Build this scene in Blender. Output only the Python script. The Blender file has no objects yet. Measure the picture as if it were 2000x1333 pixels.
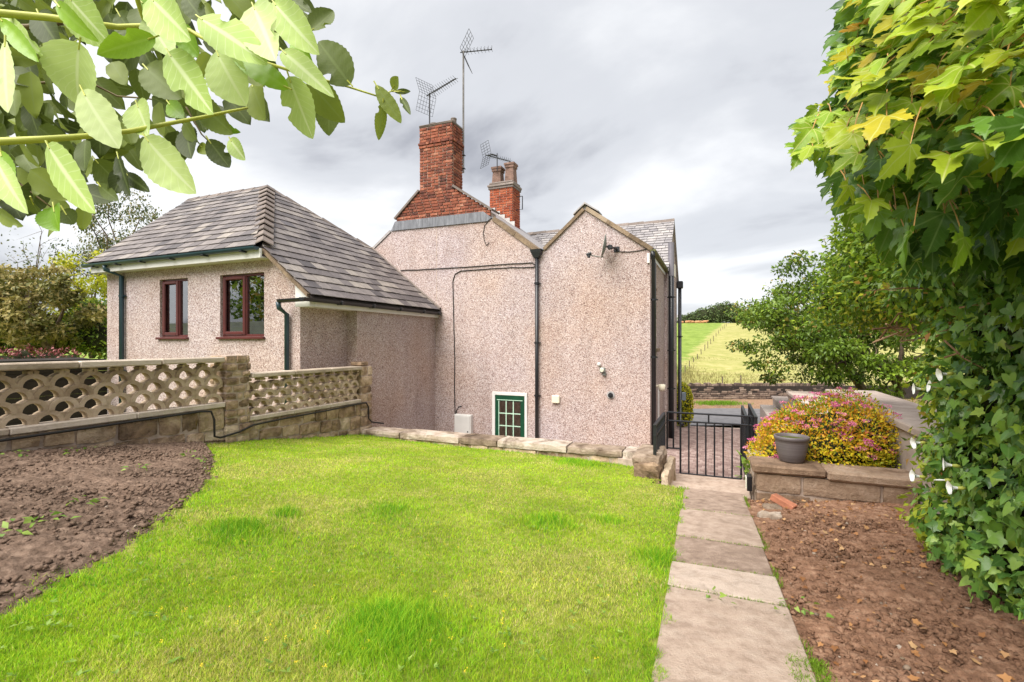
import bpy, bmesh, math, random
import numpy as np
from mathutils import Vector, Matrix

# ---------------------------------------------------------------- camera, sky, sun, exposure
# World axes follow the house: X runs along the rear gable wall, Y away from the garden, Z is up,
# and the camera's eye is the origin (the lawn lies 1.1 to 1.8 m below it).
SC = bpy.context.scene
COL = SC.collection
YAW = math.radians(22.8)
CY, SY = math.cos(YAW), math.sin(YAW)
FPX = 955.0
cam = bpy.data.cameras.new('camera')
cam.sensor_width = 36.0
cam.lens = FPX / 2000 * 36
cam.shift_y = 3.5 / 2000
cam.clip_start = 0.05
cam.clip_end = 3000
camo = bpy.data.objects.new('camera', cam)
camo.rotation_euler = (math.radians(90), 0, YAW)
COL.objects.link(camo)
SC.camera = camo

SUN_EL, SUN_AZ = math.radians(52), math.radians(198)    # azimuth measured from +Y clockwise
W = bpy.data.worlds.new('World')
SC.world = W
W.use_nodes = True
nt = W.node_tree
nt.nodes.clear()


def N(t, typ, **kw):
    n = t.nodes.new(typ)
    for k, v in kw.items():
        setattr(n, k, v)
    return n


def L(t, a, b):
    t.links.new(a, b)


out = N(nt, 'ShaderNodeOutputWorld')
sky = N(nt, 'ShaderNodeTexSky', sky_type='NISHITA', sun_disc=False)
sky.sun_elevation = SUN_EL
sky.sun_rotation = SUN_AZ
bg1 = N(nt, 'ShaderNodeBackground')
bg1.inputs[1].default_value = 0.05
L(nt, sky.outputs[0], bg1.inputs[0])
tc = N(nt, 'ShaderNodeTexCoord')
sep = N(nt, 'ShaderNodeSeparateXYZ')
L(nt, tc.outputs['Generated'], sep.inputs[0])
za = N(nt, 'ShaderNodeMath', operation='MAXIMUM')
L(nt, sep.outputs[2], za.inputs[0]); za.inputs[1].default_value = 0.0
zb = N(nt, 'ShaderNodeMath', operation='ADD')
L(nt, za.outputs[0], zb.inputs[0]); zb.inputs[1].default_value = 0.22
dx = N(nt, 'ShaderNodeMath', operation='DIVIDE'); L(nt, sep.outputs[0], dx.inputs[0]); L(nt, zb.outputs[0], dx.inputs[1])
dy = N(nt, 'ShaderNodeMath', operation='DIVIDE'); L(nt, sep.outputs[1], dy.inputs[0]); L(nt, zb.outputs[0], dy.inputs[1])
cmb = N(nt, 'ShaderNodeCombineXYZ'); L(nt, dx.outputs[0], cmb.inputs[0]); L(nt, dy.outputs[0], cmb.inputs[1])
mp = N(nt, 'ShaderNodeMapping'); mp.inputs['Location'].default_value = (7.7, 8.8, 0.4)
mp.inputs['Rotation'].default_value = (0, 0, YAW)
mp.inputs['Scale'].default_value = (0.85, 1.1, 1)
L(nt, cmb.outputs[0], mp.inputs[0])
nz = N(nt, 'ShaderNodeTexNoise'); nz.inputs['Scale'].default_value = 1.05; nz.inputs['Detail'].default_value = 7
nz.inputs['Roughness'].default_value = 0.5; nz.inputs['Distortion'].default_value = 0.35
L(nt, mp.outputs[0], nz.inputs['Vector'])
rp = N(nt, 'ShaderNodeValToRGB')
rp.color_ramp.interpolation = 'EASE'
e = rp.color_ramp.elements
e[0].position = 0.33; e[0].color = (0.34, 0.35, 0.39, 1)
e[1].position = 0.64; e[1].color = (0.90, 0.91, 0.925, 1)
m = e.new(0.455); m.color = (0.63, 0.645, 0.68, 1)
L(nt, nz.outputs[0], rp.inputs[0])
bg2 = N(nt, 'ShaderNodeBackground'); bg2.inputs[1].default_value = 0.43
L(nt, rp.outputs[0], bg2.inputs[0])
mxw = N(nt, 'ShaderNodeMixShader'); mxw.inputs[0].default_value = 0.93
L(nt, bg1.outputs[0], mxw.inputs[1]); L(nt, bg2.outputs[0], mxw.inputs[2])
L(nt, mxw.outputs[0], out.inputs[0])

sun = bpy.data.lights.new('sun', 'SUN')
sun.energy = 2.8
sun.angle = math.radians(60)
sun.color = (1.0, 0.96, 0.90)
suno = bpy.data.objects.new('sun', sun)
sd = Vector((math.sin(SUN_AZ) * math.cos(SUN_EL), math.cos(SUN_AZ) * math.cos(SUN_EL), math.sin(SUN_EL)))
suno.rotation_euler = sd.to_track_quat('Z', 'Y').to_euler()
suno.location = sd * 30
COL.objects.link(suno)

SC.view_settings.view_transform = 'Standard'
SC.view_settings.look = 'None'
SC.view_settings.gamma = 1
SC.view_settings.exposure = 1.55

rng = np.random.default_rng(7)
random.seed(7)

# ---------------------------------------------------------------- helpers


def ray(x, y, d):
    """point seen at photo position x, y at d metres in front of the camera"""
    a, b = (x - 1000) / FPX * d, d
    return np.array([CY * a - SY * b, SY * a + CY * b, (670 - y) / FPX * d])


def cam2w(a, b, z):
    return np.array([CY * a - SY * b, SY * a + CY * b, z])


def ground_z(u, v):
    zr = -1.145 - 0.0892 * v
    zl = -0.69 - 0.14 * v
    s = np.clip((-u - 0.3) / 5.8, 0, 1)
    return zr * (1 - s) + zl * s


def on_ground(x, y):
    lo, hi = 0.5, 14.0
    for _ in range(50):
        m_ = (lo + hi) / 2
        p = ray(x, y, m_)
        if p[2] > ground_z(p[0], p[1]):
            lo = m_
        else:
            hi = m_
    return ray(x, y, lo)


def link(o, parent=None):
    COL.objects.link(o)
    if parent is not None:
        o.parent = parent
    return o


def tag(o, label=None, cat=None, group=None, kind=None):
    if label: o['label'] = label
    if cat: o['category'] = cat
    if group: o['group'] = group
    if kind: o['kind'] = kind
    return o


def empty(name, loc, label, cat, group=None):
    o = bpy.data.objects.new(name, None)
    o.location = loc
    o.empty_display_size = 0.1
    link(o)
    return tag(o, label, cat, group)


def me_new(name, V, F, mat=None, smooth=False, rnd=None, uv=None):
    me = bpy.data.meshes.new(name)
    me.from_pydata([tuple(map(float, p)) for p in V], [], [tuple(map(int, f)) for f in F])
    if mat is not None:
        me.materials.append(mat)
    if smooth:
        me.polygons.foreach_set('use_smooth', [True] * len(me.polygons))
    if rnd is not None:
        a = me.attributes.new('rnd', 'FLOAT', 'POINT')
        a.data.foreach_set('value', np.asarray(rnd, dtype=np.float32))
    if uv is not None:
        a = me.attributes.new('leafuv', 'FLOAT2', 'POINT')
        a.data.foreach_set('vector', np.asarray(uv, dtype=np.float32).ravel())
    me.update()
    return me


def ob(name, me, parent=None, loc=None):
    """object in world coordinates of its mesh; the parent's location is taken off"""
    o = bpy.data.objects.new(name, me)
    link(o, parent)
    if loc is not None:
        o.location = loc
    if parent is not None:
        o.matrix_parent_inverse = Matrix.Translation(parent_loc(parent)).inverted()
    return o


def parent_loc(p):
    l = Vector(p.location)
    if p.parent is not None and p.type == 'EMPTY':
        l = l
    return l if p.parent is None else Vector((0, 0, 0)) + Vector(p.location)


def mk(name, V, F, mat, parent=None, smooth=False, rnd=None, uv=None):
    return ob(name, me_new(name, V, F, mat, smooth, rnd, uv), parent)


def big_mesh(name, V, F, mat, rnd=None, uv=None, smooth=False, col=None):
    """fast mesh from arrays; F is (n, k)"""
    V = np.asarray(V, dtype=np.float32); F = np.asarray(F, dtype=np.int32)
    me = bpy.data.meshes.new(name)
    n, k = F.shape
    me.vertices.add(len(V)); me.vertices.foreach_set('co', V.ravel())
    me.loops.add(n * k); me.loops.foreach_set('vertex_index', F.ravel())
    me.polygons.add(n)
    me.polygons.foreach_set('loop_start', np.arange(0, n * k, k, dtype=np.int32))
    if smooth:
        me.polygons.foreach_set('use_smooth', np.ones(n, dtype=bool))
    if rnd is not None:
        a = me.attributes.new('rnd', 'FLOAT', 'POINT'); a.data.foreach_set('value', np.asarray(rnd, dtype=np.float32))
    if uv is not None:
        a = me.attributes.new('leafuv', 'FLOAT2', 'POINT'); a.data.foreach_set('vector', np.asarray(uv, dtype=np.float32).ravel())
    if col is not None:
        a = me.attributes.new('tint', 'FLOAT_COLOR', 'POINT'); a.data.foreach_set('color', np.asarray(col, dtype=np.float32).ravel())
    me.materials.append(mat)
    me.update(calc_edges=True)
    me.validate()
    return me


class Acc:
    def __init__(s):
        s.V = []; s.F = []; s.R = []

    def add(s, V, F, r=None):
        o = len(s.V)
        r = random.random() if r is None else r
        s.V += [tuple(map(float, p)) for p in V]
        s.F += [tuple(i + o for i in f) for f in F]
        s.R += [r] * len(V)
        return s

    def box(s, lo, hi, r=None):
        return s.add(*boxg(lo, hi), r)

    def build(s, name, mat, parent=None, smooth=False):
        return mk(name, s.V, s.F, mat, parent, smooth, s.R)


BF = [(0, 3, 2, 1), (4, 5, 6, 7), (0, 1, 5, 4), (1, 2, 6, 5), (2, 3, 7, 6), (3, 0, 4, 7)]


def boxg(lo, hi):
    x0, y0, z0 = lo; x1, y1, z1 = hi
    return [(x0, y0, z0), (x1, y0, z0), (x1, y1, z0), (x0, y1, z0), (x0, y0, z1), (x1, y0, z1), (x1, y1, z1), (x0, y1, z1)], BF


def chamfer_box(lo, hi, c=0.012, jit=0.0, r=random):
    """box with cut edges and corners, 24 vertices, optionally uneven"""
    lo = np.array(lo, float); hi = np.array(hi, float)
    c = min(c, 0.3 * float(np.min(hi - lo)))
    V = []; idx = {}
    for sx in (0, 1):
        for sy in (0, 1):
            for sz in (0, 1):
                s = np.array([sx, sy, sz])
                base = np.where(s == 1, hi, lo)
                inn = np.where(s == 1, -1, 1) * c
                j = (np.array([r.random(), r.random(), r.random()]) - 0.5) * 2 * jit
                for ax in range(3):
                    p = base + inn; p[ax] = base[ax]
                    idx[(sx, sy, sz, ax)] = len(V)
                    V.append(p + j)
    F = []

    def q(*k):
        F.append(tuple(idx[a] for a in k))
    for ax in range(3):
        b, d = [i for i in range(3) if i != ax]
        for s in (0, 1):
            ring = []
            for (p, t) in ((0, 0), (1, 0), (1, 1), (0, 1)):
                k = [0, 0, 0]; k[ax] = s; k[b] = p; k[d] = t
                ring.append((*k, ax))
            flip = (s == 0) != (ax == 1)
            q(*(ring[::-1] if flip else ring))
    for ax in range(3):
        b, d = [i for i in range(3) if i != ax]
        for p in (0, 1):
            for t in (0, 1):
                k0 = [0, 0, 0]; k0[b] = p; k0[d] = t
                k1 = list(k0); k1[ax] = 1
                q((*k0, b), (*k1, b), (*k1, d), (*k0, d))
    for sx in (0, 1):
        for sy in (0, 1):
            for sz in (0, 1):
                q((sx, sy, sz, 0), (sx, sy, sz, 1), (sx, sy, sz, 2))
    return V, F


def rough_box(lo, hi, cell=0.07, amp=0.012, rnd_=0.03, r=random):
    """stone: box divided into cells, corners rounded, every face uneven"""
    lo = np.array(lo, float); hi = np.array(hi, float); sz = hi - lo
    n = np.clip(np.round(sz / cell).astype(int), 2, 9)
    ids = {}; V = []
    def vid(i, j, k):
        if (i, j, k) not in ids:
            ids[(i, j, k)] = len(V); V.append(lo + sz * np.array([i / n[0], j / n[1], k / n[2]]))
        return ids[(i, j, k)]
    F = []
    for ax in range(3):
        b, c = (ax + 1) % 3, (ax + 2) % 3
        for s in (0, n[ax]):
            for p in range(n[b]):
                for q in range(n[c]):
                    def g(pp, qq):
                        t = [0, 0, 0]; t[ax] = s; t[b] = pp; t[c] = qq; return vid(*t)
                    f = (g(p, q), g(p + 1, q), g(p + 1, q + 1), g(p, q + 1))
                    F.append(f if s else f[::-1])
    V = np.array(V); mid = (lo + hi) / 2; hs = sz / 2
    rd = min(rnd_, 0.35 * float(hs.min() * 2))
    inner = np.clip(V, lo + rd, hi - rd); d = V - inner; ln = np.linalg.norm(d, axis=1, keepdims=True)
    V = inner + np.where(ln > 1e-9, d / np.maximum(ln, 1e-9) * np.minimum(ln, rd), 0)
    ph = [r.uniform(0, 6.28) for _ in range(6)]
    w = np.stack([np.sin(17 * V[:, (i + 1) % 3] + ph[i]) * np.cos(13 * V[:, (i + 2) % 3] + ph[i + 3]) for i in range(3)], 1)
    nz_ = np.array([[r.gauss(0, 1) for _ in range(3)] for _ in range(len(V))])
    return V + w * amp * 0.7 + nz_ * amp * 0.45, F


def tubeg(P, r, seg=8, caps=True):
    P = [np.asarray(p, float) for p in P]
    n = len(P)
    rs = [r] * n if np.isscalar(r) else list(r)
    V = []; F = []
    ref = np.array([0.13, 0.27, 0.95])
    for i in range(n):
        t = P[min(i + 1, n - 1)] - P[max(i - 1, 0)]
        t = t / (np.linalg.norm(t) + 1e-9)
        rr = ref if abs(np.dot(ref, t)) < 0.9 else np.array([1.0, 0.1, 0])
        a = np.cross(t, rr); a /= np.linalg.norm(a)
        b = np.cross(t, a)
        for k in range(seg):
            w = 2 * math.pi * k / seg
            V.append(P[i] + rs[i] * (math.cos(w) * a + math.sin(w) * b))
    for i in range(n - 1):
        for k in range(seg):
            k2 = (k + 1) % seg
            F.append((i * seg + k, i * seg + k2, (i + 1) * seg + k2, (i + 1) * seg + k))
    if caps:
        F.append(tuple(range(seg))[::-1]); F.append(tuple((n - 1) * seg + k for k in range(seg)))
    return V, F


def lathe(prof, c, seg=24):
    V = []; F = []
    for (r, z) in prof:
        for k in range(seg):
            w = 2 * math.pi * k / seg
            V.append((c[0] + r * math.cos(w), c[1] + r * math.sin(w), c[2] + z))
    for i in range(len(prof) - 1):
        for k in range(seg):
            k2 = (k + 1) % seg
            F.append((i * seg + k, i * seg + k2, (i + 1) * seg + k2, (i + 1) * seg + k))
    return V, F


def prism(poly, d):
    """polygon (list of 3D points) pushed by vector d"""
    n = len(poly); d = np.array(d, float)
    V = [np.array(p, float) for p in poly] + [np.array(p, float) + d for p in poly]
    F = [tuple(range(n)), tuple(range(2 * n - 1, n - 1, -1))]
    for i in range(n):
        j = (i + 1) % n
        F.append((i, i + n, j + n, j))
    return V, F


def recalc(me):
    bm = bmesh.new(); bm.from_mesh(me)
    bmesh.ops.recalc_face_normals(bm, faces=bm.faces)
    bm.to_mesh(me); bm.free()


# ---------------------------------------------------------------- materials
def material(name):
    m_ = bpy.data.materials.new(name); m_.use_nodes = True
    t = m_.node_tree
    b = t.nodes['Principled BSDF']
    return m_, t, b


def piece_random(t):
    """0..1 value that differs from piece to piece (objects by object, joined pieces by attribute)"""
    at = N(t, 'ShaderNodeAttribute'); at.attribute_name = 'rnd'
    oi = N(t, 'ShaderNodeObjectInfo')
    ad = N(t, 'ShaderNodeMath', operation='ADD'); L(t, at.outputs['Fac'], ad.inputs[0]); L(t, oi.outputs['Random'], ad.inputs[1])
    fr = N(t, 'ShaderNodeMath', operation='FRACT'); L(t, ad.outputs[0], fr.inputs[0])
    return fr.outputs[0]


def ramp(t, fac, stops, interp='LINEAR'):
    r = N(t, 'ShaderNodeValToRGB'); r.color_ramp.interpolation = interp
    el = r.color_ramp.elements
    while len(el) < len(stops): el.new(0.5)
    for e_, (p, c) in zip(el, stops):
        e_.position = p; e_.color = (*c, 1) if len(c) == 3 else c
    L(t, fac, r.inputs[0])
    return r.outputs[0]


def noise(t, scale, detail=4, rough=0.55, vec=None, dist=0.0):
    n = N(t, 'ShaderNodeTexNoise'); n.inputs['Scale'].default_value = scale
    n.inputs['Detail'].default_value = detail; n.inputs['Roughness'].default_value = rough
    n.inputs['Distortion'].default_value = dist
    if vec is None:
        g = N(t, 'ShaderNodeNewGeometry'); vec = g.outputs['Position']
    L(t, vec, n.inputs['Vector'])
    return n.outputs[0]


def mixc(t, fac, a, b, mode='MIX'):
    m_ = N(t, 'ShaderNodeMix', data_type='RGBA', blend_type=mode)
    for s, v in ((0, fac), (6, a), (7, b)):
        if hasattr(v, 'links'): L(t, v, m_.inputs[s])
        elif s == 0: m_.inputs[0].default_value = v
        else: m_.inputs[s].default_value = (*v, 1)
    return m_.outputs[2]


def bump(t, b, h, strength=0.3, dist=0.01):
    bn = N(t, 'ShaderNodeBump'); bn.inputs['Strength'].default_value = strength; bn.inputs['Distance'].default_value = dist
    L(t, h, bn.inputs['Height']); L(t, bn.outputs[0], b.inputs['Normal'])


def simple(name, c, rough=0.6, spec=0.5, metal=0.0, var=0.12, scale=6, bmp=0.0):
    m_, t, b = material(name)
    n = noise(t, scale, 5)
    c = np.array(c)
    L(t, ramp(t, n, [(0.3, tuple(c * (1 - var))), (0.7, tuple(np.minimum(1, c * (1 + var))))]), b.inputs['Base Color'])
    b.inputs['Roughness'].default_value = rough
    b.inputs['Metallic'].default_value = metal
    b.inputs['Specular IOR Level'].default_value = spec
    if bmp: bump(t, b, noise(t, scale * 8, 4), bmp, 0.01)
    return m_


def mat_pebble():
    m_, t, b = material('pebbledash')
    g = N(t, 'ShaderNodeNewGeometry')
    vo = N(t, 'ShaderNodeTexVoronoi'); vo.inputs['Scale'].default_value = 72
    L(t, g.outputs['Position'], vo.inputs['Vector'])
    sp = N(t, 'ShaderNodeSeparateColor'); L(t, vo.outputs['Color'], sp.inputs[0])
    c = ramp(t, sp.outputs[0], [(0.0, (0.05, 0.034, 0.035)), (0.12, (0.14, 0.09, 0.085)), (0.26, (0.30, 0.22, 0.205)), (0.5, (0.40, 0.32, 0.305)), (0.8, (0.48, 0.415, 0.41)), (1.0, (0.66, 0.62, 0.62))])
    v2 = N(t, 'ShaderNodeTexVoronoi'); v2.inputs['Scale'].default_value = 120
    L(t, g.outputs['Position'], v2.inputs['Vector'])
    s2 = N(t, 'ShaderNodeSeparateColor'); L(t, v2.outputs['Color'], s2.inputs[0])
    c2 = ramp(t, s2.outputs[1], [(0.0, (0.28, 0.17, 0.15)), (0.5, (0.60, 0.48, 0.44)), (1.0, (0.80, 0.71, 0.68))])
    c = mixc(t, 0.22, c, c2)
    big = ramp(t, noise(t, 0.45, 5), [(0.32, (0.99, 0.90, 0.80)), (0.5, (0.97, 0.95, 0.93)), (0.66, (0.96, 0.97, 1.02))])
    c = mixc(t, 1.0, c, big, 'MULTIPLY')
    st = ramp(t, noise(t, 1.3, 6, 0.65), [(0.28, (0.80, 0.74, 0.70)), (0.48, (1, 1, 1))])
    c = mixc(t, 0.55, c, st, 'MULTIPLY')
    ms = N(t, 'ShaderNodeMapping'); ms.inputs['Scale'].default_value = (2.6, 2.6, 0.28); L(t, g.outputs['Position'], ms.inputs[0])
    run = ramp(t, noise(t, 1.0, 7, 0.62, ms.outputs[0]), [(0.30, (0.66, 0.60, 0.55)), (0.46, (0.95, 0.94, 0.93)), (0.6, (1.04, 1.03, 1.02))])
    c = mixc(t, 0.38, c, run, 'MULTIPLY')
    L(t, c, b.inputs['Base Color'])
    b.inputs['Roughness'].default_value = 0.9
    b.inputs['Specular IOR Level'].default_value = 0.2
    bump(t, b, vo.outputs['Distance'], 0.5, 0.012)
    return m_


def mat_slate(name, stops, lichen=0.35):
    m_, t, b = material(name)
    c = ramp(t, piece_random(t), stops)
    g = N(t, 'ShaderNodeNewGeometry')
    st = ramp(t, noise(t, 9, 6, 0.65), [(0.3, (0.62, 0.60, 0.60)), (0.7, (1.2, 1.17, 1.15))])
    c = mixc(t, 0.8, c, st, 'MULTIPLY')
    li = ramp(t, noise(t, 22, 5, 0.7), [(0.60, (0, 0, 0)), (0.72, (1, 1, 1))])
    mm = N(t, 'ShaderNodeMath', operation='MULTIPLY'); L(t, li, mm.inputs[0]); mm.inputs[1].default_value = lichen
    c = mixc(t, mm.outputs[0], c, (0.42, 0.40, 0.36))
    L(t, c, b.inputs['Base Color'])
    b.inputs['Roughness'].default_value = 0.62
    bump(t, b, noise(t, 40, 5, 0.6), 0.35, 0.006)
    return m_


def mat_stone(name, stops, scale=5, moss=0.0, rough=0.9, dirt=0.5, bmp=0.7):
    m_, t, b = material(name)
    n1 = noise(t, scale, 8, 0.65)
    r = piece_random(t)
    ad = N(t, 'ShaderNodeMath', operation='MULTIPLY_ADD'); L(t, r, ad.inputs[0]); ad.inputs[1].default_value = 0.5
    L(t, n1, ad.inputs[2])
    sb = N(t, 'ShaderNodeMath', operation='SUBTRACT'); L(t, ad.outputs[0], sb.inputs[0]); sb.inputs[1].default_value = 0.25
    c = ramp(t, sb.outputs[0], stops)
    d = ramp(t, noise(t, scale * 0.6, 7, 0.7, dist=0.6), [(0.36, (0.30, 0.25, 0.21)), (0.52, (1, 1, 1))])
    c = mixc(t, dirt, c, d, 'MULTIPLY')
    if moss:
        mo = ramp(t, noise(t, scale * 0.8, 6, 0.7), [(0.58, (0, 0, 0)), (0.68, (1, 1, 1))])
        mm = N(t, 'ShaderNodeMath', operation='MULTIPLY'); L(t, mo, mm.inputs[0]); mm.inputs[1].default_value = moss
        c = mixc(t, mm.outputs[0], c, (0.13, 0.085, 0.015))
    L(t, c, b.inputs['Base Color'])
    b.inputs['Roughness'].default_value = rough
    b.inputs['Specular IOR Level'].default_value = 0.25
    bump(t, b, noise(t, scale * 7, 7, 0.7), bmp, 0.02)
    return m_


def mat_leaf(name, stops, rough=0.45, trans=0.35, veins=0.0, vein_col=(0.7, 0.8, 0.4), nscale=14, palm=0.0):
    m_, t, b = material(name)
    c = ramp(t, piece_random(t), stops)
    c = mixc(t, 0.7, c, ramp(t, noise(t, nscale, 4), [(0.3, (0.78, 0.8, 0.78)), (0.7, (1.18, 1.15, 1.1))]), 'MULTIPLY')
    if veins:
        at = N(t, 'ShaderNodeAttribute'); at.attribute_name = 'leafuv'
        s = N(t, 'ShaderNodeSeparateXYZ'); L(t, at.outputs['Vector'], s.inputs[0])
        ab = N(t, 'ShaderNodeMath', operation='ABSOLUTE'); L(t, s.outputs[0], ab.inputs[0])
        rib = ramp(t, ab.outputs[0], [(0.02, (1, 1, 1)), (0.055, (0, 0, 0))])
        k = N(t, 'ShaderNodeMath', operation='MULTIPLY_ADD'); L(t, ab.outputs[0], k.inputs[0]); k.inputs[1].default_value = -0.55
        L(t, s.outputs[1], k.inputs[2])
        k2 = N(t, 'ShaderNodeMath', operation='MULTIPLY'); L(t, k.outputs[0], k2.inputs[0]); k2.inputs[1].default_value = 9.0
        fr = N(t, 'ShaderNodeMath', operation='FRACT'); L(t, k2.outputs[0], fr.inputs[0])
        sv = ramp(t, fr.outputs[0], [(0.0, (0.5, 0.5, 0.5)), (0.10, (0, 0, 0)), (0.92, (0, 0, 0)), (1.0, (0.5, 0.5, 0.5))])
        mx = mixc(t, 1.0, rib, sv, 'LIGHTEN')
        mm = N(t, 'ShaderNodeMath', operation='MULTIPLY'); L(t, mx, mm.inputs[0]); mm.inputs[1].default_value = veins
        c = mixc(t, mm.outputs[0], c, vein_col)
    if palm:
        at = N(t, 'ShaderNodeAttribute'); at.attribute_name = 'leafuv'
        s = N(t, 'ShaderNodeSeparateXYZ'); L(t, at.outputs['Vector'], s.inputs[0])
        def mth(op, a, b_=None):
            n_ = N(t, 'ShaderNodeMath', operation=op)
            for i_, v_ in enumerate((a, b_)):
                if v_ is None: continue
                if hasattr(v_, 'links'): L(t, v_, n_.inputs[i_])
                else: n_.inputs[i_].default_value = v_
            return n_.outputs[0]
        ax_ = mth('ABSOLUTE', s.outputs[0]); ang = mth('ARCTAN2', ax_, s.outputs[1])
        rad = mth('SQRT', mth('ADD', mth('MULTIPLY', s.outputs[0], s.outputs[0]), mth('MULTIPLY', s.outputs[1], s.outputs[1])))
        dmin = mth('MINIMUM', ang, mth('MINIMUM', mth('ABSOLUTE', mth('SUBTRACT', ang, 0.80)), mth('ABSOLUTE', mth('SUBTRACT', ang, 1.42))))
        line = ramp(t, mth('MULTIPLY', dmin, rad), [(0.008, (1, 1, 1)), (0.026, (0, 0, 0))])
        fr2 = mth('FRACT', mth('MULTIPLY', mth('ADD', rad, mth('MULTIPLY', dmin, -0.7)), 7.0))
        side = ramp(t, fr2, [(0.0, (0.35, 0.35, 0.35)), (0.09, (0, 0, 0)), (0.93, (0, 0, 0)), (1.0, (0.35, 0.35, 0.35))])
        c = mixc(t, mth('MULTIPLY', mixc(t, 1.0, line, side, 'LIGHTEN'), palm), c, vein_col)
    L(t, c, b.inputs['Base Color'])
    b.inputs['Roughness'].default_value = rough
    b.inputs['Specular IOR Level'].default_value = 0.35
    tr = N(t, 'ShaderNodeBsdfTranslucent'); L(t, c, tr.inputs[0])
    mx = N(t, 'ShaderNodeMixShader'); mx.inputs[0].default_value = trans
    L(t, b.outputs[0], mx.inputs[1]); L(t, tr.outputs[0], mx.inputs[2])
    L(t, mx.outputs[0], t.nodes['Material Output'].inputs[0])
    return m_


def mat_tint(name, rough=0.7, trans=0.3):
    """colour carried by each blade"""
    m_, t, b = material(name)
    at = N(t, 'ShaderNodeAttribute'); at.attribute_name = 'tint'
    L(t, at.outputs['Color'], b.inputs['Base Color'])
    b.inputs['Roughness'].default_value = rough
    b.inputs['Specular IOR Level'].default_value = 0.2
    tr = N(t, 'ShaderNodeBsdfTranslucent'); L(t, at.outputs['Color'], tr.inputs[0])
    mx = N(t, 'ShaderNodeMixShader'); mx.inputs[0].default_value = trans
    L(t, b.outputs[0], mx.inputs[1]); L(t, tr.outputs[0], mx.inputs[2])
    L(t, mx.outputs[0], t.nodes['Material Output'].inputs[0])
    return m_


def mat_soil(name, dark, mid, light):
    m_, t, b = material(name)
    c = ramp(t, noise(t, 16, 9, 0.72), [(0.30, dark), (0.52, mid), (0.72, light)])
    c = mixc(t, 0.6, c, ramp(t, noise(t, 1.6, 5), [(0.35, (0.72, 0.7, 0.68)), (0.65, (1.15, 1.12, 1.1))]), 'MULTIPLY')
    L(t, c, b.inputs['Base Color'])
    b.inputs['Roughness'].default_value = 0.95; b.inputs['Specular IOR Level'].default_value = 0.15
    bump(t, b, noise(t, 60, 8, 0.75), 0.9, 0.02)
    return m_


def mat_glass(name, tint=(0.8, 0.85, 0.85), refl=0.42):
    m_, t, b = material(name)
    t.nodes.remove(b)
    tr = N(t, 'ShaderNodeBsdfTransparent'); tr.inputs[0].default_value = (*tint, 1)
    gl = N(t, 'ShaderNodeBsdfGlossy'); gl.inputs['Roughness'].default_value = 0.01
    fr = N(t, 'ShaderNodeFresnel'); fr.inputs[0].default_value = 1.5
    ad = N(t, 'ShaderNodeMath', operation='ADD'); L(t, fr.outputs[0], ad.inputs[0]); ad.inputs[1].default_value = refl
    mx = N(t, 'ShaderNodeMixShader'); L(t, ad.outputs[0], mx.inputs[0]); L(t, tr.outputs[0], mx.inputs[1]); L(t, gl.outputs[0], mx.inputs[2])
    L(t, mx.outputs[0], t.nodes['Material Output'].inputs[0])
    return m_


M = {}
M['pebble'] = mat_pebble()
M['slate'] = mat_slate('brown slate', [(0.0, (0.070, 0.062, 0.065)), (0.2, (0.115, 0.100, 0.100)), (0.5, (0.155, 0.136, 0.133)), (0.75, (0.19, 0.168, 0.160)), (0.93, (0.28, 0.25, 0.22)), (1.0, (0.09, 0.082, 0.092))])
M['slate_far'] = mat_slate('grey slate', [(0.0, (0.20, 0.19, 0.20)), (0.5, (0.29, 0.275, 0.275)), (1.0, (0.36, 0.34, 0.33))], 0.2)
M['ridge'] = mat_slate('ridge tile concrete', [(0.0, (0.12, 0.094, 0.078)), (0.5, (0.165, 0.13, 0.11)), (1.0, (0.215, 0.175, 0.15))], 0.45)
M['brick'] = mat_stone('red brick', [(0.12, (0.035, 0.020, 0.019)), (0.27, (0.12, 0.044, 0.032)), (0.45, (0.215, 0.07, 0.044)), (0.62, (0.29, 0.092, 0.052)), (0.78, (0.36, 0.15, 0.095)), (0.93, (0.46, 0.32, 0.24))], 9, 0, 0.9, 0.5, 0.5)
M['brick2'] = mat_stone('orange brick', [(0.05, (0.09, 0.03, 0.024)), (0.3, (0.25, 0.065, 0.035)), (0.6, (0.38, 0.095, 0.042)), (0.95, (0.40, 0.17, 0.10))], 9, 0, 0.9, 0.3, 0.5)
M['mortar'] = simple('lime mortar', (0.42, 0.33, 0.27), 0.95, 0.2, 0, 0.25, 12, 0.4)
M['lead'] = None
M['white_pvc'] = simple('white upvc', (0.62, 0.605, 0.575), 0.4, 0.5, 0, 0.08, 3)
M['brown_pvc'] = simple('rosewood upvc', (0.085, 0.018, 0.016), 0.32, 0.5, 0, 0.15, 5)
M['black_pvc'] = simple('black plastic pipe', (0.012, 0.013, 0.016), 0.35, 0.5, 0, 0.2, 4)
M['blue_pvc'] = simple('dark blue green plastic pipe', (0.018, 0.045, 0.058), 0.33, 0.5, 0, 0.2, 4)
M['grey_pvc'] = simple('grey plastic pipe', (0.16, 0.15, 0.17), 0.5, 0.4, 0, 0.15, 4)
M['mossy_gutter'] = simple('algae stained gutter', (0.12, 0.115, 0.04), 0.7, 0.3, 0, 0.35, 8)
M['green_paint'] = simple('dark green gloss paint', (0.008, 0.055, 0.028), 0.3, 0.5, 0, 0.2, 5)
M['pale_bar'] = simple('pale glazing bar', (0.42, 0.60, 0.46), 0.5, 0.4, 0, 0.1, 4)
M['glass'] = mat_glass('window glass')
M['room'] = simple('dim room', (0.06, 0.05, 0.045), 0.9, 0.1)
M['curtain'] = simple('net curtain', (0.78, 0.78, 0.82), 0.9, 0.1, 0, 0.15, 12)
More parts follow.
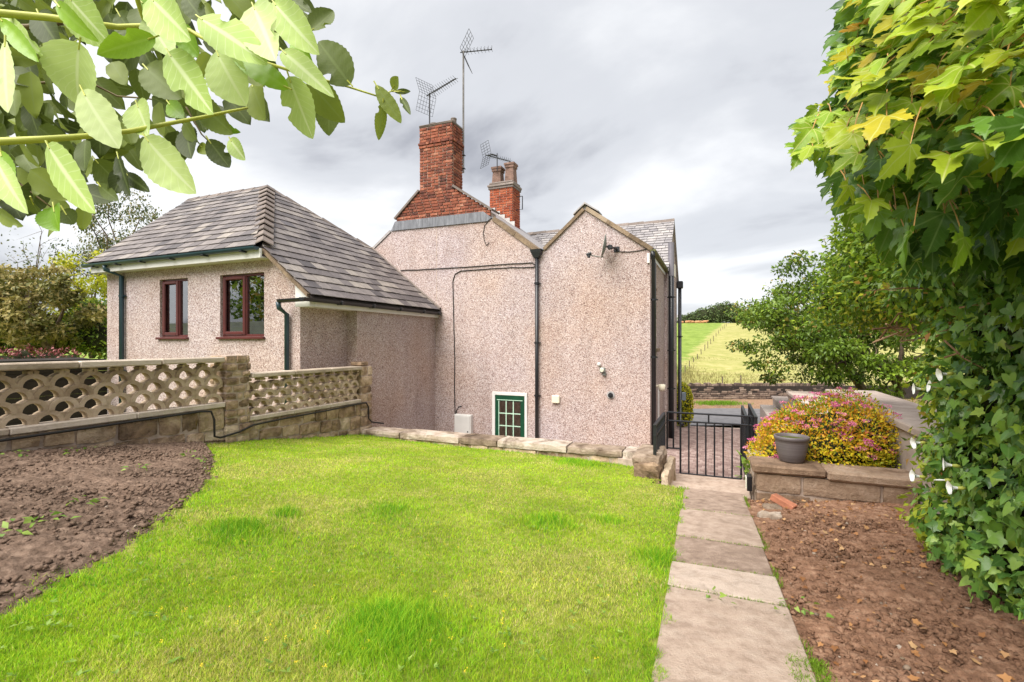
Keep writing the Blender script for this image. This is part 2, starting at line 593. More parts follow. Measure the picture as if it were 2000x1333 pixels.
M['curtain2'] = simple('mauve curtain', (0.36, 0.26, 0.38), 0.9, 0.1, 0, 0.15, 12)
M['iron'] = simple('black painted iron', (0.010, 0.011, 0.014), 0.42, 0.5, 0, 0.2, 9)
M['alu'] = simple('weathered aluminium', (0.16, 0.15, 0.145), 0.55, 0.4, 0.4, 0.3, 5)
M['aerial'] = simple('dark aerial metal', (0.045, 0.045, 0.05), 0.5, 0.4, 0.4, 0.2, 9)
M['cable'] = simple('black cable', (0.02, 0.018, 0.017), 0.6, 0.3)
M['timber'] = mat_stone('weathered sandstone verge', [(0.2, (0.14, 0.10, 0.065)), (0.5, (0.26, 0.19, 0.125)), (0.8, (0.34, 0.265, 0.19))], 6, 0, 0.9, 0.5, 0.5)
M['concrete'] = mat_stone('screen block concrete', [(0.2, (0.30, 0.22, 0.145)), (0.5, (0.45, 0.345, 0.24)), (0.8, (0.54, 0.43, 0.32))], 7, 0.12, 0.95, 0.3, 0.5)
M['coping'] = mat_stone('pale concrete coping', [(0.2, (0.36, 0.29, 0.22)), (0.5, (0.47, 0.39, 0.31)), (0.8, (0.56, 0.48, 0.40))], 6, 0.1, 0.95, 0.3, 0.4)
M['sandstone'] = mat_stone('rubble sandstone', [(0.15, (0.13, 0.09, 0.06)), (0.40, (0.36, 0.25, 0.16)), (0.6, (0.50, 0.37, 0.25)), (0.88, (0.62, 0.50, 0.37))], 6, 0.8, 0.95, 0.65, 1.0)
M['capstone'] = mat_stone('weathered capstone', [(0.15, (0.11, 0.08, 0.055)), (0.40, (0.27, 0.20, 0.145)), (0.6, (0.40, 0.315, 0.245)), (0.88, (0.56, 0.48, 0.41))], 5, 0.45, 0.95, 0.85, 1.0)
M['drystone'] = mat_stone('dark drystone', [(0.15, (0.06, 0.045, 0.038)), (0.45, (0.14, 0.10, 0.08)), (0.75, (0.25, 0.185, 0.14)), (0.95, (0.38, 0.31, 0.26))], 3, 0, 0.95, 0.4, 0.7)
M['slab'] = mat_stone('sandstone paving', [(0.2, (0.30, 0.215, 0.165)), (0.45, (0.45, 0.34, 0.268)), (0.6, (0.50, 0.39, 0.315)), (0.85, (0.58, 0.47, 0.39))], 11, 0, 0.92, 0.34, 0.8)
M['wallcap'] = mat_stone('concrete wall cap', [(0.2, (0.32, 0.255, 0.215)), (0.5, (0.46, 0.38, 0.33)), (0.8, (0.57, 0.49, 0.44))], 2.5, 0, 0.9, 0.35, 0.4)
M['brownstone'] = mat_stone('stained brown sandstone', [(0.15, (0.12, 0.075, 0.048)), (0.45, (0.27, 0.18, 0.12)), (0.7, (0.36, 0.255, 0.18)), (0.95, (0.48, 0.37, 0.29))], 5, 0.2, 0.95, 0.6, 0.9)
M['paver'] = mat_stone('red brick paving', [(0.2, (0.19, 0.125, 0.11)), (0.5, (0.28, 0.195, 0.17)), (0.8, (0.36, 0.27, 0.24))], 5, 0, 0.9, 0.25, 0.3)
M['asphalt'] = simple('asphalt', (0.15, 0.145, 0.15), 0.9, 0.2, 0, 0.2, 5, 0.3)
M['verge'] = mat_soil('roadside dirt', (0.15, 0.09, 0.055), (0.26, 0.165, 0.105), (0.36, 0.25, 0.17))
M['soil_left'] = mat_soil('dark soil', (0.095, 0.062, 0.044), (0.205, 0.14, 0.102), (0.33, 0.24, 0.18))
M['soil_right'] = mat_soil('red brown soil', (0.13, 0.066, 0.040), (0.31, 0.175, 0.11), (0.46, 0.295, 0.20))
M['clod'] = mat_soil('soil clods', (0.11, 0.058, 0.036), (0.26, 0.145, 0.09), (0.42, 0.265, 0.18))
M['turf'] = mat_soil('turf base', (0.13, 0.17, 0.02), (0.26, 0.30, 0.05), (0.42, 0.40, 0.13))
M['grass'] = mat_tint('grass blades', 0.6, 0.48)
M['petal_yellow'] = simple('buttercup', (0.75, 0.55, 0.01), 0.5)
M['dry_leaf'] = mat_leaf('dry leaves', [(0, (0.20, 0.08, 0.025)), (0.4, (0.40, 0.20, 0.08)), (0.7, (0.52, 0.33, 0.17)), (1, (0.30, 0.11, 0.03))], 0.7, 0.15)
M['bark'] = mat_stone('bark', [(0.2, (0.05, 0.035, 0.025)), (0.5, (0.12, 0.085, 0.06)), (0.8, (0.20, 0.15, 0.105))], 8, 0, 0.95, 0.3, 0.8)
M['twig'] = mat_stone('dry twigs', [(0.2, (0.18, 0.10, 0.055)), (0.5, (0.32, 0.19, 0.11)), (0.8, (0.42, 0.28, 0.17))], 12, 0, 0.9, 0.2, 0.3)
M['stem'] = simple('yellow green stem', (0.42, 0.44, 0.08), 0.5, 0.4, 0, 0.2, 20)
M['stem_dark'] = simple('brown green stem', (0.12, 0.085, 0.03), 0.6, 0.4, 0, 0.3, 20)
M['petiole'] = simple('reddish leaf stalk', (0.40, 0.22, 0.07), 0.5, 0.4, 0, 0.25, 20)
M['flower_white'] = simple('white petal', (0.86, 0.86, 0.84), 0.6, 0.3, 0, 0.03, 8)
M['pot'] = None
M['cow'] = simple('tan hide', (0.48, 0.24, 0.12), 0.8, 0.2, 0, 0.15, 2)
M['post'] = simple('fence post wood', (0.11, 0.085, 0.065), 0.9, 0.2)
M['pale_ring'] = simple('pale sealant ring', (0.36, 0.34, 0.33), 0.8, 0.3)
M['dish'] = simple('grey green dish', (0.17, 0.18, 0.16), 0.6, 0.3, 0, 0.2, 8)
M['cream'] = simple('cream plastic', (0.66, 0.60, 0.46), 0.5, 0.4, 0, 0.08, 4)
M['lamp_glass'] = simple('lamp glass', (0.75, 0.75, 0.62), 0.2, 0.6)
M['grey_box'] = simple('grey box', (0.14, 0.17, 0.20), 0.5, 0.4)
M['shed'] = simple('dark stained timber', (0.03, 0.024, 0.02), 0.8, 0.2, 0, 0.25, 6)
M['board'] = simple('grey boards', (0.46, 0.47, 0.49), 0.8, 0.2, 0, 0.15, 3)
M['barn'] = simple('barn cladding', (0.20, 0.20, 0.22), 0.8, 0.2)
M['clay'] = simple('clay brick', (0.42, 0.17, 0.10), 0.9, 0.2, 0, 0.2, 12, 0.4)
M['pot_clay'] = simple('sooty clay pot', (0.19, 0.12, 0.095), 0.9, 0.2, 0, 0.35, 9)
M['pale_lead'] = simple('mortared flashing', (0.48, 0.46, 0.44), 0.8, 0.3, 0, 0.2, 9)
M['core'] = simple('dark foliage light block', (0.030, 0.034, 0.016), 0.95, 0.1, 0, 0.5, 14, 1.0)  # dark inner lumps, added to block light, with the shade put into their colour
M['compost'] = mat_soil('compost with moss', (0.03, 0.03, 0.01), (0.10, 0.12, 0.03), (0.22, 0.22, 0.10))

LG = dict(rough=0.42, trans=0.32)
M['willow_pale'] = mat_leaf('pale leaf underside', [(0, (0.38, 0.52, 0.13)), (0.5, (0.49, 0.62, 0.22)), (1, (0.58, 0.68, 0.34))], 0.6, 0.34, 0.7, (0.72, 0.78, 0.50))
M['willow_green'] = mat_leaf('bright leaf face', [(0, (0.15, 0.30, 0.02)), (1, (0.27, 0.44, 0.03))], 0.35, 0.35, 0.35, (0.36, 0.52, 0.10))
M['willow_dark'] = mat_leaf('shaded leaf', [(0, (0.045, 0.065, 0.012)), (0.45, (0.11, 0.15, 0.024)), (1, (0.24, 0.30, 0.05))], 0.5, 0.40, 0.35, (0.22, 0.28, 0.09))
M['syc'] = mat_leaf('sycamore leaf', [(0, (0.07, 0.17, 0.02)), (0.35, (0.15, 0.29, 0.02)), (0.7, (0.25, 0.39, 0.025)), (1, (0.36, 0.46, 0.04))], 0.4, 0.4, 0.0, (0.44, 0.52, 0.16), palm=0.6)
M['syc_top'] = mat_leaf('sycamore lit leaf', [(0, (0.22, 0.36, 0.022)), (0.5, (0.36, 0.48, 0.03)), (0.85, (0.48, 0.52, 0.035)), (0.97, (0.52, 0.40, 0.03)), (1, (0.45, 0.22, 0.03))], 0.4, 0.42, 0.0, (0.60, 0.62, 0.22), palm=0.6)  # brighter copy of the leaf, light on the upper crown put into its colour
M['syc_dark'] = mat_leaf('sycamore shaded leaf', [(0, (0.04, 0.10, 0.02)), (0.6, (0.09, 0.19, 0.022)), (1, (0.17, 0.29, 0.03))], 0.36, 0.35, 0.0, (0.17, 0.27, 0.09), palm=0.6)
M['ivy'] = mat_leaf('ivy leaf', [(0, (0.045, 0.11, 0.026)), (0.35, (0.10, 0.22, 0.036)), (0.7, (0.19, 0.34, 0.045)), (1, (0.36, 0.48, 0.06))], 0.28, 0.22, 0.25, (0.16, 0.26, 0.08))
M['bindweed'] = mat_leaf('bindweed leaf', [(0, (0.10, 0.23, 0.045)), (0.5, (0.18, 0.34, 0.06)), (1, (0.30, 0.45, 0.08))], 0.4, 0.3, 0.25, (0.3, 0.4, 0.15))
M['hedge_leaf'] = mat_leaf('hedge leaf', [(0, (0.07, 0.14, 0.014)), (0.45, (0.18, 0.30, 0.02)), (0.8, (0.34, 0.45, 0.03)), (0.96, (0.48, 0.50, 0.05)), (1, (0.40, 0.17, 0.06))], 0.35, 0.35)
M['tree_leaf'] = mat_leaf('tree leaf', [(0, (0.05, 0.10, 0.012)), (0.5, (0.15, 0.24, 0.022)), (0.9, (0.29, 0.39, 0.035)), (1, (0.42, 0.28, 0.08))], 0.4, 0.3)
M['birch_leaf'] = mat_leaf('thin tree leaf', [(0, (0.045, 0.07, 0.025)), (0.6, (0.12, 0.16, 0.05)), (1, (0.24, 0.20, 0.07))], 0.5, 0.3)
M['conifer'] = mat_leaf('olive conifer sprays', [(0, (0.09, 0.095, 0.022)), (0.5, (0.21, 0.20, 0.045)), (1, (0.38, 0.30, 0.11))], 0.6, 0.25)
M['lime_leaf'] = mat_leaf('yellow green leaf', [(0, (0.17, 0.23, 0.015)), (0.6, (0.40, 0.44, 0.022)), (1, (0.6, 0.54, 0.03))], 0.5, 0.35)
M['red_leaf'] = mat_leaf('dark red leaf', [(0, (0.12, 0.025, 0.03)), (0.6, (0.30, 0.075, 0.08)), (1, (0.50, 0.20, 0.19))], 0.45, 0.25)
M['gold_leaf'] = mat_leaf('golden clipped leaf', [(0, (0.16, 0.22, 0.012)), (0.6, (0.42, 0.42, 0.012)), (1, (0.70, 0.56, 0.012))], 0.5, 0.3)
M['spir_leaf'] = mat_leaf('gold spiraea leaf', [(0, (0.13, 0.22, 0.015)), (0.3, (0.38, 0.46, 0.02)), (0.65, (0.70, 0.58, 0.025)), (0.88, (0.74, 0.40, 0.03)), (1, (0.6, 0.18, 0.04))], 0.5, 0.35)
M['spir_flower'] = mat_leaf('pink floret', [(0, (0.48, 0.08, 0.20)), (0.5, (0.68, 0.14, 0.36)), (0.85, (0.78, 0.32, 0.46)), (1, (0.68, 0.32, 0.24))], 0.7, 0.25)
M['far_leaf'] = mat_leaf('distant leaf', [(0, (0.05, 0.085, 0.03)), (0.6, (0.10, 0.15, 0.045)), (1, (0.18, 0.23, 0.08))], 0.6, 0.25, nscale=0.5)
M['weed'] = mat_leaf('weed leaf', [(0, (0.12, 0.24, 0.03)), (1, (0.30, 0.42, 0.07))], 0.5, 0.35)


def mat_lead():
    m_, t, b = material('lead flashing')
    mp_ = N(t, 'ShaderNodeMapping'); mp_.inputs['Scale'].default_value = (22, 22, 3)
    g = N(t, 'ShaderNodeNewGeometry'); L(t, g.outputs['Position'], mp_.inputs[0])
    c = ramp(t, noise(t, 1.0, 6, 0.7, mp_.outputs[0]), [(0.35, (0.085, 0.088, 0.10)), (0.6, (0.17, 0.175, 0.195)), (0.78, (0.42, 0.43, 0.46))])
    L(t, c, b.inputs['Base Color']); b.inputs['Roughness'].default_value = 0.6
    return m_


def mat_pot():
    m_, t, b = material('glazed grey pot')
    g = N(t, 'ShaderNodeNewGeometry'); s = N(t, 'ShaderNodeSeparateXYZ'); L(t, g.outputs['Position'], s.inputs[0])
    cb = N(t, 'ShaderNodeCombineXYZ'); L(t, s.outputs[2], cb.inputs[2])
    c = ramp(t, noise(t, 70, 4, 0.7, cb.outputs[0]), [(0.3, (0.075, 0.062, 0.062)), (0.55, (0.135, 0.115, 0.118)), (0.75, (0.22, 0.185, 0.18))])
    L(t, c, b.inputs['Base Color']); b.inputs['Roughness'].default_value = 0.5
    bump(t, b, noise(t, 70, 3, 0.6, cb.outputs[0]), 0.3, 0.01)
    return m_


M['lead'] = mat_lead()
M['pot'] = mat_pot()


def mat_field():
    m_, t, b = material('pasture')
    g = N(t, 'ShaderNodeNewGeometry'); s = N(t, 'ShaderNodeSeparateXYZ'); L(t, g.outputs['Position'], s.inputs[0])
    n1 = noise(t, 0.5, 9, 0.78)
    green = ramp(t, n1, [(0.32, (0.10, 0.15, 0.026)), (0.5, (0.18, 0.25, 0.045)), (0.66, (0.27, 0.33, 0.085))])
    dry = ramp(t, noise(t, 0.6, 9, 0.8), [(0.32, (0.19, 0.21, 0.055)), (0.5, (0.31, 0.295, 0.10)), (0.66, (0.41, 0.36, 0.165))])
    # the mown strip lies on the right of the fence line X = 0.0125 * (Y - 40) * k
    k = N(t, 'ShaderNodeMath', operation='MULTIPLY_ADD'); L(t, s.outputs[1], k.inputs[0]); k.inputs[1].default_value = -FENCE[1]
    L(t, s.outputs[0], k.inputs[2])
    k1 = N(t, 'ShaderNodeMath', operation='SUBTRACT'); L(t, k.outputs[0], k1.inputs[0]); k1.inputs[1].default_value = FENCE[0]
    k2 = N(t, 'ShaderNodeMath', operation='MULTIPLY_ADD'); L(t, noise(t, 0.6, 4), k2.inputs[0]); k2.inputs[1].default_value = 4.5
    L(t, k1.outputs[0], k2.inputs[2])
    f = ramp(t, k2.outputs[0], [(0.0, (0, 0, 0)), (1.0, (1, 1, 1))])
    L(t, mixc(t, f, green, dry), b.inputs['Base Color'])
    b.inputs['Roughness'].default_value = 0.95; b.inputs['Specular IOR Level'].default_value = 0.1
    return m_


# fence line in the field: two photo positions at their distances
fa, fb = cam2w((1337.6 - 1000) / FPX * 57, 57, 0), cam2w((1422 - 1000) / FPX * 170, 170, 0)
_k = (fb[0] - fa[0]) / (fb[1] - fa[1])
FENCE = (fa[0] - _k * fa[1], _k)
M['field'] = mat_field()

# ---------------------------------------------------------------- SETTING: terrain, field, road, drive
PZ = [(-400, -3.4), (20, -3.35), (24, -3.2), (42, -3.75), (57, -3.55), (70, -2.6), (90, -0.6), (130, 3.2), (180, 7.1), (230, 8.2), (330, 3.0), (900, -12), (2500, -40)]


def far_z(b):
    return np.interp(b, [p[0] for p in PZ], [p[1] for p in PZ])


ys = np.concatenate([np.arange(-60, 20, 8.0), np.arange(20, 260, 3.0), np.array([270, 300, 330, 400, 600, 900, 1500, 2500])])
xs = np.concatenate([np.array([-2500, -1200, -600, -300, -150]), np.arange(-100, 101, 5.0), np.array([150, 300, 600, 1200, 2500])])
V = []; F = []
for j, b_ in enumerate(ys):
    for i, a_ in enumerate(xs):
        z = far_z(b_) + (0.25 * math.sin(a_ * 0.11 + b_ * 0.07) + 0.12 * math.sin(b_ * 0.33 + a_ * 0.21) if b_ > 45 else 0)
        V.append(cam2w(a_, b_, z))
for j in range(len(ys) - 1):
    for i in range(len(xs) - 1):
        k = j * len(xs) + i
        F.append((k, k + 1, k + len(xs) + 1, k + len(xs)))
tag(mk('ground', V, F, M['field'], None, True), 'sloping pasture field, green beside a straw coloured mown strip', 'field', kind='structure')


def sheet(name, pts, mat, label=None, kind='structure'):
    return tag(mk(name, pts, [tuple(range(len(pts)))], mat), label, None, kind=kind)


# road crosses in front of the house, roughly across the view
def c3(a, b, z): return tuple(cam2w(a, b, z))
tag(mk('road', [c3(-60, 17.6, -2.97), c3(60, 17.6, -2.97), c3(60, 22.2, -2.97), c3(-60, 22.2, -2.97)], [(0, 1, 2, 3)], M['asphalt']), kind='structure')
rs = np.linspace(-60, 60, 240)
V = []; F = []
for i, a_ in enumerate(rs):
    V += [c3(a_, 22.1 + 0.15 * math.sin(a_ * 2.1), -2.985), c3(a_, 22.5 + 0.1 * math.sin(a_ * 3.3), -2.88), c3(a_, 24.2, -2.78)]
for i in range(len(rs) - 1):
    for q in range(2):
        F.append((i * 3 + q, i * 3 + 3 + q, i * 3 + 4 + q, i * 3 + 1 + q))
tag(mk('road_verge', V, F, M['verge'], None, True), kind='structure')


def drive_z(v): return -1.97 - 0.092 * (v - 7.7) if v > 7.7 else -1.97


# brick paved drive: mortar bed plus the blocks as real geometry
bed = [(-1.35, 7.62, -1.995), (1.8, 7.62, -1.995), (1.8, 19.8, drive_z(19.8) - 0.025), (-1.35, 19.8, drive_z(19.8) - 0.025)]
drive = tag(mk('driveway', bed, [(0, 1, 2, 3)], M['mortar']), kind='structure')
acc = Acc()
v = 7.64; row = 0
while v < 18.6:
    u = -1.3 - (0.05 if row % 2 else 0)
    while u < 1.76:
        z0, z1 = drive_z(v), drive_z(v + 0.2)
        j = random.uniform(-0.003, 0.003)
        a0, a1, b0, b1 = u + 0.004, u + 0.098, v + 0.004, v + 0.198
        acc.add([(a0, b0, z0 + j), (a1, b0, z0 + j), (a1, b1, z1 + j), (a0, b1, z1 + j),
                 (a0 - .003, b0 - .003, z0 - 0.02), (a1 + .003, b0 - .003, z0 - 0.02), (a1 + .003, b1 + .003, z1 - 0.02), (a0 - .003, b1 + .003, z1 - 0.02)],
                [(0, 1, 2, 3), (4, 5, 1, 0), (5, 6, 2, 1), (6, 7, 3, 2), (7, 4, 0, 3)])
        u += 0.1
    v += 0.2; row += 1
tag(acc.build('paving_brick', M['paver'], drive), kind='stuff')

# lower yard between the house and the garden wall
sheet('yard', [(-9, 7.6, -3.2), (-0.8, 7.6, -3.2), (-0.8, 10.6, -3.2), (-9, 10.6, -3.2)], M['slab'])
# ground beyond the screen wall on the left and behind the camera
sheet('side_garden', [(-60, -6, -2.3), (-6.3, -6, -2.3), (-6.3, 6.4, -2.3), (-12.4, 6.5, -2.3), (-12.4, 40, -2.3), (-60, 40, -2.3)], M['turf'])
sheet('rear_garden', [(-6.3, -14, -0.6), (9, -14, -0.9), (9, 0.15, -1.19), (-6.3, 0.15, -0.75)], M['turf'])
# bank on the right of the drive wall
V = []; F = []
nu, nv = 14, 20
for j in range(nv):
    for i in range(nu):
        u_ = 2.3 + i * 1.3; v_ = 0.0 + j * 1.0
        V.append((u_, v_, -0.98 - 0.055 * v_ + 0.12 * math.sin(u_ * 1.3 + v_) + 0.05 * (u_ - 2.3) * (0.3 if v_ < 14 else -0.4)))
for j in range(nv - 1):
    for i in range(nu - 1):
        k = j * nu + i
        F.append((k, k + 1, k + nu + 1, k + nu))
bank = tag(mk('grass_bank', V, F, M['turf'], None, True), kind='structure')

# ---------------------------------------------------------------- garden ground: lawn and beds
BED = [(400, 868), (424, 900), (410, 935), (395, 960), (345, 1012), (285, 1050), (200, 1100), (110, 1150), (0, 1212), (-150, 1290), (-420, 1400)]
bedline = np.array([on_ground(x, y)[:2] for x, y in BED])       # from far to near
bv = bedline[::-1, 1]; bu = bedline[::-1, 0]
LAWN_V1 = 7.22


def bed_u(v_):
    return np.interp(v_, bv, bu)


def lump(u, v, s=1.0):
    r = 0
    for k, (a, b, p, q) in enumerate([(2.1, 1.7, .3, 1), (4.7, 5.3, 1.2, .6), (9.1, 8.3, 2.2, .35), (17.3, 19.1, .7, .2), (33.7, 29.9, 1.9, .14)]):
        r = r + q * np.sin(a * u + p + 1.3 * np.sin(b * v * .63)) * np.cos(b * v + p * 2 + 1.1 * np.sin(a * u * .71))
    return r * s


_LAT = np.random.default_rng(99).random((256, 256))


def vnoise(u, v, f):
    """smooth random lattice noise, 0..1"""
    a = np.asarray(u, float) * f + 100.3; b = np.asarray(v, float) * f + 57.7
    i = np.floor(a).astype(int); j = np.floor(b).astype(int)
    s = a - i; t = b - j; s = s * s * (3 - 2 * s); t = t * t * (3 - 2 * t)
    g = lambda p, q: _LAT[p % 256, q % 256]
    return (g(i, j) * (1 - s) + g(i + 1, j) * s) * (1 - t) + (g(i, j + 1) * (1 - s) + g(i + 1, j + 1) * s) * t


def grid_sheet(name, u0f, u1f, v0, v1, nu, nv, mat, zf):
    V = np.zeros((nv, nu, 3))
    for j in range(nv):
        v_ = v0 + (v1 - v0) * j / (nv - 1)
        a, b = u0f(v_), u1f(v_)
        uu = a + (b - a) * np.arange(nu) / (nu - 1)
        V[j, :, 0] = uu; V[j, :, 1] = v_; V[j, :, 2] = zf(uu, np.full(nu, v_))
    k = (np.arange(nv - 1)[:, None] * nu + np.arange(nu - 1)[None]).ravel()
    F = np.stack([k, k + 1, k + nu + 1, k + nu], 1)
    return tag(ob(name, big_mesh(name, V.reshape(-1, 3), F, mat, smooth=True)), kind='structure')


def lawn_left(v_): return max(bed_u(v_), -6.12) if v_ < bv[-1] else -6.12


lawn = grid_sheet('lawn', lambda v_: lawn_left(v_) - 0.15, lambda v_: -0.30 + 0.128 - 0.0287 * v_ if v_ < 6.0 else -0.72, 0.05, LAWN_V1 + 0.05, 90, 110, M['turf'],
                  lambda u, v: ground_z(u, v) + lump(u, v, 0.012) - 0.01)
rs_ = np.random.default_rng(3)


def soil_z(u, v, amp):
    return amp * 2.2 * (1.0 * vnoise(u, v, 2.3) + 0.75 * vnoise(v, u, 6.1) + 0.6 * vnoise(u + 3, v, 13.7) + 0.5 * vnoise(v, u + 9, 27.0) + 0.45 * vnoise(u, v + 5, 52.0) - 1.6) + rs_.normal(0, amp * 0.16, np.shape(u))


soil_l = grid_sheet('left_flower_bed', lambda v_: -6.14, lambda v_: lawn_left(v_) + 0.08, 0.6, 4.75, 300, 330, M['soil_left'],
                    lambda u, v: ground_z(u, v) + 0.012 - 0.045 * np.exp(-np.clip(lawn_left(float(np.mean(v))) - u, 0, 9) / 0.14) + soil_z(u, v, 0.013))
soil_r = grid_sheet('right_flower_bed', lambda v_: 0.285 + 0.128 - 0.0287 * v_, lambda v_: 1.75, 0.9, 5.83, 220, 560, M['soil_right'],
                    lambda u, v: ground_z(u, v) - 0.02 + 0.10 * np.clip(u - 0.33, 0, 1.5) + soil_z(u, v, 0.013))


def soil_r_z(u, v): return ground_z(u, v) - 0.02 + 0.10 * np.clip(u - 0.33, 0, 1.5)


# clods and small stones on the soil, uncountable
def clods(name, n, uf, zf, mat, smin, smax):
    ico = [(0, 0, 1), (.89, 0, .45), (.28, .85, .45), (-.72, .53, .45), (-.72, -.53, .45), (.28, -.85, .45), (.72, .53, -.45), (-.28, .85, -.45), (-.89, 0, -.45), (-.28, -.85, -.45), (.72, -.53, -.45), (0, 0, -1)]
    fc = [(0, 1, 2), (0, 2, 3), (0, 3, 4), (0, 4, 5), (0, 5, 1), (1, 6, 2), (2, 7, 3), (3, 8, 4), (4, 9, 5), (5, 10, 1), (6, 7, 2), (7, 8, 3), (8, 9, 4), (9, 10, 5), (10, 6, 1), (6, 11, 7), (7, 11, 8), (8, 11, 9), (9, 11, 10), (10, 11, 6)]
    T = np.array(ico); Fc = np.array(fc)
    P = np.array([uf() for _ in range(n)])
    S = smin + (smax - smin) * rng.random(n) ** 3.6
    VV = T[None] * S[:, None, None] * (1 + rng.normal(0, 0.33, (n, 12, 1))) * np.array([1, 1, .7])
    VV[:, :, 0] += P[:, :1]; VV[:, :, 1] += P[:, 1:2]
    VV[:, :, 2] += zf(P[:, 0], P[:, 1])[:, None] + S[:, None] * 0.2
    FF = (Fc[None] + 12 * np.arange(n)[:, None, None]).reshape(-1, 3)
    return tag(ob(name, big_mesh(name, VV.reshape(-1, 3), FF, mat, rnd=np.repeat(rng.random(n), 12))), kind='stuff')


def uf_left():
    v_ = 0.8 + 3.9 * random.random() ** 1.2; return (random.uniform(-6.1, lawn_left(v_) - 0.02), v_)


def uf_right():
    v_ = 1.0 + 4.8 * random.random() ** 1.7; return (random.uniform(0.315 + 0.128 - 0.0287 * v_, 1.5), v_)


tag(clods('soil_clods', 13000, uf_left, lambda u, v: ground_z(u, v) + 0.012, M['soil_left'], 0.003, 0.019), 'crumbly clods over the dark left bed', 'soil')
tag(clods('soil_clods', 15000, uf_right, soil_r_z, M['clod'], 0.003, 0.019), 'crumbly clods over the red brown right bed', 'soil')
tag(clods('soil_pebbles', 420, uf_right, soil_r_z, M['capstone'], 0.004, 0.015), 'pale little pebbles scattered over right bed', 'pebbles')
tag(clods('soil_pebbles', 300, uf_left, lambda u, v: ground_z(u, v) + 0.015, M['capstone'], 0.003, 0.013), 'pale little pebbles scattered over left bed', 'pebbles')

# ---------------------------------------------------------------- paved path with steps
path = tag(mk('path', [(-0.36, 0.1, -1.145 - 0.009 - 0.05), (0.5, 0.1, -1.145 - 0.009 - 0.05), (0.34, 6.05, -1.145 - 0.54 - 0.05), (-0.36, 6.05, -1.145 - 0.54 - 0.05)], [(0, 1, 2, 3)], M['soil_right']), kind='structure')


def path_z(v_): return -1.145 - 0.0892 * v_


def path_u(v_): return 0.128 - 0.0287 * v_      # the path drifts slightly to the left as it goes away


JO = [0.15, 1.05, 1.95, 2.98, 3.42, 4.02, 4.96, 6.02]
for i in range(len(JO) - 1):
    a, b = JO[i] + 0.006, JO[i + 1] - 0.006
    sk = random.uniform(-0.012, 0.012)
    V, F = chamfer_box((-0.335, a, -0.05), (0.325 + random.uniform(-.008, .008), b, 0.0), 0.006, 0.003)
    V = [(p[0] * 0.93 + path_u(p[1]), p[1] + sk * p[0] * 3, p[2] + path_z(p[1]) + random.uniform(-0.0005, 0.0005) + 0.004 * (i % 2)) for p in V]
    mk('paving_slab', V, F, M['slab'], path)
for (a, b, z, u0, u1) in ((6.03, 6.72, -1.80, -0.62, 0.36), (6.73, 7.62, -1.93, -0.66, 0.42)):
    V, F = chamfer_box((u0, a, z - 0.25), (u1, b, z), 0.012, 0.004)
    mk('step', V, F, M['slab'], path)

# ---------------------------------------------------------------- COTTAGE
house = empty('cottage', (-5.0, 11.0, -3.3), 'pink pebbledashed cottage with twin rear gables, brick chimneys and slated extension', 'house')
GV = 10.5          # plane of the rear gables
BASE = -3.25


def wall_prism(name, poly, d, mat=M['pebble'], parent=house):
    o = mk(name, *prism(poly, d), mat, parent)
    recalc(o.data)
    return o


# rear gable walls: left one (truncated by the chimney shoulders), right one
wall_prism('wall', [(-9.1, GV, BASE), (-3.72, GV, BASE), (-3.72, GV, 2.05), (-4.94, GV, 2.93), (-5.1, GV, 3.02), (-7.6, GV, 3.02), (-9.1, GV, 1.93)], (0, 0.3, 0))
wall_prism('wall', [(-3.72, GV, BASE), (-1.29, GV, BASE), (-1.29, GV, 1.93), (-2.673, GV, 2.90), (-3.63, GV, 2.10), (-3.72, GV, 2.05)], (0, 0.3, 0))
# side of the right wing, with an opening for its window
SU = -1.29
for nm, v0, v1, z0, z1 in (('wall', 10.8, 11.1, BASE, 1.90), ('wall', 11.1, 11.72, BASE, -0.12), ('wall', 11.1, 11.72, 1.25, 1.90), ('wall', 11.72, 13.45, BASE, 1.90)):
    mk(nm, *boxg((SU - 0.3, v0, z0), (SU, v1, z1)), M['pebble'], house)
# front range: gable end facing the drive
FU = -1.22
wall_prism('wall', [(FU, 13.45, BASE), (FU, 16.7, BASE), (FU, 16.7, 2.05), (FU, 15.02, 3.55), (FU, 13.45, 2.12)], (-0.3, 0, 0))
mk('wall', *boxg((-9.1, 16.5, BASE), (FU - 0.3, 16.7, 2.05)), M['pebble'], house)
mk('wall', *boxg((-9.1, GV + 0.3, BASE), (-8.8, 16.5, 1.93)), M['pebble'], house)


def clip_poly(poly, a, b, c):
    """keep a*x + b*y + c >= 0"""
    o = []
    for i in range(len(poly)):
        p, q = poly[i], poly[(i + 1) % len(poly)]
        fp, fq = a * p[0] + b * p[1] + c, a * q[0] + b * q[1] + c
        if fp >= 0: o.append(p)
        if fp * fq < 0:
            t = fp / (fp - fq)
            o.append((p[0] + t * (q[0] - p[0]), p[1] + t * (q[1] - p[1])))
    return o


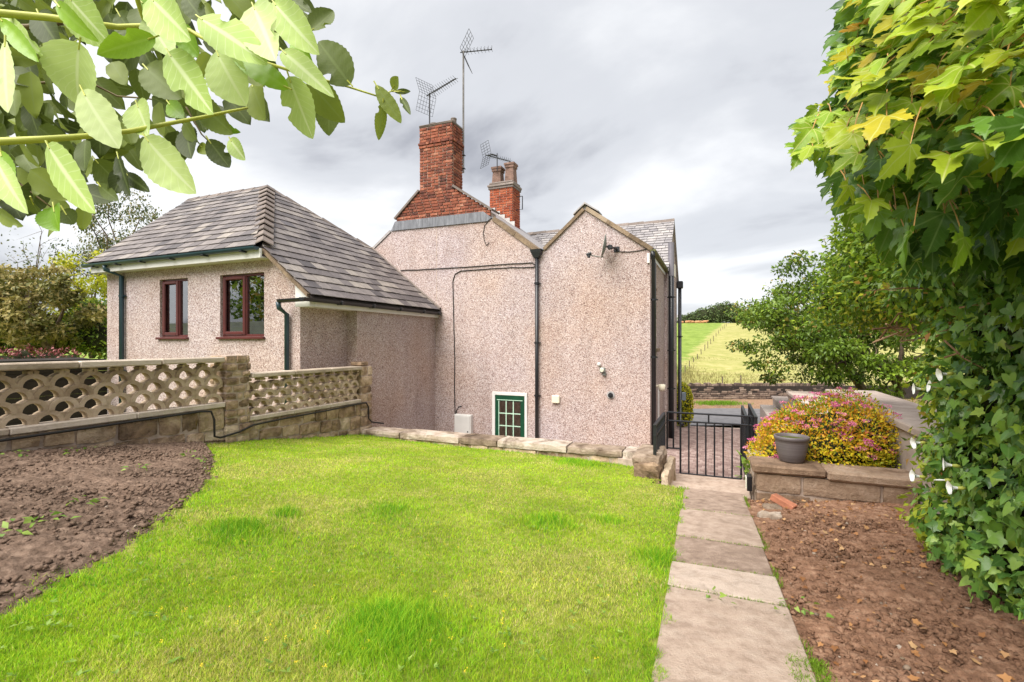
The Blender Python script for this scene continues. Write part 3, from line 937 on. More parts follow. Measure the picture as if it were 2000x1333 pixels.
def slate_roof(O, ex, up, poly, gauge, width, thick=0.012, lap=1.12, jit=0.007, seed=1):
    """slates of a roof plane: O origin, ex along the eave, up up the slope, poly convex outline in (s, t). returns list of (V, F, dist)"""
    r = random.Random(seed)
    O = np.array(O, float); ex = np.array(ex, float); ex /= np.linalg.norm(ex)
    up = np.array(up, float); up /= np.linalg.norm(up)
    nn = np.cross(ex, up)
    if nn[2] < 0: nn = -nn
    smin = min(p[0] for p in poly); smax = max(p[0] for p in poly); tmax = max(p[1] for p in poly)
    A = sum(poly[i][0] * poly[(i + 1) % len(poly)][1] - poly[(i + 1) % len(poly)][0] * poly[i][1] for i in range(len(poly)))
    pl = poly if A > 0 else poly[::-1]
    res = []
    t = min(p[1] for p in poly); row = 0
    while t < tmax:
        s = smin - width * (0.5 if row % 2 else 0) - r.uniform(0, .04)
        while s < smax:
            w = width * r.uniform(0.88, 1.12)
            sk = r.uniform(-jit, jit)
            q = [(s + 0.006, t + sk), (s + w - 0.006, t - sk), (s + w - 0.006, t + gauge * lap), (s + 0.006, t + gauge * lap)]
            s += w
            for i in range(len(pl)):
                p0, p1 = pl[i], pl[(i + 1) % len(pl)]
                a, b = -(p1[1] - p0[1]), (p1[0] - p0[0])
                c = -(a * p0[0] + b * p0[1])
                q = clip_poly(q, a, b, c)
                if len(q) < 3: break
            if len(q) < 3: continue
            ar = abs(sum(q[i][0] * q[(i + 1) % len(q)][1] - q[(i + 1) % len(q)][0] * q[i][1] for i in range(len(q)))) / 2
            if ar < 0.002: continue
            lift = r.uniform(0, 0.006)
            top = [O + ex * a + up * b + nn * (thick * (2.4 - 1.7 * (b - t) / (gauge * lap)) + lift) for a, b in q]
            V, F = prism(top, -nn * thick)
            res.append((V, F, float(np.linalg.norm(np.mean(top, 0)))))
        t += gauge; row += 1
    return res


def ridge_tiles(P, Q, n1, n2, parent, wing=0.16, length=0.42, rise=0.03, mat=M['ridge'], name='ridge_tile', step=0.014):
    """angled tiles along P..Q; n1 and n2 are unit vectors down each slope"""
    P = np.array(P, float); Q = np.array(Q, float)
    d = Q - P; Ln = np.linalg.norm(d); d /= Ln
    n1 = np.array(n1, float); n2 = np.array(n2, float)
    k = max(1, int(round(Ln / length)))
    up = np.array([0, 0, 1.0])
    for i in range(k):
        a, b = P + d * (Ln * i / k), P + d * (Ln * (i + 1) / k + 0.03)
        j = random.uniform(-0.005, 0.005)
        V = []
        for e_, h in ((a, rise + step + j), (b, rise + j)):
            for dn in (0, -0.022):
                V += [e_ + n1 * wing + up * (h + dn), e_ + up * (h + dn + 0.012), e_ + n2 * wing + up * (h + dn)]
        # a: 0,1,2 top  3,4,5 bottom ; b: 6..11
        F = [(0, 1, 7, 6), (1, 2, 8, 7), (3, 9, 10, 4), (4, 10, 11, 5), (0, 6, 9, 3), (2, 5, 11, 8), (0, 3, 4, 1), (1, 4, 5, 2), (6, 7, 10, 9), (7, 8, 11, 10)]
        mk(name, V, F, mat, parent)


def unit(v_):
    v_ = np.array(v_, float); return v_ / np.linalg.norm(v_)


# ---- extension
EV = 6.45                         # its front wall
AP = np.array([-10.02, 8.59, 3.77])   # apex
RL = np.array([-12.85, 8.59, 3.77])   # left end of ridge
EL = np.array([-12.56, 6.16, 1.70])   # left end of front eave
HC = np.array([-7.46, 6.30, 1.76])    # foot of the hip
EA = np.array([-6.33, 6.33, 0.80])    # near end of low eave
EB = np.array([-6.33, GV, 0.82])      # far end of low eave
BW = np.array([-8.42, GV, 2.48])      # where the back hip meets the gable wall
# front wall around its two windows


def win_u(x):   # position on the front wall seen at photo column x
    t = (x - 1000) / FPX
    return EV * (CY * t - SY) / (SY * t + CY)


def win_z(x, y):
    t = (x - 1000) / FPX
    return (670 - y) / FPX * EV / (SY * t + CY)


WIN = [(win_u(312), win_u(367), win_z(340, 659), win_z(340, 545)), (win_u(430), win_u(516), win_z(475, 658), win_z(475, 535))]
(w0a, w0b, w0z, w0t), (w1a, w1b, w1z, w1t) = WIN
eave_z = 1.60
pieces = [
    [(-12.35, -2.2), (-6.73, -2.2), (-6.73, w0z), (-12.35, w0z)],
    [(-12.35, w0z), (w0a, w0z), (w0a, w0t), (-12.35, w0t)],
    [(w0b, w0z), (w1a, w0z), (w1a, w0t), (w0b, w0t)],
    [(w1b, w0z), (-6.73, w0z), (-6.73, 0.86), (-6.73, 0.98), (-7.0, w0t + 0.0), (w1b, w0t)],
    [(-12.35, w0t), (-7.0, w0t), (-7.46, 1.62), (-12.35, 1.62)],
]
# level both windows to the same sill and head
w1z = w0z; w1t = w0t
for P_ in pieces:
    wall_prism('wall', [(a, EV, b) for a, b in P_], (0, 0.28, 0))
# side walls of the extension: recessed near part and the prouder far part
mk('wall', *boxg((-7.0, EV + 0.28, -2.4), (-6.73, 7.63, 0.80)), M['pebble'], house)
mk('wall', *boxg((-6.95, 7.63, -3.3), (-6.49, GV, 0.80)), M['pebble'], house)
wall_prism('wall', [(-12.35, EV + 0.28, -2.2), (-12.35, 10.6, -2.2), (-12.35, 10.6, 1.6), (-12.35, 8.6, 3.5), (-12.35, EV + 0.28, 1.62)], (0.28, 0, 0))

roof = mk('roof', *prism([AP - (0, 0, .03), RL - (0, 0, .03), EL - (0, 0, .03), HC - (0, 0, .03)], (0, 0, -0.05)), M['shed'], house)
_K = (AP[2] - EA[2]) / (AP[0] - EA[0])
def r2(p): return (p[0], p[1], EA[2] + (p[0] - EA[0]) * _K - 0.03)
roof2 = mk('roof', *prism([r2(AP), r2(HC), r2(EA), r2(EB), r2(BW)], (0, 0, -0.04)), M['shed'], house)
mk('roof', *prism([AP - (0, 0, .03), RL - (0, 0, .03), (-12.85, GV + 1.2, 1.9), (-8.42, GV + 1.2, 1.9), BW - (0, 0, .03)], (0, 0, -0.05)), M['slate_far'], house)
# front slope slates
exv = np.array([1.0, 0, 0]); upv = unit((0, AP[1] - 6.16, AP[2] - 1.70))
O1 = np.array([0, 6.16, 1.70])
def st1(p): return (p[0], float(np.dot(p - O1, upv)))
S1 = slate_roof(O1, exv, upv, [st1(EL), (HC[0], 0), st1(AP), st1(RL)], 0.225, 0.30, seed=4)
up2 = unit((AP[0] - EA[0], 0, AP[2] - EA[2])); O2 = np.array([EA[0], 0, 0.80])
def st2(p): return (p[1], float(np.dot(p - O2, up2)))
S2 = slate_roof(O2, (0, 1, 0), up2, [(EA[1] - 0.03, 0), (EB[1], 0), st2(BW), st2(AP), (HC[1], st2(HC)[1])], 0.24, 0.31, seed=9)
S2.sort(key=lambda s: s[2]); S1.sort(key=lambda s: s[2])
allS = sorted([(s, roof) for s in S1] + [(s, roof2) for s in S2], key=lambda q: q[0][2])
restA = {roof.name: Acc(), roof2.name: Acc()}
for i, ((V, F, d_), par) in enumerate(allS):
    if i < 300: mk('slate', V, F, M['slate'], par)
    else: restA[par.name].add(V, F)
for par in (roof, roof2):
    if restA[par.name].V: tag(restA[par.name].build('slate', M['slate'], par), kind='stuff')
dn1 = -upv; dn2 = -up2
ridge_tiles(AP, RL, dn1, unit((0, 1, -0.8)), roof, 0.15, 0.42, 0.02)
hipd = unit(HC - AP)
def down_perp(dn):   # down-slope direction with the hip's own run taken out
    w = dn - hipd * np.dot(dn, hipd); return unit(w)
ridge_tiles(HC + hipd * 0.05, AP, unit(np.cross(hipd, np.cross(upv, exv))) * (1 if np.dot(np.cross(hipd, np.cross(upv, exv)), (-1, 0, 0)) > 0 else -1),
            unit(np.cross(hipd, np.cross((0, 1, 0), up2))) * (1 if np.dot(np.cross(hipd, np.cross((0, 1, 0), up2)), (1, 0, 0)) > 0 else -1), roof, 0.19, 0.34, 0.035, step=0.055)
bh = unit(BW - AP)
nb = unit(np.cross(bh, np.cross((0, 1, 0), up2)))
if nb[0] < 0: nb = -nb
ridge_tiles(AP, BW + bh * 0.02, nb, unit((-0.45, 0.75, -0.55)), roof2, 0.14, 0.45, 0.02, step=0.02)
# lead soaker where the low roof meets the gable wall
mk('flashing', *tubeg([BW + (0, -0.03, 0.03), EB + (0, -0.03, 0.03)], 0.035, 6), M['ridge'], house)
# fascias, soffits, gutters
mk('fascia', *boxg((-12.45, 6.20, 1.50), (-7.40, 6.235, 1.665)), M['white_pvc'], house)
mk('soffit', *boxg((-12.45, 6.236, 1.505), (-7.40, EV, 1.525)), M['white_pvc'], house)
fas = wall_prism('fascia', [(-6.73, 6.34, 0.62), (-6.40, 6.34, 0.62), (-6.40, 6.34, 0.745), (-6.52, 6.34, 0.90), (-6.73, 6.34, 1.06)], (0, 0.1, 0), M['white_pvc'])
mk('fascia', *boxg((-6.43, 6.44, 0.62), (-6.395, GV, 0.785)), M['white_pvc'], house)
mk('soffit', *boxg((-6.73, 6.441, 0.625), (-6.431, GV, 0.645)), M['white_pvc'], house)
# white barge strip under the verge
mk('verge_strip', *prism([(-7.44, 6.275, 1.675), (-6.40, 6.275, 0.835), (-6.40, 6.275, 0.775), (-7.44, 6.275, 1.60)], (0, 0.10, 0)), M['timber'], house)


def gutter(P, Q, r, mat, parent, n=9):
    """half-round channel along P..Q"""
    P = np.array(P, float); Q = np.array(Q, float); d = unit(Q - P)
    side = unit(np.cross(d, (0, 0, 1)))
    V = []; F = []
    for e_ in (P, Q):
        for rr in (r, r * 0.86):
            for k in range(n):
                w = math.pi * k / (n - 1)
                V.append(e_ + side * rr * math.cos(w) - np.array([0, 0, 1]) * rr * math.sin(w))
    for k in range(n - 1):
        F.append((k, k + 1, 2 * n + k + 1, 2 * n + k)); F.append((n + k + 1, n + k, 3 * n + k, 3 * n + k + 1))
        F.append((k + 1, k, n + k, n + k + 1)); F.append((2 * n + k, 2 * n + k + 1, 3 * n + k + 1, 3 * n + k))
    F.append((0, 2 * n, 3 * n, n)); F.append((n - 1, 2 * n - 1, 4 * n - 1, 3 * n - 1))
    # closed ends
    F.append(tuple(n + k for k in range(n))); F.append(tuple(3 * n + k for k in reversed(range(n))))
    return mk('gutter', V, F, mat, parent)


g1 = gutter((-12.58, 6.135, 1.675), (-7.42, 6.135, 1.685), 0.062, M['blue_pvc'], house)
for u_ in (-12.2, -11.4, -10.6, -9.7, -8.75, -7.75):
    mk('bracket', *chamfer_box((u_ - 0.03, 6.07, 1.60), (u_ + 0.03, 6.20, 1.625), 0.006), M['black_pvc'], g1)
g2 = gutter((-6.335, 6.10, 0.755), (-6.335, GV - 0.03, 0.745), 0.06, M['black_pvc'], house)
gutter((-6.95, 6.20, 0.745), (-6.30, 6.20, 0.755), 0.06, M['black_pvc'], house)
for v_ in (7.0, 7.9, 8.8, 9.7, 10.35):
    mk('bracket', *chamfer_box((-6.40, v_ - 0.035, 0.685), (-6.262, v_ + 0.035, 0.76), 0.01), M['black_pvc'], g2)


def pipe(P, r, mat, clips=(), name='downpipe', seg=12):
    o = mk(name, *tubeg(P, r, seg), mat, house, False)
    o.data.polygons.foreach_set('use_smooth', [len(p.vertices) == 4 for p in o.data.polygons])
    for c in clips:
        V, F = lathe([(r + .001, -0.02), (r + 0.010, -0.02), (r + 0.010, 0.02), (r + .001, 0.02)], c, 12)
        V2, F2 = boxg((c[0] - r - 0.035, c[1] + r * .3, c[2] - 0.012), (c[0] + r + 0.035, c[1] + r + 0.012, c[2] + 0.012))
        n = len(V)
        mk('pipe_clip', list(V) + list(V2), list(F) + [tuple(i + n for i in f) for f in F2], mat, o)
    return o


pu = win_u(244)
pipe([(pu - 0.12, 6.14, 1.62), (pu - 0.12, 6.14, 1.54), (pu, 6.385, 1.42), (pu, 6.385, -1.9)], 0.045, M['blue_pvc'], [(pu, 6.385, 1.0), (pu, 6.385, -0.6)])
pu = win_u(566)
pipe([(pu, 6.20, 0.71), (pu, 6.33, 0.55), (pu, 6.385, 0.50), (pu, 6.385, -2.0)][0:1] + [(pu, 6.22, 0.60), (pu, 6.385, 0.50), (pu, 6.385, -2.0)], 0.042, M['blue_pvc'], [])


def window(name, u0, u1, z0, z1, mull):
    """rosewood casement pair set back in the wall; left light opens, right is fixed"""
    w = empty(name, ((u0 + u1) / 2, EV + 0.06, z0), None, None)
    w.parent = house; w.matrix_parent_inverse = Matrix.Translation(house.location).inverted()
    yf = EV + 0.055
    fr = Acc(); t_ = 0.045
    fr.add(*chamfer_box((u0, yf, z0), (u0 + t_, yf + 0.07, z1), 0.006)); fr.add(*chamfer_box((u1 - t_, yf, z0), (u1, yf + 0.07, z1), 0.006))
    fr.add(*chamfer_box((u0 + t_, yf, z1 - t_), (u1 - t_, yf + 0.07, z1), 0.006)); fr.add(*chamfer_box((u0 + t_, yf, z0), (u1 - t_, yf + 0.07, z0 + t_), 0.006))
    fr.add(*chamfer_box((mull - 0.03, yf + 0.001, z0 + t_), (mull + 0.03, yf + 0.069, z1 - t_), 0.006))
    sub(fr.build('frame', M['brown_pvc']), w)
    sa = Acc(); a0, a1, b0, b1 = u0 + 0.03, mull + 0.012, z0 + 0.035, z1 - 0.035
    s_ = 0.065
    for lo, hi in (((a0, b0), (a0 + s_, b1)), ((a1 - s_, b0), (a1, b1)), ((a0 + s_, b0), (a1 - s_, b0 + s_)), ((a0 + s_, b1 - s_), (a1 - s_, b1))):
        sa.add(*chamfer_box((lo[0], yf - 0.03, lo[1]), (hi[0], yf + 0.02, hi[1]), 0.014))
    sub(sa.build('opening_sash', M['brown_pvc']), w)
    for (p0, p1) in ((a0 + s_, a1 - s_), (mull + 0.03, u1 - t_)):
        sub(mk('pane', *boxg((p0, yf + 0.03, z0 + 0.05), (p1, yf + 0.036, z1 - 0.05)), M['glass']), w)
    sub(mk('sill', *chamfer_box((u0 - 0.05, EV - 0.06, z0 - 0.045), (u1 + 0.03, EV + 0.12, z0 - 0.002), 0.008), M['brown_pvc']), w)
    # room behind: back wall and a hanging curtain with folds
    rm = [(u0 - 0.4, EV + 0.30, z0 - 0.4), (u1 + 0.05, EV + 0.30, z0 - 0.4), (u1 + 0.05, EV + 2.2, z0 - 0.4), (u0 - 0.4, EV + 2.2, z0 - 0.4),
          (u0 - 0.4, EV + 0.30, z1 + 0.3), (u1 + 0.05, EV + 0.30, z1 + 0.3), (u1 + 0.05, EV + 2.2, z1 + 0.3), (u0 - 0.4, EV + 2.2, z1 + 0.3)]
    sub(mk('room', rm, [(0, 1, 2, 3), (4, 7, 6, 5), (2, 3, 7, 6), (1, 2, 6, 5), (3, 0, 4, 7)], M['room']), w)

    def curtain(c0, c1, mat):
        n = 30; V = []; F = []
        for i in range(n):
            a = c0 + (c1 - c0) * i / (n - 1)
            yy = EV + 0.34 + 0.02 * math.sin(i * 1.3)
            V += [(a, yy, z0 + 0.02), (a, yy, z1 + 0.1)]
        for i in range(n - 1): F.append((2 * i, 2 * i + 2, 2 * i + 3, 2 * i + 1))
        sub(mk('curtain', V, F, mat, None, True), w)
    if u1 - u0 > 0.75:
        curtain(u0 - 0.05, u0 + 0.27, M['curtain']); curtain(u0 + 0.27, u0 + 0.43, M['curtain2'])
    else:
        curtain(u0 - 0.05, u0 + 0.20, M['curtain'])
    # reveal of the opening
    rv = Acc()
    rv.box((u0 - 0.012, EV + 0.125, z0), (u0, EV + 0.28, z1)); rv.box((u1, EV + 0.125, z0), (u1 + 0.012, EV + 0.28, z1))
    sub(rv.build('reveal', M['white_pvc']), w)
    return w


def sub(o, par):
    o.parent = par
    o.matrix_parent_inverse = par_inv(par)
    return o


def par_inv(par):
    bpy_m = Matrix.Translation(par.location)
    return bpy_m.inverted()


window('window', w0a, w0b, w0z, w0t, w0a + (w0b - w0a) * 0.58)
window('window', w1a, w1b, w1z, w1t, w1a + (w1b - w1a) * 0.53)

# ---- main gables: verges, valley, roofs behind
def gv_uz(x, y, v=GV):
    t = (x - 1000) / FPX
    d = v / (SY * t + CY)
    return d * (CY * t - SY), (670 - y) / FPX * d


# roof slopes of the two wings (seen edge-on) and of the front range (its slates show between the gables)
def roof_slab(pts, mat, th=0.09, parent=house):
    o = mk('roof', *prism(pts, (0, 0, -th)), mat, parent); recalc(o.data); return o


rw1 = roof_slab([(-6.34, GV + 0.06, 4.03), (-3.76, GV + 0.06, 2.13), (-3.76, 15.0, 2.13), (-6.34, 15.0, 4.03)], M['slate_far'])
roof_slab([(-6.34, GV + 0.06, 4.02), (-6.34, 15.0, 4.02), (-9.2, 15.0, 1.90), (-9.2, GV + 0.06, 1.90)], M['slate_far'])
roof_slab([(-2.673, GV + 0.02, 3.02), (-2.673, 14.4, 3.02), (-3.70, 14.4, 2.13), (-3.70, GV + 0.02, 2.13)], M['slate_far'])
roof_slab([(-2.673, GV + 0.02, 3.018), (-1.21, GV + 0.02, 1.975), (-1.21, 13.5, 1.975), (-2.673, 14.4, 3.018)], M['slate_far'])
roof_slab([(-9.2, 15.02, 3.62), (FU + 0.06, 15.02, 3.62), (FU + 0.06, 16.9, 1.95), (-9.2, 16.9, 1.95)], M['slate_far'])
rf = roof_slab([(-9.2, 15.02, 3.57), (-9.2, 13.2, 1.92), (FU + 0.06, 13.2, 1.92), (FU + 0.06, 15.02, 3.57)], M['slate_far'], 0.06)
upf = unit((0, 15.02 - 13.2, 3.57 - 1.92))
Of = np.array([0, 13.2, 1.92]) + np.array([0, 0, 0.012])
SF = slate_roof(Of, (1, 0, 0), upf, [(-5.4, 0), (FU + 0.06, 0), (FU + 0.06, 2.44), (-5.4, 2.44)], 0.135, 0.25, seed=12)
acc = Acc()
for V, F, d_ in SF: acc.add(V, F)
tag(acc.build('slate', M['slate_far'], rf), kind='stuff')
ridge_tiles((FU + 0.06, 15.02, 3.59), (-6.0, 15.02, 3.59), unit((0, -1, -0.9)), unit((0, 1, -0.9)), rf, 0.12, 0.45, 0.02)
# stone verges on the gables
def verge(P, Q, w, th, mat=M['timber'], y0=-0.05, y1=0.16, name='verge', n=1):
    P = np.array(P); Q = np.array(Q)
    d = unit((Q - P)); nrm = np.array([-d[1], d[0]])
    if nrm[1] < 0: nrm = -nrm
    for i in range(n):
        a = P + (Q - P) * i / n + d * 0.004; b = P + (Q - P) * (i + 1) / n - d * 0.004
        j = random.uniform(-0.006, 0.006)
        poly = [(a[0], GV + y0 + j, a[1]), (b[0], GV + y0 + j, b[1]), (b[0] + nrm[0] * th, GV + y0 + j, b[1] + nrm[1] * th), (a[0] + nrm[0] * th, GV + y0 + j, a[1] + nrm[1] * th)]
        o = mk(name, *prism(poly, (0, y1 - y0, 0)), mat, house); recalc(o.data)


verge((-4.92, 2.90), (-3.80, 2.05), 0, 0.10, y0=-0.035, y1=0.5, n=2)
verge((-2.673, 2.905), (-3.60, 2.09), 0, 0.07, n=2)
verge((-2.673, 2.905), (-1.27, 1.90), 0, 0.085, n=3)
verge((-8.42, 2.44), (-7.82, 2.88), 0, 0.06, mat=M['slate_far'], y0=-0.03, y1=0.3)
mk('ridge_tile', *prism([(-2.673, GV - 0.06, 3.035), (-2.93, GV - 0.06, 2.82), (-2.93, GV - 0.06, 2.85), (-2.673, GV - 0.06, 3.075), (-2.38, GV - 0.06, 2.87), (-2.38, GV - 0.06, 2.84)], (0, 0.42, 0)), M['slate_far'], house)
# lead valley, hopper and downpipe in the middle
mk('valley_lead', *prism([(-3.95, GV - 0.03, 2.22), (-3.74, GV - 0.03, 2.07), (-3.62, GV - 0.03, 2.10), (-3.40, GV - 0.03, 2.31), (-3.62, GV - 0.03, 2.14), (-3.74, GV - 0.03, 2.115)], (0, 0.25, 0)), M['lead'], house)
hp = Acc()
hu, hz = gv_uz(1050.5, 489)
hp.add([(hu - 0.14, GV - 0.16, hz), (hu + 0.13, GV - 0.16, hz), (hu + 0.13, GV - 0.004, hz), (hu - 0.14, GV - 0.004, hz),
        (hu - 0.125, GV - 0.15, hz - 0.06), (hu + 0.115, GV - 0.15, hz - 0.06), (hu + 0.115, GV - 0.004, hz - 0.06), (hu - 0.125, GV - 0.004, hz - 0.06),
        (hu - 0.06, GV - 0.12, hz - 0.19), (hu + 0.05, GV - 0.12, hz - 0.19), (hu + 0.05, GV - 0.02, hz - 0.19), (hu - 0.06, GV - 0.02, hz - 0.19)],
       [(0, 1, 5, 4), (1, 2, 6, 5), (2, 3, 7, 6), (3, 0, 4, 7), (4, 5, 9, 8), (5, 6, 10, 9), (6, 7, 11, 10), (7, 4, 8, 11), (8, 9, 10, 11)])
hp.build('hopper', M['black_pvc'], house)
pipe([(hu, GV - 0.07, hz - 0.18), (hu, GV - 0.07, -3.1)], 0.042, M['black_pvc'], [(hu, GV - 0.07, z_) for z_ in (1.35, 0.0, -1.2)])
# chimney shoulders, lead apron and stack -------------------------------------------------
stack = empty('chimney', (-6.48, GV + 0.25, 3.05), None, None)
stack.parent = house; stack.matrix_parent_inverse = Matrix.Translation(house.location).inverted()
lead_poly = [gv_uz(765, 452), gv_uz(953, 433), gv_uz(961, 426), gv_uz(945, 414), gv_uz(773, 434)]
mk('flashing', *prism([(a, GV - 0.035, b) for a, b in lead_poly], (0, 0.06, 0)), M['lead'], house)
SH = [gv_uz(774, 436), gv_uz(958, 418), gv_uz(959, 411), gv_uz(884, 365), gv_uz(820, 374), gv_uz(774, 428)]
cA = min(q[1] for q in SH)
CU0, CU1 = gv_uz(819, 300)[0], gv_uz(883, 300)[0]
CZT = gv_uz(883, 236)[1]
CV0, CV1 = GV + 0.01, GV + 0.53
BAND0, BAND1 = gv_uz(883, 283)[1], gv_uz(883, 266)[1]
zs0 = 3.02
core = Acc()
core.add(*prism([(SH[0][0] + .02, GV + 0.02, 2.98), (SH[1][0] - .02, GV + 0.02, 2.98), (SH[2][0] - 0.03, GV + 0.02, SH[2][1] - 0.03), (CU1, GV + 0.02, 3.80), (CU0, GV + 0.02, 3.80), (SH[5][0] + 0.03, GV + 0.02, SH[5][1] - 0.02)], (0, 0.32, 0)))
core.box((CU0 + 0.012, CV0 + 0.012, 3.2), (CU1 - 0.012, CV1 - 0.012, CZT - 0.02))
o = core.build('mortar_core', M['mortar']); recalc(o.data); sub(o, stack)

BRICKS = []


def brick_rows(umin_f, umax_f, z0, z1, vface, seed=0, out=0.0, course=0.075, blen=0.225):
    r = random.Random(seed)
    z = z0; k = 0
    while z + course * 0.6 < z1:
        a, b = umin_f(z + course / 2), umax_f(z + course / 2)
        u_ = a; first = True
        while u_ < b - 0.02:
            w = blen if not (first and k % 2) else blen / 2
            if r.random() < 0.16: w = blen / 2
            e_ = min(u_ + w, b)
            if b - e_ < 0.05: e_ = b
            p = r.uniform(-0.004, 0.005)
            BRICKS.append(('f', u_ + 0.007, e_ - 0.007, z + 0.007, z + course - 0.006, vface - 0.006 - out + p, vface + 0.06))
            u_ = e_; first = False
        z += course; k += 1


def brick_side(u_face, v0, v1, z0f, z1, seed=0, out=0.0, course=0.075, blen=0.225):
    r = random.Random(seed)
    k = 0
    z = zs0 + 0.0
    while z + course * 0.6 < z1:
        if z < z0f: z += course; k += 1; continue
        v_ = v0; first = True
        while v_ < v1 - 0.02:
            w = blen if not (first and k % 2 == 0) else blen / 2
            e_ = min(v_ + w, v1)
            if v1 - e_ < 0.05: e_ = v1
            p = r.uniform(-0.004, 0.005)
            BRICKS.append(('s', v_ + 0.007, e_ - 0.007, z + 0.007, z + course - 0.006, u_face - 0.05, u_face + 0.006 + out + p))
            v_ = e_; first = False
        z += course; k += 1


def sh_left(z):
    (u1, z1), (u2, z2) = SH[5], SH[4]
    return SH[0][0] if z < z1 else min(CU0, u1 + (u2 - u1) * (z - z1) / (z2 - z1))


def sh_right(z):
    (u1, z1), (u2, z2) = SH[2], SH[3]
    return SH[1][0] if z < z1 else max(CU1, u1 + (u2 - u1) * (z - z1) / (z2 - z1))


zshoulder = SH[3][1]
ncs = int(round((zshoulder - zs0) / 0.075))
brick_rows(sh_left, sh_right, zs0, zs0 + ncs * 0.075, GV, 5)
zb = zs0 + ncs * 0.075
nb1 = int(round((BAND0 - zb) / 0.075))
brick_rows(lambda z: CU0, lambda z: CU1, zb, zb + nb1 * 0.075, CV0, 6)
zband = zb + nb1 * 0.075
brick_rows(lambda z: CU0 - 0.012, lambda z: CU1 + 0.012, zband, zband + 0.075, CV0, 7, 0.016)
brick_rows(lambda z: CU0 - 0.032, lambda z: CU1 + 0.032, zband + 0.075, zband + 0.15, CV0, 8, 0.036)
brick_rows(lambda z: CU0 - 0.005, lambda z: CU1 + 0.005, zband + 0.15, CZT, CV0, 9, 0.006)
brick_side(CU1, CV0 + 0.065, CV1, 3.35, zband, 10)
brick_side(CU1, CV0 + 0.04, CV1 + 0.012, zband, zband + 0.075, 11, 0.016)
brick_side(CU1, CV0 + 0.03, CV1 + 0.03, zband + 0.07, zband + 0.15, 12, 0.036)
brick_side(CU1, CV0 + 0.065, CV1, zband + 0.145, CZT, 13, 0.006)
n_first = len(BRICKS)


def put_bricks(lst, mat, parent, limit):
    rest = Acc()
    for i, (k, a, b, z0, z1, f0, f1) in enumerate(lst):
        if b - a < 0.02: continue
        lo, hi = ((a, f0, z0), (b, f1, z1)) if k == 'f' else ((f0, a, z0), (f1, b, z1))
        V, F = chamfer_box(lo, hi, 0.006, 0.0015)
        if i < limit: sub(mk('brick', V, F, mat), parent)
        else: rest.add(V, F)
    if rest.V:
        tag(sub(rest.build('brick', mat), parent), kind='stuff')


put_bricks(BRICKS, M['brick'], stack, 260)
# weathered mortar cap and short pots
sub(mk('cap', *chamfer_box((CU0 - 0.01, CV0 - 0.015, CZT - 0.03), (CU1 + 0.01, CV1 + 0.01, CZT + 0.03), 0.02, 0.012), M['ridge']), stack)
for u_, v_, h_, r_ in ((CU0 + 0.30, CV0 + 0.22, 0.10, 0.10), (CU1 - 0.12, CV0 + 0.28, 0.17, 0.07)):
    V, F = lathe([(r_ * 1.05, 0), (r_, h_ - 0.03), (r_ * 1.1, h_ - 0.03), (r_ * 1.1, h_), (r_ * 0.8, h_), (r_ * 0.8, 0.01)], (u_, v_, CZT + 0.02), 18)
    sub(mk('chimney_pot', V, F, M['ridge']), stack)
# sloping stones on the brick shoulders
for (p, q) in ((SH[5], SH[4]), (SH[2], SH[3])):
    d = unit((q[0] - p[0], q[1] - p[1])); nn = np.array([-d[1], d[0]])
    if nn[1] < 0: nn = -nn
    p = np.array(p) - d * 0.03; q = np.array(q)
    o = mk('coping_stone', *prism([(p[0], GV - 0.045, p[1]), (q[0], GV - 0.045, q[1]), (q[0] + nn[0] * .05, GV - 0.045, q[1] + nn[1] * .05), (p[0] + nn[0] * .05, GV - 0.045, p[1] + nn[1] * .05)], (0, 0.45, 0)), M['ridge'])
    recalc(o.data); sub(o, stack)

# second stack further back
V2 = 13.5
D0, D1 = gv_uz(956, 380, V2)[0], gv_uz(1001, 380, V2)[0]
DZ = gv_uz(1001, 362, V2)[1]
st2_ = empty('chimney', ((D0 + D1) / 2, V2 + 0.3, 3.0), None, None)
st2_.parent = house; st2_.matrix_parent_inverse = Matrix.Translation(house.location).inverted()
sub(mk('mortar_core', *boxg((D0 + 0.01, V2 + 0.012, 2.2), (D1 - 0.012, V2 + 0.6, DZ)), M['mortar']), st2_)
BRICKS = []
zs0 = 2.9
brick_rows(lambda z: D0, lambda z: D1, 2.9, DZ - 0.05, V2, 21)
brick_side(D1, V2 + 0.065, V2 + 0.6, 2.9, DZ - 0.05, 22)
BRICKS.sort(key=lambda q: -q[3])
put_bricks(BRICKS, M['brick2'], st2_, 40)
cp = Acc()
cp.add(*chamfer_box((D0 - 0.03, V2 - 0.03, DZ - 0.06), (D1 + 0.03, V2 + 0.63, DZ + 0.01), 0.01, 0.004))
cp.add(*chamfer_box((D0 - 0.055, V2 - 0.055, DZ + 0.011), (D1 + 0.055, V2 + 0.655, DZ + 0.09), 0.015, 0.006))
cp.add(*chamfer_box((D0 - 0.01, V2 - 0.01, DZ + 0.091), (D1 + 0.01, V2 + 0.61, DZ + 0.17), 0.05, 0.008))
sub(cp.build('cap', M['ridge']), st2_)
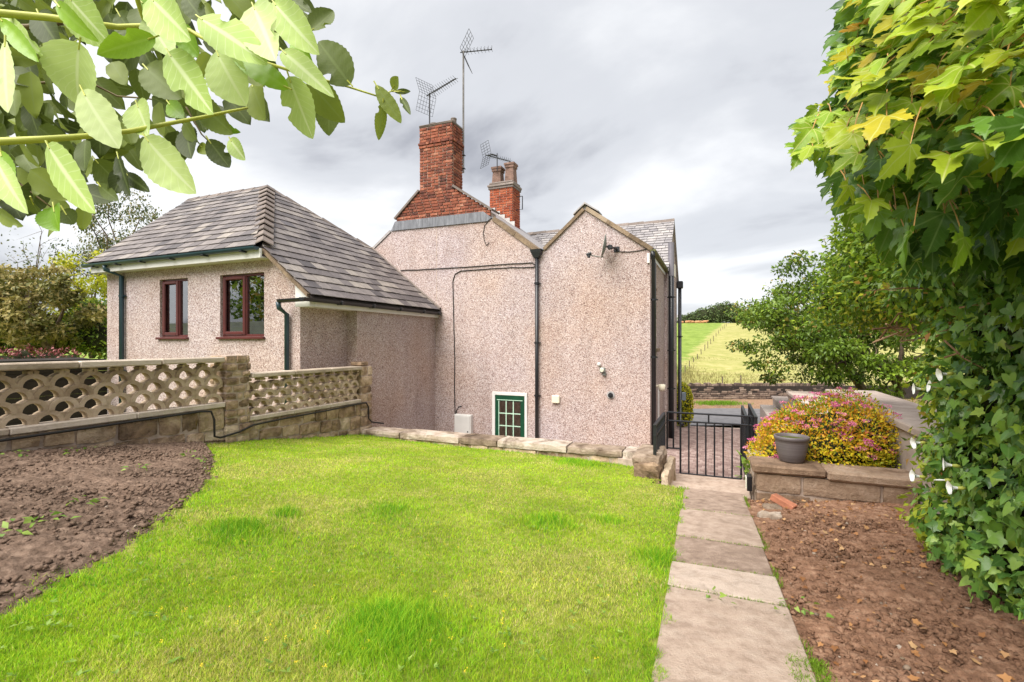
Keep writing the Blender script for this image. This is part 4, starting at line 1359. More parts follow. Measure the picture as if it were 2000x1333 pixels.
for x, zt in ((973, 330), (998, 322)):
    u_, z_ = gv_uz(x, zt, V2 + 0.25)
    hh = z_ - DZ - 0.12
    V = []; F = []
    prof = [(0.150, 0), (0.125, hh - 0.16), (0.150, hh - 0.14), (0.150, hh - 0.07), (0.170, hh - 0.06), (0.165, hh), (0.10, hh), (0.10, 0.05)]
    for r_, z2 in prof: V += [(u_ - r_, V2 + .25 - r_, DZ + .14 + z2), (u_ + r_, V2 + .25 - r_, DZ + .14 + z2), (u_ + r_, V2 + .25 + r_, DZ + .14 + z2), (u_ - r_, V2 + .25 + r_, DZ + .14 + z2)]
    for i in range(len(prof) - 1):
        for k in range(4): F.append((i * 4 + k, i * 4 + (k + 1) % 4, i * 4 + 4 + (k + 1) % 4, i * 4 + 4 + k))
    sub(mk('chimney_pot', V, F, M['pot_clay'], None, False), st2_)
# lead step flashing at its foot
for i in range(5):
    u_ = D0 + 0.12 + i * 0.16
    z_ = 4.03 - (u_ + 6.34) * 0.736
    sub(mk('flashing', *boxg((u_ - 0.08, V2 - 0.025, z_ - 0.12), (u_ + 0.08, V2 - 0.014, z_ + 0.10)), M['pale_lead']), st2_)
sub(mk('wall_bracket', *tubeg([(D1 + 0.0, V2 + 0.3, 4.05), (D1 + 0.2, V2 + 0.3, 4.05), (D1 + 0.2, V2 + 0.3, 4.45), (D1, V2 + 0.3, 4.45)], 0.018, 6), M['aerial']), st2_)

# ---- right side of the wing and front range
gutter((-1.235, GV - 0.06, 1.93), (-1.235, 13.85, 1.90), 0.06, M['mossy_gutter'], house)
mk('fascia', *boxg((-1.289, GV + 0.10, 1.78), (-1.262, 13.45, 1.92)), M['white_pvc'], house)
mk('fascia', *boxg((-1.35, GV - 0.05, 1.66), (-1.30, GV - 0.002, 1.86)), M['white_pvc'], house)
pipe([(-1.235, GV - 0.03, 1.90), (-1.235, GV - 0.03, 1.80), (-1.225, GV + 0.06, 1.66), (-1.225, GV + 0.06, -3.1)], 0.045, M['black_pvc'], [(-1.225, GV + 0.06, z_) for z_ in (0.9, -0.3)])
pipe([(-1.12, 13.42, 2.62), (-1.12, 13.42, -2.6)], 0.07, M['black_pvc'], [(-1.12, 13.42, z_) for z_ in (1.2, -0.2, -1.2)])
mk('soil_vent', *tubeg([(-1.12, 13.42, 2.62), (-1.12, 13.42, 1.75)], 0.076, 12), M['grey_pvc'], house)
pipe([(-1.12, 16.6, 1.85), (-1.12, 16.6, -2.55), (-1.02, 16.5, -2.62)], 0.055, M['black_pvc'], [(-1.12, 16.6, 0.2)])
mk('hopper', *chamfer_box((-1.21, 16.5, 1.75), (-1.02, 16.72, 1.98), 0.02), M['black_pvc'], house)
sw = empty('window', (SU, 11.4, -0.12), None, None)
sw.parent = house; sw.matrix_parent_inverse = Matrix.Translation(house.location).inverted()
sub(mk('pane', *boxg((SU - 0.10, 11.15, -0.1), (SU - 0.094, 11.67, 1.2)), M['glass']), sw)
fr = Acc()
for lo, hi in (((11.10, -0.12), (11.16, 1.25)), ((11.66, -0.12), (11.72, 1.25)), ((11.16, 1.18), (11.66, 1.25)), ((11.16, -0.12), (11.66, -0.05)), ((11.38, -0.05), (11.42, 1.18))):
    fr.add(*chamfer_box((SU - 0.13, lo[0], lo[1]), (SU - 0.07, hi[0], hi[1]), 0.006))
sub(fr.build('frame', M['white_pvc']), sw)
sub(mk('sill', *chamfer_box((SU - 0.14, 11.02, -0.20), (SU + 0.06, 11.80, -0.122), 0.01), M['timber']), sw)
sub(mk('curtain', *boxg((SU - 0.28, 11.1, -0.1), (SU - 0.27, 11.72, 1.2)), M['curtain']), sw)
mk('waste_pipe', *tubeg([(-1.24, 11.55, -0.95), (-1.24, 11.55, -2.6)], 0.02, 8), M['white_pvc'], house)

# ---- back door
du0, dzt = gv_uz(962, 765); du1 = gv_uz(1030, 765)[0]
door = empty('door', ((du0 + du1) / 2, GV, -3.2), None, None)
door.parent = house; door.matrix_parent_inverse = Matrix.Translation(house.location).inverted()
f_ = 0.075; dz0 = -3.2
fr = Acc()
fr.add(*chamfer_box((du0, GV - 0.03, dz0), (du0 + f_, GV - 0.001, dzt), 0.005)); fr.add(*chamfer_box((du1 - f_ * .8, GV - 0.03, dz0), (du1, GV - 0.001, dzt), 0.005))
fr.add(*chamfer_box((du0 + f_, GV - 0.03, dzt - f_), (du1 - f_ * .8, GV - 0.001, dzt), 0.005))
sub(fr.build('frame', M['white_pvc']), door)
a0, a1, b1 = du0 + f_ + .002, du1 - f_ * .8 - .002, dzt - f_ - .002
pn = Acc(); sw_ = 0.10; b_g = b1 - 0.13; g0 = b_g - 1.05
pn.add(*chamfer_box((a0, GV - 0.022, dz0), (a0 + sw_, GV - 0.003, b1), 0.004)); pn.add(*chamfer_box((a1 - sw_, GV - 0.022, dz0), (a1, GV - 0.003, b1), 0.004))
pn.add(*chamfer_box((a0 + sw_, GV - 0.022, b_g), (a1 - sw_, GV - 0.003, b1), 0.004)); pn.add(*chamfer_box((a0 + sw_, GV - 0.022, dz0), (a1 - sw_, GV - 0.003, g0), 0.004))
sub(pn.build('door_leaf', M['green_paint']), door)
gb = Acc(); gw = (a1 - sw_) - (a0 + sw_)
for i in (1, 2):
    uu = a0 + sw_ + gw * i / 3
    gb.box((uu - 0.011, GV - 0.020, g0), (uu + 0.011, GV - 0.007, b_g))
for i in (1, 2, 3):
    zz = b_g - 0.29 * i
    gb.box((a0 + sw_, GV - 0.0185, zz - 0.011), (a1 - sw_, GV - 0.0075, zz + 0.011))
gb.box((a0 + sw_ * .5, GV - 0.028, b_g + 0.015), (a1 - sw_ * .5, GV - 0.0225, b_g + 0.03))
gb.box((a0 + sw_ - .012, GV - 0.024, g0), (a0 + sw_ + 0.004, GV - 0.007, b_g))
sub(gb.build('glazing_bar', M['pale_bar']), door)
for i in range(3):
    for j in range(4):
        u_a = a0 + sw_ + gw * i / 3 + 0.011; u_b = a0 + sw_ + gw * (i + 1) / 3 - 0.011
        zt_ = b_g - 0.29 * j - 0.011; zb_ = max(g0, b_g - 0.29 * (j + 1) + 0.011)
        if zt_ - zb_ > 0.05:
            sub(mk('pane', *boxg((u_a, GV - 0.0135, zb_), (u_b, GV - 0.0105, zt_)), M['glass']), door)
sub(mk('room', *boxg((a0, GV - 0.0025, dz0), (a1, GV - 0.0015, b1)), M['room']), door)  # thin dark sheet behind the panes, interior dimness put into its colour

# ---------------------------------------------------------------- AERIALS, DISH and other things fixed to the cottage
def rods(segs, r, seg=5):
    a = Acc()
    for p, q in segs: a.add(*tubeg([p, q], r, seg))
    return a


def grid_panel(o, ax, ay, nx, ny, rr=0.005):
    """wire grid: o corner, ax and ay its two edges"""
    sg = []
    for i in range(nx + 1): sg.append((o + ax * i / nx, o + ax * i / nx + ay))
    for j in range(ny + 1): sg.append((o + ay * j / ny, o + ay * j / ny + ax))
    return rods(sg, rr, 4)


def aerial(label, base, top, A, B, n_el, el_len, refl, mast_r, mast_mat, panel, brackets=()):
    t = empty('tv_aerial', tuple(base), label, 'aerial', 'television aerials on the chimneys')
    base = np.array(base); top = np.array(top); A = np.array(A); B = np.array(B)
    sub(mk('mast', *tubeg([base, top], mast_r, 8), mast_mat), t)
    bo = Acc(); bo.add(*tubeg([A, B], 0.014, 6)); bo.add(*tubeg([top - (0, 0, .08), (top + A) / 2 + (B - A) * .03, A + (B - A) * .12], 0.022, 6))
    sub(bo.build('boom', M['aerial']), t)
    d = unit(B - A); s_ = unit(np.cross(d, (0, 0, 1))); up = np.cross(s_, d)
    for i in range(n_el):
        f = 0.22 + 0.77 * i / max(1, n_el - 1)
        c = A + (B - A) * f
        h = el_len * (1 - 0.35 * f)
        a_ = rods([(c - s_ * h / 2 - up * h * .28, c + s_ * h / 2 + up * h * .28), (c - s_ * h / 2 + up * h * .28, c + s_ * h / 2 - up * h * .28)] if panel == 'x' else [(c - s_ * h / 2, c + s_ * h / 2), (c - up * 0.02, c + up * 0.10)], 0.005, 4)
        if panel == 'x': a_.box(c - 0.014, c + 0.014)
        sub(a_.build('element', M['aerial']), t)
    w, h, back = refl
    for sg in (1, -1):
        ay = up * sg * h - d * back
        sub(grid_panel(A + d * 0.06 - s_ * w / 2, s_ * w, ay, 6 if panel == 'x' else 3, 5, 0.0045 if panel == 'x' else 0.006).build('reflector', M['aerial']), t)
    for z_ in brackets:
        br = Acc()
        br.add(*tubeg([(base[0] - 0.16, base[1] + 0.02, z_), (base[0] + 0.05, base[1] - 0.03, z_)], 0.016, 6))
        br.add(*tubeg([(base[0] + 0.045, base[1] - 0.05, z_ - 0.02), (base[0] + 0.09, base[1] - 0.05, z_ - 0.035)], 0.012, 6))
        sub(br.build('bracket', M['iron']), t)
    return t


b0 = np.array([CU0 + 0.30, CV0 + 0.22, CZT + 0.03])
dA = np.linalg.norm(b0[:2]) * 0.995
tp = ray(839, 184, 12.55)
aerial('wire grid television aerial on short mast above the big brick chimney', (tp[0], tp[1], CZT + 0.03), tp, ray(833, 188, 12.62), ray(890, 154, 11.82), 12, 0.26, (0.52, 0.42, 0.16), 0.018, M['aerial'], 'x')
mb = ray(905, 338, 12.55); mt = ray(903, 100, 12.55); mt[:2] = mb[:2]
aerial('tall pole aerial strapped to the side of the big brick chimney', mb, mt, ray(899, 103, 12.6), ray(961, 97, 12.42), 8, 0.30, (0.40, 0.46, -0.22), 0.026, M['alu'], 'y', (gv_uz(905, 300, GV + .45)[1], gv_uz(905, 326, GV + .45)[1]))
mb = ray(971, 334, 14.85); mt = ray(971, 300, 14.85); mt[:2] = mb[:2]
aerial('small comb shaped aerial over the pot of the far chimney', mb, mt, ray(948, 303, 14.75), ray(997, 316, 15.3), 11, 0.30, (0.44, 0.36, 0.10), 0.016, M['aerial'], 'y')

# satellite dish on the right gable
dc = np.array([*gv_uz(1189, 487)[:1], GV - 0.30, gv_uz(1189, 487)[1]])
dish = empty('satellite_dish', (dc[0] + 0.12, GV, dc[2]), 'grey satellite dish seen edge-on high on the right gable', 'satellite dish')
ax = unit((-0.95, -0.22, 0.18)); sx_ = unit(np.cross(ax, (0, 0, 1))); ux_ = np.cross(sx_, ax)
V = []; F = []
rings = 7; sg = 28
for lay in (0, 0.008):
    for i in range(rings + 1):
        r_ = 0.25 * i / rings
        for k in range(sg):
            w = 2 * math.pi * k / sg
            V.append(dc + ax * (0.9 * r_ * r_ - lay) + sx_ * r_ * 0.92 * math.cos(w) + ux_ * r_ * math.sin(w))
nl = (rings + 1) * sg
for lay in (0, 1):
    for i in range(rings):
        for k in range(sg):
            k2 = (k + 1) % sg
            f = (lay * nl + i * sg + k, lay * nl + i * sg + k2, lay * nl + (i + 1) * sg + k2, lay * nl + (i + 1) * sg + k)
            F.append(f if lay == 0 else f[::-1])
for k in range(sg):
    k2 = (k + 1) % sg
    F.append((rings * sg + k, rings * sg + k2, nl + rings * sg + k2, nl + rings * sg + k))
sub(mk('reflector', V, F, M['dish'], None, True), dish)
lnb = dc + ax * 0.32 - ux_ * 0.20
sub(mk('arm', *tubeg([dc - ux_ * 0.22 - ax * 0.0, dc - ux_ * 0.235 + ax * 0.12, lnb - ux_ * 0.02], 0.011, 6), M['dish']), dish)
ln = Acc(); ln.add(*tubeg([lnb + ax * 0.05 - ux_ * .03, lnb - ax * 0.05 + ux_ * 0.02], [0.026, 0.034], 10)); ln.add(*chamfer_box(lnb + (-.03, -.03, -.085), lnb + (.03, .03, -.02), 0.01))
sub(ln.build('receiver', M['iron']), dish)
br = Acc(); br.add(*tubeg([dc - ax * 0.01, dc - ax * 0.12, (dc[0] + 0.17, GV - 0.12, dc[2] - 0.02), (dc[0] + 0.17, GV - 0.002, dc[2] - 0.02)], 0.022, 8)); br.add(*chamfer_box((dc[0] + 0.11, GV - 0.02, dc[2] - 0.08), (dc[0] + 0.23, GV - 0.002, dc[2] + 0.04), 0.006)); br.add(*chamfer_box(dc - ax * 0.09 - 0.045, dc - ax * 0.09 + 0.045, 0.01))
sub(br.build('bracket', M['iron']), dish)

# floodlight with sensor
fu, fz = gv_uz(1178, 723)
fl = empty('security_light', (fu, GV, fz), 'small round security light with white sensor on right gable', 'security light')
fb_ = Acc(); fb_.add(*chamfer_box((fu - 0.05, GV - 0.12, fz - 0.06), (fu + 0.06, GV - 0.03, fz + 0.06), 0.02)); fb_.add(*chamfer_box((fu + 0.0, GV - 0.08, fz - 0.12), (fu + 0.07, GV - 0.002, fz - 0.05), 0.01))
sub(fb_.build('lamp_body', M['dish']), fl)
V, F = tubeg([(fu, GV - 0.122, fz + .005), (fu - .005, GV - 0.14, fz + .0)], [0.048, 0.042], 16)
sub(mk('lens', V, F, M['lamp_glass']), fl)
su_, sz_ = gv_uz(1171, 712)
V, F = lathe([(0.001, -0.045), (0.032, -0.03), (0.04, 0), (0.032, 0.03), (0.001, 0.045)], (su_, GV - 0.05, sz_), 14)
sub(mk('sensor', V, F, M['white_pvc'], None, True), fl)
# flue terminal
cu_, cz_ = gv_uz(1193, 772)
fl = empty('flue_terminal', (cu_, GV, cz_), 'round flue terminal in a pale ring on right gable', 'flue')
sub(mk('wall_plate', *tubeg([(cu_, GV - 0.001, cz_), (cu_, GV - 0.018, cz_)], 0.085, 22), M['pale_ring']), fl)
fa_ = Acc(); fa_.add(*tubeg([(cu_, GV - 0.018, cz_), (cu_, GV - 0.07, cz_)], [0.055, 0.05], 18)); fa_.add(*tubeg([(cu_, GV - 0.07, cz_), (cu_, GV - 0.085, cz_)], [0.025, 0.02], 12))
sub(fa_.build('outlet', M['iron']), fl)
# cream vent box
x0, zt = gv_uz(1079, 772); x1, zb_ = gv_uz(1094, 788)
o = tag(mk('vent_box', *chamfer_box((x0, GV - 0.07, zb_), (x1, GV - 0.001, zt), 0.014), M['cream']), 'square cream vent box right of the middle downpipe', 'vent')
# meter box
x0, zt = gv_uz(892, 808); x1, _ = gv_uz(924, 808)
mbx = empty('meter_box', ((x0 + x1) / 2, GV, zt - .6), 'white meter box low on wall left of green door', 'meter box')
sub(mk('case', *chamfer_box((x0, GV - 0.13, zt - 0.62), (x1, GV - 0.001, zt), 0.012), M['white_pvc']), mbx)
sub(mk('door_panel', *chamfer_box((x0 + .025, GV - 0.142, zt - 0.6), (x1 - .025, GV - 0.131, zt - 0.03), 0.006), M['white_pvc']), mbx)
sub(mk('lock', *tubeg([(x1 - 0.07, GV - 0.142, zt - 0.40), (x1 - 0.07, GV - 0.15, zt - 0.40)], 0.018, 10), M['iron']), mbx)
# alarm box on the front range gable
tag(mk('alarm_box', *prism([(FU + 0.002, 14.85, 1.92), (FU + 0.002, 15.20, 1.92), (FU + 0.002, 15.20, 2.28), (FU + 0.002, 14.85, 2.28)], (0.08, 0, 0)), M['cream']), 'cream alarm box high on the side gable', 'alarm box')
tag(mk('letter_box', *chamfer_box((-1.06, 16.42, -1.84), (-0.93, 16.54, -1.58), 0.02), M['grey_box']), 'small blue grey box beside the golden bush', 'box')
wl = empty('wall_lamp', (SU, 11.0, -0.95), 'cream outside lamp on the narrow side wall', 'lamp')
la = Acc(); la.add(*chamfer_box((SU + .002, 10.93, -1.0), (SU + 0.04, 11.05, -0.88), 0.01)); la.add(*tubeg([(SU + 0.04, 10.99, -0.94), (SU + 0.16, 10.99, -0.93)], 0.025, 8))
sub(la.build('bracket', M['cream']), wl)
V, F = lathe([(0.03, 0.06), (0.075, 0.05), (0.075, -0.04), (0.05, -0.09), (0.001, -0.1)], (SU + 0.18, 10.99, -0.95), 16)
sub(mk('lamp_shade', V, F, M['cream'], None, True), wl)


def wall_cable(label, pts, r=0.011, off=0.014):
    P = []
    for x, y in pts:
        u_, z_ = gv_uz(x, y); P.append((u_, GV - off, z_))
    # fine wobble
    Q = []
    for i in range(len(P) - 1):
        for k in range(4):
            t = k / 4
            Q.append(tuple(P[i][c] * (1 - t) + P[i + 1][c] * t + (random.uniform(-.004, .004) if c != 1 else 0) for c in range(3)))
    Q.append(P[-1])
    return tag(mk('cable', *tubeg(Q, r, 6), M['cable'], None, True), label, 'cable')


wall_cable('black cable running level across left gable and looping down to meter box', [(783, 529), (850, 526), (930, 521), (1000, 516), (1040, 514), (1046, 518), (1043, 523), (1000, 523), (950, 526), (900, 530), (889, 536), (885, 550), (886, 600), (887, 650), (889, 700), (888, 760), (889, 800), (890, 838)])
wall_cable('thin loose cable hanging below the lead flashing', [(956, 431), (947, 441), (944, 455), (947, 473), (951, 480), (956, 474)], 0.008)
wall_cable('short cable from satellite dish to the right eave', [(1206, 492), (1225, 493), (1245, 491), (1264, 487)], 0.009)
wall_cable('cable tail curling above the white meter box', [(902, 794), (896, 795), (892, 802), (891, 815), (891, 835)], 0.010)
gvn = gv_uz(853, 440)[0]
tag(mk('movement_joint', *boxg((gvn - 0.006, GV - 0.004, -0.1), (gvn + 0.006, GV + 0.01, 3.0)), M['mortar'], house), None)

# ---------------------------------------------------------------- SCREEN WALL on the left
sw_t = empty('screen_wall', (-6.2, 4.7, -1.5), 'garden wall of stacked half-round concrete tiles on rubble stone base', 'garden wall')
DU = -6.10           # its face towards the lawn
TH = 0.13


def half_round(v, z, R, r, u0, u1, a0=0, a1=math.pi, seg=10):
    V = []; F = []
    for i in range(seg + 1):
        w = a0 + (a1 - a0) * i / seg
        for rr in (R, r):
            for u_ in (u0, u1):
                V.append((u_, v + rr * math.cos(w), z + rr * math.sin(w)))
    for i in range(seg):
        a = 4 * i; b = a + 4
        F += [(a, b, b + 1, a + 1), (a + 2, a + 3, b + 3, b + 2), (a, a + 2, b + 2, b), (a + 1, b + 1, b + 3, a + 3)]
    F += [(0, 1, 3, 2), (4 * seg, 4 * seg + 2, 4 * seg + 3, 4 * seg + 1)]
    return V, F


def screen(v0, v1, z0, z1, pitch):
    R = pitch / 2 + 0.005; rise = (z1 - z0) / 4.35
    n = int(round((v1 - v0) / pitch))
    pitch = (v1 - v0) / n
    for row in range(5):
        zz = z0 + row * rise
        for k in range(n + 1):
            vc = v0 + pitch * (k + 0.5) if row % 2 == 0 else v0 + pitch * k
            if row % 2 == 0 and k == n: continue
            a0, a1 = 0, math.pi
            if row % 2 and k == 0: a1 = math.pi / 2
            if row % 2 and k == n: a0 = math.pi / 2
            if row == 4:       # cut by the coping: only the feet show
                hh = z1 - zz
                w = math.asin(min(0.95, hh / R))
                for (b0_, b1_) in ((0, w), (math.pi - w, math.pi)):
                    o = mk('half_round_tile', *half_round(vc, zz, R, R - 0.045, DU - TH + random.uniform(-.004, .004), DU - 0.02, b0_, b1_, 4), M['concrete']); sub(o, sw_t)
                continue
            o = mk('half_round_tile', *half_round(vc, zz + random.uniform(-.002, .002), R, R - 0.045, DU - TH + random.uniform(-.004, .004), DU - 0.02 + random.uniform(-.005, .005), a0, a1), M['concrete'])
            sub(o, sw_t)
        if row < 4:      # mortar packed into the joint between neighbouring tiles
            for k in range(n):
                vj = v0 + pitch * (k + 1) if row % 2 == 0 else v0 + pitch * (k + 0.5)
                if row % 2 == 0 and k == n - 1: continue
                A_ = [(vj - R + R * math.cos(w), zz + R * math.sin(w)) for w in np.linspace(0.02, 0.78, 5)]
                B_ = [(vj + R - R * math.cos(w), zz + R * math.sin(w)) for w in np.linspace(0.78, 0.02, 5)]
                o = mk('mortar_joint', *prism([(DU - 0.03, a, b) for a, b in A_ + B_], (-(TH - 0.05), 0, 0)), M['concrete']); sub(o, sw_t)


screen(1.35, 4.54, -0.795, -0.262, 0.2455)
screen(4.94, 7.25, -1.045, -0.50, 0.222)


def coping(v0, v1, z, n, lo=0.07, ex=0.035):
    for i in range(n):
        a = v0 + (v1 - v0) * i / n; b = v0 + (v1 - v0) * (i + 1) / n
        sub(mk('coping', *chamfer_box((DU - TH - ex, a + .003, z), (DU + ex, b - .003, z + lo), 0.012, 0.003), M['coping']), sw_t)


coping(1.3, 4.535, -0.26, 4, 0.07, 0.05); coping(4.945, 7.26, -0.498, 3, 0.065, 0.05)
for (v0, v1, z, n) in ((1.3, 4.56, -0.862, 3), (4.93, 7.27, -1.108, 3)):
    for i in range(n):
        a = v0 + (v1 - v0) * i / n; b = v0 + (v1 - v0) * (i + 1) / n
        sub(mk('sill_slab', *chamfer_box((DU - TH - .02, a + .002, z), (DU + 0.025, b - .002, z + 0.066), 0.01, 0.003), M['coping']), sw_t)


def rubble(parent, face, axis, a0, a1, zlo, zhi, depth, mat, hmin=0.13, hmax=0.2, lmin=0.2, lmax=0.45, back=None, name='stone', sgn=1, jit=0.012, seed=1):
    """courses of uneven stones. axis 'v': face is at X = face and stones run along Y; axis 'u': face at Y = face"""
    r = random.Random(seed)
    n = max(1, int(round((zhi(0.5 * (a0 + a1)) - zlo(0.5 * (a0 + a1))) / ((hmin + hmax) / 2))))
    hs = [r.uniform(hmin, hmax) for _ in range(n)]; s_ = sum(hs); cum = np.cumsum([0] + [h / s_ for h in hs])
    for i in range(n):
        p = a0
        while p < a1 - 0.01:
            q = min(a1, p + r.uniform(lmin, lmax))
            if a1 - q < lmin * 0.5: q = a1
            m_ = (p + q) / 2
            za = zlo(m_) + (zhi(m_) - zlo(m_)) * cum[i]; zb2 = zlo(m_) + (zhi(m_) - zlo(m_)) * cum[i + 1]
            pr = r.uniform(-0.012, 0.018)
            f1 = face + sgn * pr; f0 = face - sgn * depth
            lo_, hi_ = min(f0, f1), max(f0, f1)
            if axis == 'v': V, F = rough_box((lo_, p + .006, za + .005), (hi_, q - .006, zb2 - .005), 0.07, jit * .8, 0.028, r)
            else: V, F = rough_box((p + .006, lo_, za + .005), (q - .006, hi_, zb2 - .005), 0.07, jit * .8, 0.028, r)
            o = mk(name, V, F, mat)
            sub(o, parent) if parent is not None else None
            p = q
    if back is not None:
        f0, f1 = face - sgn * depth * 0.98, face - sgn * 0.02
        lo_, hi_ = min(f0, f1), max(f0, f1)
        zl, zh = min(zlo(a0), zlo(a1)), min(zhi(a0), zhi(a1)) - 0.004
        o = mk('mortar_core', *(boxg((lo_, a0 + .02, zl), (hi_, a1 - .02, zh)) if axis == 'v' else boxg((a0 + .02, lo_, zl), (a1 - .02, hi_, zh))), M['mortar'])
        sub(o, parent)


gz = lambda v_: float(ground_z(DU, v_)) - 0.12
rubble(sw_t, DU, 'v', 1.3, 4.56, gz, lambda v_: -0.863, 0.26, M['sandstone'], seed=3, back=1)
rubble(sw_t, DU, 'v', 4.56, 7.28, gz, lambda v_: -1.109, 0.26, M['sandstone'], seed=5, back=1)
pl = empty('pillar', (DU - .12, 4.74, -1.4), None, None); sub(pl, sw_t)
rubble(pl, DU + 0.03, 'v', 4.55, 4.935, lambda v_: -1.115, lambda v_: -0.17, 0.34, M['sandstone'], 0.07, 0.13, 0.1, 0.24, seed=11, back=1, jit=0.006)
rubble(pl, DU + 0.03, 'v', 4.55, 4.935, lambda v_: -1.55, lambda v_: -1.115, 0.34, M['sandstone'], 0.12, 0.18, 0.15, 0.3, seed=17, back=1, jit=0.006)
pl = empty('pillar', (DU - .12, 7.43, -1.9), None, None); sub(pl, sw_t)
rubble(pl, DU + 0.02, 'v', 7.262, 7.585, lambda v_: -1.9, lambda v_: -0.435, 0.34, M['sandstone'], 0.12, 0.2, 0.16, 0.33, seed=12, back=1, jit=0.006)
sub(mk('stone', *chamfer_box((DU - 0.28, 7.30, -0.434), (DU - 0.02, 7.52, -0.36), 0.015, 0.008), M['sandstone']), pl)

# black cable clipped along the foot of the screen wall
P = [(DU + 0.045, 1.3, -0.92), (DU + 0.04, 2.4, -0.895), (DU + 0.04, 3.3, -0.885), (DU + 0.04, 4.2, -0.875), (DU + 0.05, 4.33, -0.89), (DU + 0.055, 4.37, -1.0), (DU + 0.06, 4.37, -1.22),
     (DU + 0.06, 4.45, -1.25), (DU + 0.065, 4.72, -1.22), (DU + 0.06, 4.95, -1.16), (DU + 0.045, 5.6, -1.145), (DU + 0.045, 6.4, -1.14), (DU + 0.05, 7.25, -1.115), (DU + 0.055, 7.36, -1.12), (DU + 0.055, 7.42, -1.2), (DU + 0.055, 7.43, -1.42), (DU + 0.07, 7.5, -1.5), (DU + 0.3, 7.56, -1.52)]
tag(mk('cable', *tubeg(P, 0.014, 8), M['cable'], None, True), 'black cable sagging along the foot of the screen wall', 'cable')

# ---------------------------------------------------------------- LOW STONE WALL across the end of the lawn
lw = empty('low_stone_wall', (-3.5, 7.4, -1.9), 'low stone wall with worn flat capstones at end of lawn', 'garden wall')
p = -6.05; r_ = random.Random(4)
while p < -0.95:
    q = min(-0.80, p + r_.uniform(0.7, 1.25))
    if -0.80 - q < 0.3: q = -0.80
    sub(mk('capstone', *rough_box((p + .002, 7.245 + r_.uniform(-.015, .015), -1.70 + r_.uniform(-.008, .008)), (q - .002, 7.70 + r_.uniform(-.02, .02), -1.592 + r_.uniform(-.010, .008)), 0.1, 0.0065, 0.022, r_), M['capstone']), lw)
    p = q
rubble(lw, 7.275, 'u', -6.05, -0.82, lambda u_: -1.98, lambda u_: -1.695, 0.36, M['sandstone'], 0.12, 0.17, 0.25, 0.6, seed=8, sgn=-1, back=1)
sub(mk('retaining_face', *boxg((-6.05, 7.66, -3.3), (-0.82, 7.69, -1.70)), M['mortar']), lw)
# squared blocks at its right end, and a leaning flank stone
for i, (x0, x1, yt, yb, d0) in enumerate(((1257, 1310, 893, 916, 6.15), (1249, 1301, 917, 960, 5.85))):
    a_, b_ = ray(x0, yt, d0), ray(x1, yb, d0)
    z1_, z0_ = a_[2], b_[2] - (0.12 if i else 0)
    uc0, uc1 = min(a_[0], b_[0]), max(a_[0], b_[0])
    vv = min(a_[1], b_[1])
    sub(mk('stone', *rough_box((-1.02 + 0.03 * i, 6.35 - 0.1 * i, z0_), (-0.66 + 0.0 * i, 7.22, z1_ - .003), 0.08, 0.016, 0.05), M['capstone' if i == 0 else 'sandstone']), lw)
sub(mk('stone', *rough_box((-0.655, 6.25, -2.1), (-0.55, 7.4, -1.62), 0.08, 0.014, 0.04), M['sandstone']), lw)
# a lower retaining face beside the steps
sub(mk('retaining_face', *boxg((-1.35, 7.22, -3.3), (-0.668, 7.66, -1.70)), M['mortar']), lw)

# ---------------------------------------------------------------- GATE and railings
def bars(name, label, cat, P, Q, ztop, zbot, n, rail2=0.12, post=(True, True), group=None, flat=False):
    g = empty(name, (P[0], P[1], zbot), label, cat, group)
    P = np.array(P, float); Q = np.array(Q, float); d = unit(np.append(Q - P, 0))
    def bar(a, za, b, zb2, w, nm, t=None):
        a = np.append(a, za); b = np.append(b, zb2)
        sub(mk(nm, *tubeg([a, b], w, 4), M['iron']), g)
    bar(P, ztop, Q, ztop, 0.014, 'rail'); bar(P, ztop - rail2, Q, ztop - rail2, 0.014, 'rail'); bar(P, zbot, Q, zbot, 0.014, 'rail')
    for i in range(n):
        c = P + (Q - P) * (i + 0.5) / n
        bar(c, zbot, c, ztop - rail2, 0.010, 'bar')
    for e_, on in ((P, post[0]), (Q, post[1])):
        if on:
            sub(mk('post', *chamfer_box((e_[0] - 0.022, e_[1] - 0.022, zbot - 0.05), (e_[0] + 0.022, e_[1] + 0.022, ztop + 0.012), 0.004), M['iron']), g)
    return g


GVV = 7.7
gt = empty('garden_gate', (-0.3, GVV, -1.95), 'black iron garden gate of upright bars across the steps', 'gate')
def gb_(a, za, b, zb2, w=0.012, nm='bar'): sub(mk(nm, *tubeg([(a, GVV, za), (b, GVV, zb2)], w, 4), M['iron']), gt)
uL, uM, uR = -0.70, -0.51, 0.455
ZT = -1.045; ZR = -1.17; ZB = -1.945
gb_(uL, ZT, uR, ZT, 0.013, 'rail'); gb_(uL, ZR, uR, ZR, 0.013, 'rail'); gb_(uM, ZB, uR - 0.14, ZB, 0.013, 'rail'); gb_(uL, -1.58, uM, -1.58, 0.012, 'rail')
gb_(-0.12, ZR, -0.12, ZT, 0.011)
gb_(-0.61, ZR, -0.61, -1.58)
for i in range(8): gb_(uM + (uR - 0.145 - uM) * i / 7, ZB, uM + (uR - 0.145 - uM) * i / 7, ZR, 0.011 if 0 < i < 7 else 0.014)
for u_ in (uR - 0.05, uR): gb_(u_, -1.93, u_, ZT + 0.004, 0.014, 'post')
gb_(uL, -1.6, uL, ZT + 0.004, 0.014, 'post')


